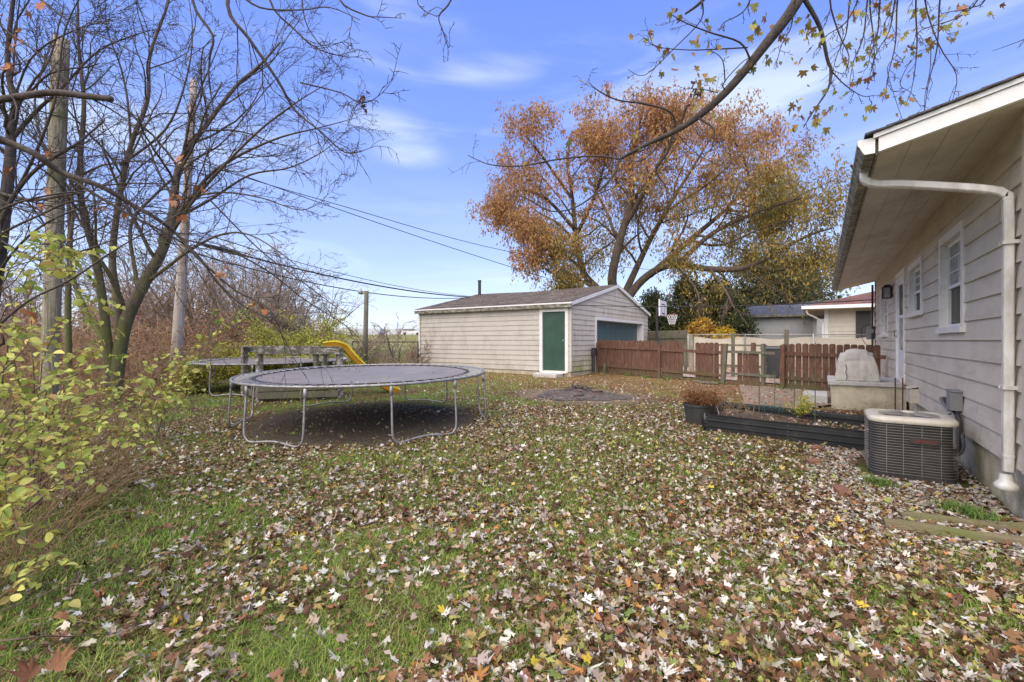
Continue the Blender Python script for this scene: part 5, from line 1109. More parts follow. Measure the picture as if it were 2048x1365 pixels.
ml([(1795, 110, .1), (1775, 135, .1), (1785, 180, .1), (1805, 240, .2)], .005, .0025, cfh, n=3)
ml([(1822, 120, 0), (1800, 168, .1), (1822, 185, .2), (1842, 215, .2)], .005, .0025, cfh, n=3)
ml([(1862, 90, .1), (1860, 140, .1), (1850, 190, .1), (1850, 220, .2)], .005, .0025, cfh, n=3)
ml([(2090, 60, .2), (2040, 82, .2), (1985, 102, .2)], .006, .0025, cfh, n=1)
# limbs reaching in over the upper left, from the same maple
ml([(480, -120, -1.0), (455, 10, -1.1), (500, 80, -1.1), (555, 160, -1.0), (590, 220, -.9), (640, 262, -.9), (690, 305, -.8), (730, 300, -.8)], .018, .003, cfm, n=9, t0=.15)
ml([(400, -120, -1.3), (385, 0, -1.4), (425, 70, -1.4), (420, 110, -1.4), (418, 160, -1.4), (430, 240, -1.4)], .014, .004, cfm, n=6)
ml([(560, -100, -.8), (540, 0, -.9), (590, 60, -.9), (640, 100, -.9), (700, 115, -.8)], .012, .003, cfm, n=8, t0=.15)
ml([(470, -20, -1.0), (520, 15, -1.0), (600, 20, -1.0), (660, 15, -1.0), (720, 40, -1.0)], .010, .003, cfm, n=5, t0=.15)
ml([(600, 165, -1.0), (680, 185, -.9), (725, 206, -.9), (765, 185, -.9), (798, 140, -.9)], .007, .002, cfm, n=5, t0=.2)
ml([(700, -60, -.4), (680, 0, -.5), (730, 30, -.5), (760, 34, -.5), (803, 36, -.5)], .011, .003, cfs, n=4)
ml([(925, -80, -.2), (902, 0, -.2), (878, 32, -.2), (885, 60, -.2), (897, 95, -.1), (900, 80, -.1)], .011, .003, cfs, n=5)
ml([(860, -40, -.2), (835, 0, -.2), (850, 22, -.2), (875, 33, -.2)], .006, .004, cfs, n=3)
ml([(600, -50, -.9), (610, 40, -.9), (640, 90, -.9), (660, 120, -.9)], .008, .003, cfm, n=5)
mp.done('darkbark', 'darkbark', 'limbs', 'crown')
# leaves still hanging on the maple (pixel-listed clusters become real leaves near their twigs)
LP = [(1305, 75), (1292, 78), (1345, 18), (1364, 38), (1412, 40), (1420, 60), (1398, 72), (1395, 90), (1418, 98), (1440, 95), (1335, 98), (1346, 115), (1320, 140), (1410, 150), (1400, 162), (1425, 158), (1500, 75), (1515, 55), (1518, 20), (1530, 35), (1494, 122), (1492, 140), (1536, 122), (1562, 75), (1575, 80), (1610, 40), (1615, 50), (1710, 30), (1716, 22), (1740, 12), (1755, 8), (1780, 28), (1820, 22), (1848, 28), (1915, 48), (1980, 25), (1770, 65), (1805, 75), (1825, 105), (1832, 112), (1863, 88), (1860, 95), (1800, 130), (1722, 80), (1714, 118), (1705, 160), (1722, 155), (1735, 158), (1767, 185), (1774, 182), (1810, 206), (1736, 216), (1598, 200), (1580, 222), (1590, 230), (1590, 252), (1632, 245), (1634, 240), (1650, 180), (1662, 215), (1680, 195), (1684, 216), (1592, 125), (1626, 130), (1630, 68), (1640, 75), (1190, 185), (1275, 262), (1268, 270), (1215, 185), (1140, 280), (1045, 312), (1190, 370), (1425, 228), (1388, 190), (1395, 195), (1400, 205), (1390, 215), (1405, 185), (1755, 75), (1690, 120), (1740, 105), (1895, 52), (1935, 30), (1900, 15), (1775, 12)]
LP = np.array(LP, float); rl_ = np.random.default_rng(5)
LPx = np.concatenate([LP, LP+rl_.normal(size=LP.shape)*8, LP+rl_.normal(size=LP.shape)*13, LP[LP[:, 0] > 1500]+rl_.normal(size=LP[LP[:, 0] > 1500].shape)*26]); n = len(LPx)
C = np.array([P(x, y, D5+rl_.uniform(-.1, .5)) for x, y in LPx])
V, Fq, T = lobed(C, rl_.uniform(0, 6.28, n), -R_(90)+rl_.normal(size=n)*.5, rl_.normal(size=n)*.7, rl_.uniform(.036, .082, n), pick(rl_, n, [(4, (.31, .27, .055)), (2, (.31, .19, .05)), (2, (.21, .22, .055)), (1, (.24, .10, .04))]), rl_.normal(size=n)*.3, tpl=TPL)  # palette darkened to paint in the backlit look of the leaves
npmesh('leaves', V, Fq, M['leaf'], mp.o, tint=T)
LB = [(1384, 175), (1390, 185), (1395, 200), (1400, 178), (1388, 165), (1396, 190), (724, 198), (727, 212), (722, 205)]; C = np.array([P(x, y, D5+(-.9 if x < 1000 else .3)) for x, y in LB for _ in range(3)]); n = len(C)
V, Fq, T = lobed(C+rl_.normal(size=C.shape)*.02, rl_.uniform(0, 6.28, n), -R_(90)+rl_.normal(size=n)*.4, rl_.normal(size=n)*.5, rl_.uniform(.03, .055, n), pick(rl_, n, [(1, (.09, .045, .025))]), rl_.normal(size=n)*.6); npmesh('withered_leaves', V, Fq, M['leaf'], mp.o, tint=T)

# --- mossy multi-stemmed tree on the left
D8 = 9.0
mo = Tree('bare_tree', 'multi-stemmed leafless tree with mossy green trunks fanning out to the right', 'tree', PB(235, D8), 41)
cf = dict(levels=3, n=[14, 8, 5, 3], ang=[38, 40, 42, 44], ratio=[.34, .46, .5, .5], up=[.08, .08, .05, 0], seg=.16, wander=.17, rr=.42, rmin=.0042, taper=.4, split=.016)
def l8(pts, r0, r1_, c=cf, n=None, t0=.25, tree=None, d0=D8): return (tree or mo).limb([P(x, y, d0+dd) for x, y, dd in pts], r0*.78, r1_*.7, c, n=n, t0=t0)
bm_ = mo.base
def st0(x, y): return (x, y, 0)
l8([(222, 840, 0), (232, 760, 0), (250, 650, .0), (292, 560, .1), (325, 500, .2), (345, 430, .3), (352, 360, .4), (368, 310, .5), (405, 260, .6), (470, 175, .8), (520, 130, .9), (560, 85, 1)], .17, .02, n=14, t0=.3)
l8([(340, 445, .3), (380, 400, .3), (420, 350, .2), (480, 310, .1), (560, 275, 0), (640, 255, -.1), (715, 235, -.2)], .06, .006, n=12, t0=.1)
l8([(330, 490, .2), (380, 410, -.3), (440, 340, -.6), (520, 260, -.8), (600, 200, -1), (660, 165, -1.1)], .05, .006, n=12, t0=.15)
l8([(370, 305, .5), (378, 240, .4), (400, 180, .2), (430, 110, .1), (450, 60, 0)], .035, .006, n=8, t0=.2)
l8([(225, 800, 0), (215, 690, -.1), (205, 600, -.2), (188, 500, -.3), (165, 420, -.4), (160, 330, -.5), (168, 210, -.6), (158, 100, -.7), (155, -20, -.8)], .12, .02, n=12, t0=.35)
l8([(240, 700, .1), (235, 600, .3), (225, 520, .4), (238, 400, .5), (262, 290, .6), (295, 200, .7), (300, 110, .8), (335, 10, .9), (345, -50, 1)], .10, .02, n=14, t0=.35)
l8([(262, 290, .6), (255, 200, .5), (240, 130, .4), (215, 60, .2), (210, -20, .1)], .035, .008, n=7, t0=.2)
l8([(240, 330, .5), (330, 260, .4), (372, 160, .3), (385, 60, .2), (370, -40, .2)], .035, .008, n=9, t0=.2)
l8([(250, 620, .2), (225, 560, -.1), (178, 480, -.4), (172, 420, -.5), (120, 330, -.8), (60, 270, -1), (20, 230, -1)], .06, .012, n=9, t0=.3)
l8([(280, 600, .1), (270, 540, .3), (262, 450, .5), (310, 390, .8), (390, 320, 1.1), (450, 280, 1.3), (540, 170, 1.5), (620, 100, 1.6)], .055, .006, n=12, t0=.3)
l8([(300, 560, .1), (340, 530, -.3), (380, 500, -.5), (440, 470, -.6), (500, 470, -.6), (580, 520, -.6), (640, 580, -.5)], .045, .005, n=10, t0=.25)
l8([(345, 440, .3), (420, 400, .6), (500, 350, .8), (580, 335, .9), (650, 300, 1), (700, 255, 1)], .04, .005, n=10, t0=.2)
l8([(350, 400, .3), (440, 385, 0), (520, 395, -.2), (600, 420, -.3), (650, 400, -.3)], .03, .005, n=9, t0=.2)
l8([(215, 690, 0), (160, 600, .3), (140, 500, .6), (145, 400, .8), (100, 300, 1), (90, 180, 1.1)], .07, .01, n=8, t0=.3)
mo.done('bark', 'darkbark', 'trunk', 'crown')
DRYB = [(3, (.40, .15, .05)), (2, (.45, .22, .10)), (1, (.22, .11, .06))]
# slim mossy tree at the far left, behind the pole
m2 = Tree('bare_tree', 'slim green-stemmed leafless tree beside the thick cut-off pole', 'tree', PB(140, 9.8), 42)
cf2 = dict(cf, n=[13, 7, 4, 3], ratio=[.4, .48, .5, .5])
l8([(138, 800, 0), (136, 600, 0), (140, 500, .1), (135, 400, .1), (90, 300, .2), (70, 200, .3), (110, 60, .4)], .085, .012, cf2, n=12, t0=.3, tree=m2, d0=9.8)
l8([(138, 520, 0), (90, 430, -.3), (30, 400, -.5), (-40, 360, -.7)], .05, .01, cf2, n=8, t0=.2, tree=m2, d0=9.8)
m2.done('bark', 'darkbark')
m3 = Tree('bare_tree', 'gnarled dark leafless tree cut off by the edge of the view', 'tree', PB(-40, 6.6), 43)
l8([(-45, 900, 0), (-30, 700, 0), (0, 500, 0), (20, 320, 0), (22, 260, 0), (30, 215, 0), (15, 120, 0), (30, -30, 0)], .12, .03, cf2, n=9, t0=.35, tree=m3, d0=6.6)
l8([(-30, 600, 0), (0, 450, -.2), (60, 350, -.3), (150, 290, -.3), (210, 240, -.3)], .05, .012, cf2, n=8, t0=.3, tree=m3, d0=6.6)
l8([(22, 280, 0), (75, 220, .1), (120, 180, .1), (200, 100, .2), (300, 60, .2)], .04, .008, cf2, n=8, t0=.2, tree=m3, d0=6.6)
l8([(-20, 380, 0), (60, 400, -.2), (130, 390, -.2), (170, 385, -.2)], .035, .012, cf2, n=6, t0=.3, tree=m3, d0=6.6)
l8([(-60, 700, 0), (-10, 560, -.6), (60, 470, -.9), (150, 420, -1), (260, 400, -1)], .03, .006, cf2, n=12, t0=.2, tree=m3, d0=6.6)
l8([(10, 420, 0), (60, 330, -.3), (110, 200, -.4), (130, 60, -.4), (180, -40, -.4)], .03, .008, cf2, n=12, t0=.1, tree=m3, d0=6.6)
l8([(0, 480, 0), (80, 520, -.5), (170, 500, -.7), (260, 470, -.8), (330, 480, -.8)], .022, .005, cf2, n=10, t0=.1, tree=m3, d0=6.6)
l8([(15, 250, 0), (60, 120, -.2), (150, 60, -.4), (230, 40, -.5)], .022, .006, cf2, n=10, t0=.1, tree=m3, d0=6.6)
m3.done('darkbark', 'darkbark')
# near limbs crossing the left side (tree standing just outside the frame)
m4 = Tree('bare_tree', 'leafless tree standing outside the view whose dark limbs cross in front of the pole', 'tree', sd(-4.6, 2.4), 44)
cfn = dict(levels=2, n=[9, 5, 3], ang=[34, 38, 40], ratio=[.30, .42, .5], up=[-.05, -.15, -.2], seg=.12, wander=.12, rr=.34, rmin=.0022, taper=.4, split=.009)
bq = m4.base; D3 = 3.0
m4.limb([bq-[0, 0, .2], bq+[0, 0, 1.2], bq+[.05, .1, 3.4]], .14, .07, None)
def l3(pts, r0, r1_, c=cfn, n=None, t0=.25): return m4.limb([np.array(p) if len(p) == 4 else P(p[0], p[1], D3+p[2]) for p in pts], r0, r1_, c, n=n, t0=t0)
def from_trunk(z): return bq+[.03, .05, z]
def l3t(z, pts, r0, r1_, c=cfn, n=None, t0=.4): return m4.limb([from_trunk(z)]+[P(x, y, D3+dd) for x, y, dd in pts], r0, r1_, c, n=n, t0=t0)
l3t(2.9, [(-120, 235, -.2), (0, 278, 0), (70, 308, 0), (125, 345, .1), (200, 372, .1), (262, 408, .2), (310, 435, .2), (355, 470, .3), (400, 520, .3), (470, 580, .4), (540, 620, .4), (570, 690, .5)], .028, .003, n=12)
l3t(2.85, [(0, 284, .3), (100, 330, .3), (160, 370, .3), (260, 430, .3), (320, 460, .3), (390, 505, .4), (430, 560, .5), (500, 640, .5)], .016, .003, n=8)
l3t(3.0, [(-80, 205, 0), (0, 199, .1), (60, 190, .1), (110, 185, .1), (170, 192, .1), (224, 198, .1)], .024, .019, dict(cfn, n=[3, 3, 2]), n=3)
l3t(1.6, [(-60, 700, -.6), (0, 648, -.6), (60, 600, -.6), (140, 560, -.6), (230, 500, -.5), (300, 460, -.5), (400, 405, -.4)], .0095, .0025, dict(cfn, n=[4, 3, 2]), n=3)
l3t(2.5, [(-60, 480, -.4), (0, 420, -.3), (100, 390, -.2), (200, 380, 0), (330, 370, 0)], .010, .002, n=8)
l3t(3.2, [(-60, -40, .2), (0, 50, .2), (80, 110, .2), (180, 210, .2), (240, 290, .2), (300, 350, .2)], .010, .002, n=8)
l3t(3.3, [(-30, -100, .4), (60, -20, .4), (150, 50, .4), (240, 90, .4), (380, 170, .4)], .011, .002, n=9)
l3t(2.7, [(-60, 330, .5), (0, 400, .5), (120, 440, .5), (240, 470, .5), (420, 500, .5)], .010, .002, n=9)
l3t(2.2, [(-60, 520, .2), (0, 470, .2), (80, 430, .2), (160, 400, .2), (260, 420, .2)], .012, .003, n=8)
m4.limb([P(460, 500, 3.4), P(540, 545, 3.5), P(610, 600, 3.6), (P(690, 650, 3.7)), P(730, 690, 3.8)], .007, .002, cfn, n=6)
m4.limb([P(400, 520, 3.3), P(470, 600, 3.4), P(550, 650, 3.5), P(600, 740, 3.6)], .006, .002, cfn, n=6)
m4.limb([P(420, 400, 3.5), P(520, 500, 3.6), P(600, 560, 3.7), P(680, 620, 3.8)], .006, .002, cfn, n=6)
m4.done('darkbark', 'darkbark', 'limbs', 'crown')
r5 = np.random.default_rng(9)
L5 = [(10, 30), (20, 95), (25, 75), (60, 18), (85, 5), (40, 65), (18, 130), (45, 85), (92, 380), (86, 412), (10, 335), (355, 392), (402, 378), (348, 400), (362, 315), (205, 410), (238, 430), (358, 430), (62, 120), (440, 545), (450, 555), (530, 620), (545, 612), (515, 610), (70, 625), (55, 618), (35, 660), (95, 300)]
C = np.array([P(x+r5.normal()*5, y+r5.normal()*5, 2.9+r5.uniform(-.2, .6)) for x, y in L5 for _ in range(2)]); n = len(C)
V, Fq, T = lobed(C, r5.uniform(0, 6.28, n), -R_(85)+r5.normal(size=n)*.6, r5.normal(size=n)*.6, r5.uniform(.025, .055, n), pick(r5, n, DRYB), r5.normal(size=n)*.5); npmesh('dry_leaves', V, Fq, M['leaf'], m4.o, tint=T)

# --- small trees and thicket beyond
def wild(name, label, cat, base, H, n, seed, m='greybrush', spread=.45, levels=3, grp=None, leaf=None, r0=.05, arch=0):
    t = Tree(name, label, cat, base, seed); r = t.r
    if grp: t.o['group'] = grp
    c = dict(levels=levels, n=[7, 5, 4, 3], ang=[34, 38, 42, 45], ratio=[.5, .5, .5, .5], up=[.1-arch, 0, -.05, 0], seg=.35, wander=.17, rr=.5, rmin=.010, taper=.35, split=.022)
    for k in range(n):
        a = r.uniform(0, 6.28); l = H*r.uniform(.6, 1.0); d = norm(np.array([math.cos(a)*spread, math.sin(a)*spread, 1])); out = []
        grow(r, t.base+np.array([math.cos(a), math.sin(a), 0])*r.uniform(0, .15)*n**.5-[0, 0, .1], d, l*.75, r0*r.uniform(.6, 1), 0, out, t.tips, dict(c, n=[8, 4, 3, 2]))
        for q in out: (t.big if q[1].max() > .022 else t.small).append(q)
    t.done(m, m, 'stems', 'crown')
    if leaf: cnt, size, asp, pal = leaf; foliage('leaves', t.o, t.tips, cnt, .12, size, asp, pal, r, droop=-.1)
    return t
wild('bare_tree', 'small forked leafless tree standing alone left of the garage', 'tree', PB(797, 19), 3.6, 3, 51, 'greybrush', .3, r0=.045)
wild('bare_shrub', 'tangled grey leafless shrub around the short lamp pole', 'shrub', PB(700, 17.5), 3.4, 7, 52, 'greybrush', .75, grp=None, r0=.04, leaf=(260, .07, .6, [(2, (.35, .36, .10)), (1, (.40, .24, .1))]))
wild('bare_shrub', 'low tangled grey shrub leaning toward the garage corner', 'shrub', PB(815, 18), 1.7, 6, 53, 'greybrush', .9, r0=.028)
wild('bare_shrub', 'low scrubby growth between the lamp pole and the forked tree', 'shrub', PB(765, 17), 1.5, 7, 54, 'greybrush', .9, r0=.025, leaf=(900, .06, .6, [(2, (.16, .19, .05)), (1, (.30, .22, .08))]))
YGB = [(4, (.44, .45, .07)), (3, (.32, .37, .07)), (2, (.56, .50, .09)), (1, (.16, .19, .05))]
def ygbush(px, d, H, n, seed, lab, leaves=5200): return wild('leafy_bush', lab, 'bush', PB(px, d), H, n, seed, 'brush', .7, leaf=(leaves, .085, .5, YGB), r0=.03)
ygbush(545, 16.0, 2.5, 8, 61, 'yellow green bush directly behind the play frame', 8000)
ygbush(610, 17.5, 2.9, 8, 62, 'taller loose yellow green bush behind the slide', 6500)
ygbush(655, 15.2, 1.7, 8, 63, 'low green bush just above the slide top', 4200)
ygbush(705, 15.0, 1.3, 6, 67, 'low dark olive bush between the slide and the lamp pole', 2600)
ygbush(500, 14.6, 1.5, 7, 64, 'low green bush beyond the far trampoline, beside the play frame', 4200)
ygbush(430, 15.6, 1.2, 6, 65, 'low green bush behind the left half of the far trampoline', 3000)
ygbush(395, 12.2, 1.0, 6, 66, 'small yellow green bush left of the far trampoline legs', 2600)
# bare thicket trees: three grown, the rest copied
TH = []
specs = [(470, 21, 'greybrush', 7.6, 71), (300, 19, 'brush', 5.6, 72), (180, 20, 'greybrush', 6.2, 73)]
for (px, d, m, H, sd_) in specs: TH.append(wild('thicket_tree', 'x', 'tree', PB(px, d), H, 10, sd_, m, .42, grp='leafless thicket trees', r0=.06).o)
def copy_tree(o, loc, rz, sc_=1.0):
    c = o.copy(); COL.objects.link(c); c.location = tuple(loc); c.rotation_euler = (0, 0, rz); c.scale = (sc_,)*3
    for ch in o.children:
        q = ch.copy(); COL.objects.link(q); q.parent = c
        for g in ch.children: z = g.copy(); COL.objects.link(z); z.parent = q
    return c
cps = [(520, 24, 0, 1.0), (430, 23, 2, 1.1), (380, 19, 0, .95), (340, 24, 2, 1.2), (250, 23, 0, 1.0), (400, 26, 1, 1.5), (220, 18, 1, 1.0), (130, 22, 0, .9), (60, 20, 2, .9), (10, 23, 1, 1.2), (560, 27, 2, 1.0), (605, 25, 1, .8), (470, 17.5, 1, .75), (-80, 20, 0, 1), (445, 18.5, 0, 1.0), (500, 20, 2, 1.15), (545, 22, 0, 1.05), (395, 21, 2, 1.2), (590, 23, 0, .8), (350, 20, 0, 1.0)]
for i, (px, d, k, s_) in enumerate(cps): TH.append(copy_tree(TH[k], PB(px, d), i*1.3, s_))
LBL = ['tallest leafless tree in the thicket above the play frame', 'brown bushy tree in the thicket behind the mossy tree', 'grey leafless tree in the thicket behind the thick pole']
for i, o in enumerate(TH): o['label'] = LBL[i] if i < 3 else 'grey brown leafless tree lost in the thicket behind the yard'
# brown undergrowth as one mass
r6 = np.random.default_rng(12); L = []; cc = []
def under(n, pxa, pxb, da, db, Ha, Hb, L):
    for _ in range(n):
        px = r6.uniform(pxa, pxb); d = r6.uniform(da, db); b = PB(px, d); h = r6.uniform(Ha, Hb); dr = norm(np.array([r6.normal()*.45, r6.normal()*.45, 1])); k = 5
        pts = [b]; 
        for j in range(k): dr = norm(dr+r6.normal(size=3)*.22-np.array([0, 0, .10*j])); pts.append(pts[-1]+dr*h/k)
        L.append((np.array(pts), np.linspace(.011, .004, k+1)*(d/12)))
under(2000, -120, 375, 11.5, 16, .8, 2.4, L); under(1100, -120, 540, 15.6, 19.5, .8, 2.4, L); under(900, -150, 330, 9.5, 12.5, .6, 1.6, L); under(500, 520, 840, 15.5, 17.5, .3, .9, L)
tag(tubes('undergrowth', L, M['brush'], smooth=False), kind='stuff', label='brown tangle of dead stems under the thicket')
n = 30000; px = r6.uniform(-140, 560, n); d = np.where(px < 375, r6.uniform(11.8, 19, n), r6.uniform(15.8, 20, n)); s = (px-CX)/F*d; xy = SX[None]*s[:, None]+DX[None]*d[:, None]; xy[:, 2] = G(xy[:, 0], xy[:, 1])+r6.uniform(0, 1, n)**1.6*2.3*(.5+.9*fbm(xy[:, 0], xy[:, 1], .5))
A = r6.normal(size=(n, 3)); V, Fq, T = quads(xy, A, r6.normal(size=(n, 3)), r6.uniform(.05, .11, n), r6.uniform(.03, .06, n), pick(r6, n, [(5, (.30, .17, .10)), (3, (.40, .26, .17)), (2, (.16, .10, .07)), (1, (.38, .14, .07)), (1, (.30, .30, .08))]))
tag(npmesh('undergrowth_leaves', V, Fq, M['crownleaf'], tint=T), kind='stuff')

# --- berry shrub in the left foreground (honeysuckle-like) : stems, paired oval leaves, berries
OV = np.array([[0, 0], [.22, .10], [.36, .32], [.36, .58], [.22, .84], [0, 1.08], [-.22, .84], [-.36, .58], [-.36, .32], [-.22, .10]])
OVT = np.concatenate([[[0, .45]], OV])
def berry_shrub(label, stems, seed, lsz, ntw, nber, pal, name='berry_shrub', grp='red berried shrubs along the hedge', r0=.008, twl=.34, dens=.05, leafy=(.3, 1.0), flatness=.5):
    r = np.random.default_rng(seed); base = stems[0][0].copy(); base[2] = float(G(base[0], base[1])); o = thing(name, label, 'shrub', base, grp); lines = []; nodes = []
    for st in stems:
        L = smooth_line(st, 5, .004, r); lines.append((L, np.linspace(r0, .002, len(L)))); m = len(L)-1
        for k in range(ntw):
            t = r.uniform(*leafy); i = min(int(t*m), m-1); dd = norm(L[i+1]-L[i]); a = R_(r.normal(45, 12)); nd = dd*math.cos(a)+perp(dd, r)*math.sin(a); out = []
            grow(r, L[i], nd, twl*r.uniform(.4, 1.1), .0022, 0, out, [], dict(levels=0, n=[0], ang=[0], ratio=[0], up=[-.15], seg=.06, wander=.12, taper=.6)); lines += out
            for q in out: nodes.append(q[0])
        nodes.append(L[int(leafy[0]*m):])
    tubes('stems', lines, M['twig'], o)
    C, D = [], []
    for q in nodes:
        seg = np.diff(q, axis=0); ln = np.linalg.norm(seg, axis=1); tot = ln.sum(); k = max(1, int(tot/dens)); cum = np.concatenate([[0], np.cumsum(ln)])
        for j in range(1, k+1):
            x = tot*j/k; i = min(np.searchsorted(cum, x)-1, len(seg)-1); p = q[i]+seg[i]*((x-cum[i])/max(ln[i], 1e-6)); dd = seg[i]/max(ln[i], 1e-6)
            if r.random() < .25: continue
            sd2 = norm(np.cross(dd, [0, 0, 1])+r.normal(size=3)*.25)
            for sg in (1, -1):
                if r.random() < .2: continue
                C.append(p); D.append(norm(sd2*sg+dd*.6+np.array([0, 0, -.25])+r.normal(size=3)*.25))
    C = np.array(C); D = np.array(D); n = len(C); N_ = np.tile([0, 0, 1.0], (n, 1))*flatness+r.normal(size=(n, 3))*.5; B = np.cross(N_, D); B /= np.linalg.norm(B, axis=1)[:, None]; N_ = np.cross(D, B)
    sz = lsz*r.uniform(.55, 1.2, n); x = OVT[:, 0]; y = OVT[:, 1]; zc = (np.abs(x)*.35-.25*(y-.4)**2)
    V = C[:, None]+sz[:, None, None]*(B[:, None]*x[None, :, None]+D[:, None]*y[None, :, None]+N_[:, None]*zc[None, :, None])
    m_ = len(OVT); k = np.arange(1, m_); T3 = np.stack([np.zeros(m_-1, int), k, np.roll(k, -1)], -1); Fq = (T3[None]+np.arange(n)[:, None, None]*m_).reshape(-1, 3)
    npmesh('leaves', V.reshape(-1, 3), Fq, M['crownleaf'], o, tint=np.repeat(pick(r, n, pal), m_, 0))
    if nber:
        b = C[r.integers(0, n, nber)]+r.normal(size=(nber, 3))*.01; R0 = .0042; oct_ = np.array([[1, 0, 0], [0, 1, 0], [-1, 0, 0], [0, -1, 0], [0, 0, 1], [0, 0, -1]])*R0
        of = np.array([[0, 1, 4], [1, 2, 4], [2, 3, 4], [3, 0, 4], [1, 0, 5], [2, 1, 5], [3, 2, 5], [0, 3, 5]])
        BER = npmesh('berries', (b[:, None]+oct_[None]).reshape(-1, 3), (of[None]+np.arange(nber)[:, None, None]*6).reshape(-1, 3), M['berry'], o, smooth=True); tag(BER, kind='stuff')
    return o
M['berry'] = mat('red_berry', (.42, .03, .015), .35, .1, 5)
HS = [(4, (.50, .54, .12)), (3, (.38, .44, .10)), (3, (.62, .60, .17)), (.7, (.42, .30, .10)), (1, (.22, .30, .07)), (.3, (.5, .36, .1))]
rs = np.random.default_rng(77)
def fan(bpx, bd, ends, mid=.45, jit=.15):
    out = []
    for (ex, ey, ed) in ends:
        b = PB(bpx+rs.normal()*14, bd+rs.normal()*.12); e = P(ex, ey, ed); m = b*(1-mid)+e*mid; m[2] += .25*abs(e[2]-b[2])+.08; m += rs.normal(size=3)*.05; out.append([b, b*.6+m*.4+[0, 0, .04], m, e*.75+m*.25+[0, 0, .05], e])
    return out
berry_shrub('leafy yellow green shrub with red berries filling the left edge, the nearest one', fan(-60, 2.9, [(60, 700, 2.5), (120, 760, 2.6), (30, 650, 2.8), (180, 820, 2.8), (150, 930, 2.6), (90, 1000, 2.3), (40, 1080, 2.2), (130, 1130, 2.3), (10, 900, 2.3), (200, 740, 3.1), (-30, 780, 2.4), (110, 870, 2.5), (240, 880, 3.0), (20, 990, 2.4)]), 81, .053, 6, 320, HS, twl=.28)
berry_shrub('yellow green shrub with red berries in front of the mossy trunk', fan(60, 4.3, [(130, 640, 4.2), (200, 700, 4.2), (60, 600, 4.4), (280, 780, 4.2), (250, 820, 4.3), (230, 860, 4.0), (170, 900, 3.9), (330, 800, 4.6), (20, 700, 4.1), (100, 800, 3.9), (250, 760, 4.9), (200, 680, 4.8), (290, 880, 4.2), (60, 860, 3.8)]), 82, .060, 6, 520, HS, twl=.36)
berry_shrub('pale green shrub whose long arching stem points at the play frame', fan(310, 6.6, [(330, 770, 6.4), (380, 745, 6.6), (290, 760, 6.2), (350, 720, 7.0), (400, 770, 6.9), (270, 790, 6.2), (360, 790, 6.3)])+[[PB(290, 6.3), P(320, 790, 6.3), P(350, 750, 6.3), P(400, 690, 6.3), P(440, 660, 6.4), P(475, 630, 6.4), P(500, 610, 6.5)]], 83, .080, 5, 60, HS, twl=.34)
berry_shrub('high leafy sprays hanging across the thick pole', [[PB(-60, 4.6), P(-40, 700, 4.5), P(-10, 600, 4.4), P(40, 510, 4.3), P(100, 470, 4.2), P(150, 520, 4.2)], [PB(-60, 4.6), P(-20, 640, 4.4), P(30, 560, 4.3), P(90, 500, 4.3), P(150, 560, 4.2), P(165, 600, 4.2)], [PB(-40, 4.6), P(-10, 680, 4.6), P(40, 580, 4.5), P(80, 530, 4.4), P(130, 480, 4.4)]], 84, .075, 9, 60, HS, leafy=(.5, 1.0), twl=.35)
# bare reddish twigs and stems under the shrubs
L = []
for _ in range(1000):
    px = rs.uniform(-160, 250); d = rs.uniform(2.3, 7.5); px -= max(0, (4.6-d))*110; b = PB(px, d); h = rs.uniform(.35, 1.25)*(.5+.1*d); dr = norm(np.array([0, 0, 1.0])+SX*rs.normal(.45, .45)+DX*rs.normal()*.4); pts = [b]
    for j in range(5): dr = norm(dr+rs.normal(size=3)*.16-np.array([0, 0, .05*j])); pts.append(pts[-1]+dr*h/5)
    L.append((np.array(pts), np.linspace(.0038, .0012, 6)*(.6+.12*d)))
tag(tubes('dead_stems', L, M['brush'], smooth=False), kind='stuff', label='thin reddish brown dead stems at the foot of the shrubs')

# --- far field: airport style buildings, fence, parked car
ff = link_fence('field_fence', [gpd(600, 95), gpd(900, 95)], 2.2, 'distant thin wire fence along the top of the grassy field', cell=4.0, sc_=1.2)
hg = thing('hangar', 'long low building painted pale with haze on the horizon beyond the field', 'building', gpd(700, 210)); a = gpd(610, 210); 
for i, (x0, x1, h, y) in enumerate(((600, 655, 5.5, 215), (655, 760, 7.5, 230), (770, 850, 6.5, 215))):
    p, q = gpd(x0, y), gpd(x1, y); mb = MB(); mb.prism([p-[0, 0, 1], q-[0, 0, 1], q+[0, 0, h*.62], p+[0, 0, h*.62]], DX*25); mb.build('wall', mat('hazed_metal%d' % i, (.50, .52, .56), .7, .06), hg)  # walls coloured paler to stand for distance haze
car = thing('parked_car', 'tiny white car parked far off past the field fence', 'car', gpd(822, 110)); c = gpd(822, 110)+[0, 0, .0]
def carpoly(pts, dz=0): return [c+SX*x+[0, 0, z] for x, z in pts]
MB().prism(carpoly([(-2.3, .35), (2.3, .35), (2.35, .85), (1.5, 1.0), (-2.3, 1.0)]), DX*1.8).build('body', M['white'], car, bevel=.05); MB().prism([p+DX*.1 for p in carpoly([(-1.9, 1.0), (1.2, 1.0), (.5, 1.5), (-1.5, 1.5)])], DX*1.6).build('cabin', M['glass2'], car)
for x in (-1.5, 1.5): MB().tube([c+SX*x-DX*.05+[0, 0, .33], c+SX*x+DX*.2+[0, 0, .33]], .33, 14).build('wheel', M['darkmetal'], car)
nf = link_fence('wire_fence', [gpd(705, 17.9), gpd(836, 17.6)], 1.15, 'dark low wire fence between the short pole and the garage', 'darkmetal', cell=.12)
wild('dry_shrub', 'rusty brown dead weed clump against the garage corner', 'shrub', PB(826, 19.5), 1.7, 9, 91, 'brush', .3, levels=2, r0=.02, leaf=(700, .06, .4, [(1, (.35, .17, .09))]))

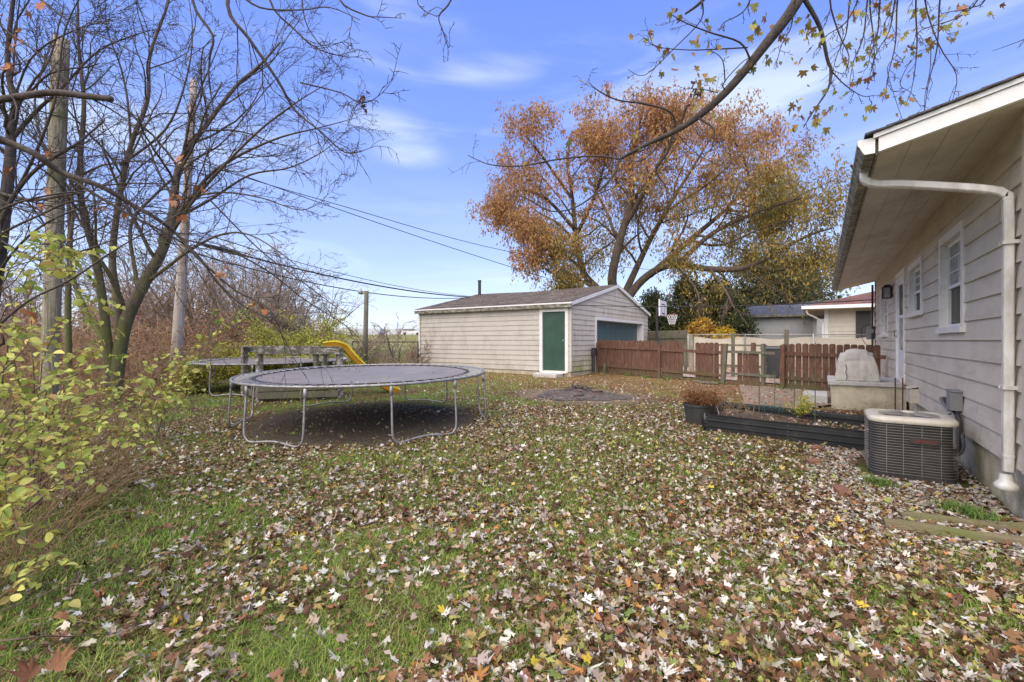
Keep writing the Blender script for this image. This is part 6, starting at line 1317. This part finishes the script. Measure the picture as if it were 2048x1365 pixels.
fb = thing('fallen_branch', 'thin brown twigs with withered leaves low at the left edge of the grass', 'branch', PG(60, 1330)); L = []
for pts in ([(-60, 1290, 1.15), (60, 1276, 1.2), (200, 1268, 1.5), (240, 1262, 1.7)], [(-60, 1245, 1.6), (60, 1200, 1.8), (150, 1160, 2.1), (260, 1110, 2.4)], [(100, 1290, 1.3), (104, 1310, 1.25), (102, 1330, 1.2)]): L.append((smooth_line([P(*p) for p in pts], 5, .003, rs), np.linspace(.003, .0012, 16 if len(pts) == 4 else 11)))
tubes('twigs', L, M['twig'], fb)
C = np.array([P(115, 1330, 1.25), P(60, 1350, 1.25), P(125, 1232, 1.8), P(0, 1300, 1.3)]); V, Fq, T = lobed(C, np.array([.5, 2.0, 1., 3.]), np.array([.5, .7, .3, .6]), np.array([.3, -.4, .6, .2]), np.array([.055, .05, .045, .05]), np.array([(.26, .12, .05), (.20, .085, .04), (.30, .15, .06), (.28, .12, .05)]), np.array([.5, .6, -.4, .5])); npmesh('leaves', V, Fq, M['leaf'], fb, tint=T)
# ================================================================ GROUND COVER
def sample(n, r, dmin, dmax, power=1.0, half=58, off=0):
    u = r.uniform(0, 1, n); rr = (dmin**(2-power)+u*(dmax**(2-power)-dmin**(2-power)))**(1/(2-power)); a = R_(off)+R_(half)*r.uniform(-1, 1, n)
    return rr*np.sin(a), rr*np.cos(a)   # s, d
def toxy(s, d): return SX[0]*s+DX[0]*d, SX[1]*s+DX[1]*d
def excl(x, y, pad=0.0):
    e = (x > WX-.02-pad) & (y > HY0-.3)
    e |= (x > .12-pad) & (x < 1.4) & (y > 11.5-pad) & (y < 13.4) | (x > -.4) & (x < .1) & (y > 11.9) & (y < 13.15)
    e |= (x > GX0) & (x < GX1+.03) & (y > GY0-.03) & (y < GY1)
    e |= (x > -8.35) & (x < -7.35) & (y > 13.68) & (y < 14.3)
    e |= (x > AX-.47) & (x < AX+.45) & (y > AY-.45) & (y < AY+.47)
    return e
def bedl(x): return 7.86-.087*(x+1.55)
def inbed(x, y): return (x > -1.56) & (x < .78) & (y > bedl(x)-.02) & (y < 9.35-.17*(x+1.5))
def onrim(x, y): return ((np.abs(y-bedl(x)) < .10) | (np.abs(y-(9.35-.17*(x+1.5))) < .10)) & (x > -1.68) & (x < .9) | ((np.abs(x+1.53) < .10) | (np.abs(x-.77) < .10)) & (y > 7.6) & (y < 9.4)
rg = np.random.default_rng(100)
def leafden(x, y):
    s = x*SX[0]+y*SX[1]; d = x*DX[0]+y*DX[1]
    den = .45+.48*sst(-2.4, 2.2, s+.06*d)+1.4*(fbm(x, y, 1.1, 3)-.5)+.5*(vn(x, y, 3.7, 8)-.5)
    den -= .30*sst(9.5, 12, d); den += .45*np.exp(-((s+3.4)/1.6)**2-((d-5.3)/.75)**2)+.35*np.exp(-((s+4.8)/1.2)**2-((d-6.3)/1.6)**2)
    den = np.where(np.hypot(x-TRX, y-TRY) < 1.95, .05+.12*(d > 8.8), den); den -= .42*sst(-1.2, -2.8, s)*sst(4.6, 2.6, d)
    den = np.where(np.hypot((x-FPX)*.8, y-FPY) < 1.0, .12, den)
    return np.clip(den, .02, 1)
# fallen maple leaves
PALL = [(24, (.62, .58, .50)), (13, (.36, .27, .20)), (27, (.22, .115, .055)), (26, (.095, .048, .022)), (11, (.33, .33, .09)), (6, (.40, .29, .10)), (2, (.42, .19, .06)), (12, (.42, .36, .28)), (3, (.20, .26, .06)), (1.2, (.62, .48, .05))]
PALF = [(20, (.54, .50, .47)), (22, (.36, .25, .18)), (24, (.25, .125, .065)), (12, (.12, .06, .032)), (6, (.30, .31, .08)), (10, (.44, .24, .09)), (8, (.46, .36, .25))]
def leaves(n, dmin, dmax, r, size, pal, tpl, power, half=60, zmax=.04, minden=0, name='fallen_leaves', curlk=.85, tilt=.42):
    s, d = sample(n, r, dmin, dmax, power, half); x, y = toxy(s, d); den = leafden(x, y); k = (r.random(n) < den) & ~excl(x, y) & ~onrim(x, y)
    x, y = x[k], y[k]; n = len(x); bd_ = inbed(x, y); z = G(x, y)+.012+r.uniform(0, 1, n)**1.5*zmax+np.where(bd_, .10, 0)
    C = np.stack([x, y, z], -1); yaw = r.uniform(0, 6.28, n); big = size[0]+(size[1]-size[0])*r.uniform(0, 1, n)**1.5
    V, Fq, T = lobed(C, yaw, r.normal(size=n)*tilt, r.normal(size=n)*tilt, big, pick(r, n, pal), r.normal(size=n)*curlk+.15, tpl, twist=r.normal(size=n)*.8)
    return V, Fq, T
parts = [leaves(33000, .9, 4.2, rg, (.018, .062), PALL, TPL, 1.0, 62), leaves(38000, 3.8, 9.5, rg, (.019, .056), PALL, TPL, .9, 58, minden=0), leaves(15000, 8.5, 14.5, rg, (.028, .062), PALF, TPL5, .6, 58), leaves(1200, .3, 2.5, rg, (.03, .07), PALL, TPL5, 1.0, 180)]
def merge(parts):
    o = 0; Vs, Fs, Ts = [], [], []
    for V, Fq, T in parts: Vs.append(V); Fs.append(Fq+o); Ts.append(T); o += len(V)
    return np.concatenate(Vs), np.concatenate(Fs), np.concatenate(Ts)
_n = 34; _a = rg.uniform(0, 6.28, _n); _r = 1.75*np.sqrt(rg.uniform(0, 1, _n)); _s = -2.587+_r*np.sin(_a); _d = 8.31-_r*np.cos(_a); _x, _y = toxy(_s, _d); _z = CAMZ-(.57-.0224*(_d-8.31)-.008*(_s+2.587))-.028*(1-(_r/1.75)**2)+.008
parts.append(lobed(np.stack([_x, _y, _z], -1), rg.uniform(0, 6.28, _n), rg.normal(size=_n)*.12, rg.normal(size=_n)*.12, rg.uniform(.018, .045, _n), pick(rg, _n, PALL), rg.normal(size=_n)*.5, TPL, twist=rg.normal(size=_n)*.5))
V, Fq, T = merge(parts); tag(npmesh('fallen_leaves', V, Fq, M['leaf'], tint=T), kind='stuff', label='maple leaves covering the lawn')
_n = 900; _x = rg.uniform(GX0, GX1, _n); _y = GY0-.1+(GR-GY0)*rg.uniform(0, 1, _n); _z = gtop+.085+gs*(_y-GY0)-.06*np.sin(math.pi*(_x-GX0)/(GX1-GX0))**2*(_y-GY0)/(GR-GY0)+.02; _A = rg.normal(size=(_n, 3)); _A[:, 2] *= .2; _N = rg.normal(size=(_n, 3))*.3+np.array([0, -.2, 1])
V, Fq, T = quads(np.stack([_x, _y, _z], -1), _A, _N, rg.uniform(.03, .08, _n), rg.uniform(.012, .03, _n), pick(rg, _n, [(2, (.30, .15, .07)), (2, (.40, .27, .15)), (1, (.5, .46, .4))]), .1); tag(npmesh('roof_leaves', V, Fq, M['leaf'], roo, tint=T), kind='stuff')
# small litter of locust leaflets further back
n = 75000; s, d = sample(n, rg, 7.5, 24, .55, 50); x, y = toxy(s, d); w = np.maximum(sst(9.5, 13, y+3*(fbm(x, y, .7, 5)-.5)), .9*sst(-3.2, -1.6, x)*sst(8.6, 10, y)); k = (rg.random(n) < w*(.35+.75*fbm(x, y, 1.3, 2))) & ~excl(x, y) & (np.hypot((x-FPX)*.8, y-FPY) > .8*rg.uniform(.8, 1.5, n)) & (s > -9); x, y = x[k], y[k]; n = len(x)
C = np.stack([x, y, G(x, y)+.045+rg.uniform(0, .02, n)], -1); A = rg.normal(size=(n, 3)); A[:, 2] *= .25; N_ = rg.normal(size=(n, 3))*.4; N_[:, 2] += 1
V, Fq, T = quads(C, A, N_, rg.uniform(.03, .08, n), rg.uniform(.012, .035, n), pick(rg, n, [(4, (.36, .165, .07)), (4, (.42, .27, .14)), (3, (.22, .11, .06)), (2, (.55, .50, .42)), (1, (.36, .33, .12))]), .1)
tag(npmesh('leaf_litter', V, Fq, M['leaf'], tint=T), kind='stuff', label='small orange leaflets scattered near the garage and fence')
n = 66000; s, d = sample(n, rg, .9, 10, 1.0, 60); x, y = toxy(s, d); k = (rg.random(n) < leafden(x, y)**1.3) & ~excl(x, y) & ~onrim(x, y) & ~inbed(x, y); x, y = x[k], y[k]; n = len(x)
C = np.stack([x, y, G(x, y)+.008+rg.uniform(0, .03, n)], -1); A = rg.normal(size=(n, 3)); A[:, 2] *= .35; N_ = rg.normal(size=(n, 3))*.6; N_[:, 2] += 1; L = rg.uniform(.016, .06, n)
V, Fq, T = quads(C, A, N_, L, L*rg.uniform(.3, .8, n), pick(rg, n, [(5, (.26, .155, .085)), (5, (.36, .26, .155)), (3, (.14, .08, .04)), (2, (.48, .42, .33)), (1, (.30, .28, .09))]), .12)
tag(npmesh('leaf_crumbs', V, Fq, M['leaf'], tint=T), kind='stuff', label='torn brown leaf fragments matted into the grass')
# grass blades
def grassd(x, y):
    s = x*SX[0]+y*SX[1]; d = x*DX[0]+y*DX[1]
    g = .76-1.9*(fbm(x, y, 1.1, 3)-.5)+.5*(fbm(x, y, 2.3, 13)-.5)-.45*sst(-.2, 3.4, s+.05*d)*sst(2.0, 3.4, d)+.25*sst(-1.0, -3.0, s)*sst(6.0, 3.5, d)-.5*np.exp(-((s+3.4)/1.6)**2-((d-5.3)/.75)**2)
    g = np.where(np.hypot(x-TRX, y-TRY) < 2.2, .03+.35*sst(8.9, 10.2, d), g); g = np.where(np.hypot((x-FPX)*.75, y-FPY) < 1.4, .03, g)
    g = np.where((x > .0) & (y > 4.6) & (y < 7.6), .03, g); g *= 1-.5*sst(12.0, 13.6, y+(fbm(x, y, .8)-.5)*3)*sst(-12, -7, x); g *= 1-.8*inbed(x, y); g = np.where((x > -2.2) & (y > 9.5), g*.25, g)
    return np.clip(g, 0, 1)
def grass(n, dmin, dmax, r, h, w, power, half=60, tuft=None):
    s, d = sample(n, r, dmin, dmax, power, half); x, y = toxy(s, d); k = (r.random(n) < grassd(x, y)) & ~excl(x, y) & ~inbed(x, y); x, y = x[k], y[k]; n = len(x)
    B = np.stack([x, y, G(x, y)+.0], -1); a = r.uniform(0, 6.28, n); hh = h*r.uniform(.4, 1.2, n)*(.6+.8*fbm(x, y, 2.2, 4)); ln = r.uniform(.3, 1.9, n)*hh; hh = hh*.8
    D = np.stack([np.cos(a), np.sin(a), np.zeros(n)], -1); S_ = np.stack([-np.sin(a), np.cos(a), np.zeros(n)], -1)*(w*r.uniform(.6, 1.3, n))[:, None]
    m_ = B+D*(ln*.35)[:, None]+np.array([0, 0, 1.])*(hh*.62)[:, None]; t = B+D*ln[:, None]+np.array([0, 0, 1.])*(hh*.92)[:, None]
    V = np.stack([B-S_, B+S_, m_+S_*.75, m_-S_*.75, t], 1).reshape(-1, 3); q = np.arange(n)[:, None]*5
    col = pick(r, n, [(5, (.20, .31, .045)), (3, (.30, .42, .07)), (2, (.40, .40, .12)), (1, (.42, .38, .19)), (1, (.09, .15, .035))])
    return V, q+np.array([0, 1, 2, 3]), q+np.array([3, 2, 4]), np.repeat(col, 5, 0)
GS = [grass(150000, .9, 3.8, rg, .056, .0018, 1.0, 62), grass(170000, 3.4, 8.5, rg, .050, .0030, .9, 58), grass(120000, 8, 17, rg, .042, .0055, .6, 56), grass(9000, .3, 2.0, rg, .05, .002, 1.0, 180)]
o_ = 0; Vs, Q, T3, Ts = [], [], [], []
for V, q, t, c in GS: Vs.append(V); Q.append(q+o_); T3.append(t+o_); Ts.append(c); o_ += len(V)
tag(npmesh('grass', np.concatenate(Vs), [np.concatenate(Q), np.concatenate(T3)], M['blade'], tint=np.concatenate(Ts)), kind='stuff', label='short autumn grass of the lawn')
# taller grass tufts: by the gravel and along fences
def tufts(spots, r, h, n, rad):
    out = []
    for p in spots:
        m_ = n; x = p[0]+r.normal(size=m_)*rad; y = p[1]+r.normal(size=m_)*rad; B = np.stack([x, y, G(x, y)], -1); a = r.uniform(0, 6.28, m_); hh = h*r.uniform(.5, 1.2, m_); D = np.stack([np.cos(a), np.sin(a), np.zeros(m_)], -1); S_ = np.stack([-np.sin(a), np.cos(a), np.zeros(m_)], -1)*.003
        mm = B+D*(hh*.3)[:, None]+np.array([0, 0, .7])*hh[:, None]; t = B+D*(hh*.8)[:, None]+np.array([0, 0, .9])*hh[:, None]; V = np.stack([B-S_, B+S_, mm+S_*.8, mm-S_*.8, t], 1).reshape(-1, 3); q = np.arange(m_)[:, None]*5; out.append((V, q+np.array([0, 1, 2, 3]), q+np.array([3, 2, 4]), np.repeat(pick(r, m_, [(3, (.14, .24, .05)), (1, (.24, .3, .08))]), 5, 0)))
    return out
sp_ = [PG(1925, 1028), PG(1955, 1038), PG(1900, 1022), PG(1975, 1048), PG(1745, 968), PG(1765, 975)]+[gp(*(np.array(FA)+(np.array(FB)-np.array(FA))*t+[0, -.12])) for t in (.08, .3, .45, .62, .97)]+[gp(*(np.array(FC)+(np.array(FD)-np.array(FC))*t+[0, -.1])) for t in (.03, .35, .6)]
o_ = 0; Vs, Q, T3, Ts = [], [], [], []
for V, q, t, c in tufts(sp_, rg, .085, 260, .055): Vs.append(V); Q.append(q+o_); T3.append(t+o_); Ts.append(c); o_ += len(V)
tag(npmesh('grass_tufts', np.concatenate(Vs), [np.concatenate(Q), np.concatenate(T3)], M['blade'], tint=np.concatenate(Ts)), kind='stuff')
# gravel beside the house
n = 5200; x = rg.uniform(-.15, 1.36, n); y = 4.55+rg.uniform(0, 1, n)*3.0; lim_ = (x > .05+.25*rg.normal(size=n)-.2*(y-5.2)) & ~((x > AX-.45) & (x < AX+.44) & (y > AY-.42) & (y < AY+.46)); x, y = x[lim_], y[lim_]; n = len(x)
C = np.stack([x, y, G(x, y)+rg.uniform(.0, .03, n)], -1); oc = np.array([[1, 0, 0], [.3, .95, .1], [-.8, .6, 0], [-.9, -.5, .1], [.2, -1, 0], [.1, .1, .75], [0, 0, -.7], [.6, .4, .55], [-.5, -.2, .6]])
of = []; hull = [(0, 1, 7), (1, 5, 7), (5, 0, 7), (1, 2, 5), (2, 8, 5), (2, 3, 8), (3, 5, 8), (3, 4, 5), (4, 0, 5), (1, 0, 6), (2, 1, 6), (3, 2, 6), (4, 3, 6), (0, 4, 6)]
sz = rg.uniform(.010, .026, n); a = rg.uniform(0, 6.28, n); jv = oc[None]*(1+rg.normal(size=(n, 9, 1))*.15)*sz[:, None, None]*np.stack([np.ones(n)*1.1, rg.uniform(.6, 1, n), rg.uniform(.5, .9, n)], -1)[:, None]
xr = jv[..., 0]*np.cos(a)[:, None]-jv[..., 1]*np.sin(a)[:, None]; yr = jv[..., 0]*np.sin(a)[:, None]+jv[..., 1]*np.cos(a)[:, None]
V = np.stack([xr, yr, jv[..., 2]], -1)+C[:, None]; Fq = (np.array(hull)[None]+np.arange(n)[:, None, None]*9).reshape(-1, 3)
M['pebble'] = vmat('pebble_stone', .85, 0, .2, 30)
tag(npmesh('gravel', V.reshape(-1, 3), Fq, M['pebble'], tint=np.repeat(pick(rg, n, [(4, (.42, .38, .33)), (3, (.30, .26, .22)), (2, (.52, .48, .42)), (1, (.20, .13, .09))]), 9, 0)), kind='stuff', label='pale gravel between the air conditioner and the timbers')

# ================================================================ LIGHT, SKY, CAMERA
SUN_EL, SUN_AZ = 54.0, 180.0     # azimuth measured from +Y towards +X
w = bpy.data.worlds.new('World'); SC.world = w; w.use_nodes = True; N = w.node_tree.nodes; L = w.node_tree.links; N.clear()
out = N.new('ShaderNodeOutputWorld'); bg1 = N.new('ShaderNodeBackground'); sky = N.new('ShaderNodeTexSky'); sky.sky_type = 'NISHITA'; sky.sun_disc = False
sky.sun_elevation = R_(SUN_EL); sky.sun_rotation = R_(SUN_AZ); sky.air_density = 1.0; sky.dust_density = 1.0; sky.ozone_density = 2.0
tc = N.new('ShaderNodeTexCoord'); sep = N.new('ShaderNodeSeparateXYZ'); L.new(tc.outputs['Generated'], sep.inputs[0])
# sky gradient as photographed: hazy white at the horizon to periwinkle blue above
gr = N.new('ShaderNodeValToRGB'); L.new(sep.outputs['Z'], gr.inputs[0]); e = gr.color_ramp.elements
SKYK = 1.0
stops = [(0.0, (205, 217, 238)), (.06, (196, 207, 242)), (.16, (166, 184, 242)), (.28, (140, 164, 242)), (.42, (118, 147, 240)), (.60, (104, 136, 236)), (1.0, (88, 120, 225))]
e[0].position = 0; e[0].color = (*lin(stops[0][1]), 1); e[1].position = 1; e[1].color = (*lin(stops[-1][1]), 1)
for p, c in stops[1:-1]: q = e.new(p); q.color = (*lin(c), 1)
# thin clouds: stretched noise gathered in a few wisps
mp2 = N.new('ShaderNodeMapping'); mp2.inputs['Rotation'].default_value = (0, 0, -YAW); L.new(tc.outputs['Generated'], mp2.inputs[0])
mp3 = N.new('ShaderNodeMapping'); mp3.inputs['Scale'].default_value = (1.6, 1.6, 9.0); mp3.inputs['Rotation'].default_value = (0, R_(6), 0); L.new(mp2.outputs[0], mp3.inputs[0])
nz = N.new('ShaderNodeTexNoise'); nz.inputs['Scale'].default_value = 1.6; nz.inputs['Detail'].default_value = 6; nz.inputs['Roughness'].default_value = .52; nz.inputs['Distortion'].default_value = .6; L.new(mp3.outputs[0], nz.inputs['Vector'])
mr = N.new('ShaderNodeMapRange'); mr.interpolation_type = 'SMOOTHSTEP'; mr.inputs['From Min'].default_value = .47; mr.inputs['From Max'].default_value = .80; mr.inputs['To Max'].default_value = .75; L.new(nz.outputs['Fac'], mr.inputs['Value']); fac = mr.outputs[0]
def wisp(px, py, wx, wz, k):
    global fac
    v = norm(np.array([(px-CX)/F, 1.0, (CY-py)/F])); m = N.new('ShaderNodeMapping'); m.inputs['Location'].default_value = tuple(-v*np.array([1/wx, .0, 1/wz])); m.inputs['Scale'].default_value = (1/wx, 0, 1/wz)
    L.new(mp2.outputs[0], m.inputs[0]); ln = N.new('ShaderNodeVectorMath'); ln.operation = 'LENGTH'; L.new(m.outputs[0], ln.inputs[0])
    g = N.new('ShaderNodeMapRange'); g.interpolation_type = 'SMOOTHSTEP'; g.inputs['From Min'].default_value = 1; g.inputs['From Max'].default_value = 0; g.inputs['To Max'].default_value = k; L.new(ln.outputs['Value'], g.inputs['Value'])
    mu = N.new('ShaderNodeMath'); mu.operation = 'MULTIPLY'; L.new(g.outputs[0], mu.inputs[0]); n2 = N.new('ShaderNodeMapRange'); n2.inputs['From Min'].default_value = .3; n2.inputs['From Max'].default_value = .6; L.new(nz.outputs['Fac'], n2.inputs['Value']); L.new(n2.outputs[0], mu.inputs[1])
    ad = N.new('ShaderNodeMath'); ad.operation = 'ADD'; ad.use_clamp = True; L.new(fac, ad.inputs[0]); L.new(mu.outputs[0], ad.inputs[1]); fac = ad.outputs[0]
for a in ((975, 142, .13, .032, 1.5), (820, 306, .10, .035, 1.1), (770, 246, .10, .035, 1.0), (800, 78, .22, .04, .3), (1500, 220, .20, .06, 1.0), (1430, 232, .08, .03, .4), (850, 420, .3, .07, .4), (1800, 240, .25, .09, .4), (300, 250, .4, .12, .3)): wisp(*a)
cl_ = N.new('ShaderNodeMix'); cl_.data_type = 'RGBA'; L.new(fac, cl_.inputs['Factor']); L.new(gr.outputs[0], cl_.inputs['A']); cl_.inputs['B'].default_value = (*lin((218, 228, 248)), 1)
# the physical sky adds its own direction-dependent blue
bg1.inputs['Strength'].default_value = .05; L.new(sky.outputs[0], bg1.inputs['Color'])
bg2 = N.new('ShaderNodeBackground'); L.new(cl_.outputs['Result'], bg2.inputs['Color']); bg2.inputs['Strength'].default_value = .50
ad = N.new('ShaderNodeAddShader'); L.new(bg1.outputs[0], ad.inputs[0]); L.new(bg2.outputs[0], ad.inputs[1]); L.new(ad.outputs[0], out.inputs['Surface'])
sl_ = bpy.data.lights.new('sun', 'SUN'); sl_.energy = 3.1; sl_.angle = R_(92); sl_.color = (1.0, .865, .65); so = bpy.data.objects.new('sun', sl_); COL.objects.link(so)
az = R_(SUN_AZ); el = R_(SUN_EL); dv = Vector((math.sin(az)*math.cos(el), math.cos(az)*math.cos(el), math.sin(el))); so.rotation_euler = dv.to_track_quat('Z', 'Y').to_euler(); so.location = (0, 0, 30)
cam = bpy.data.cameras.new('camera'); cam.sensor_width = 36; cam.lens = F/2048*36; cam.clip_end = 3000; cam.clip_start = .05; co = bpy.data.objects.new('camera', cam); COL.objects.link(co); co.location = (0, 0, CAMZ); co.rotation_euler = (R_(90), 0, YAW); SC.camera = co
SC.view_settings.view_transform = 'Standard'; SC.view_settings.look = 'None'; SC.view_settings.gamma = 1; SC.view_settings.exposure = 0.85
SC.cycles.max_bounces = 5; SC.cycles.diffuse_bounces = 3; SC.cycles.glossy_bounces = 2; SC.cycles.transmission_bounces = 2; SC.cycles.transparent_max_bounces = 4
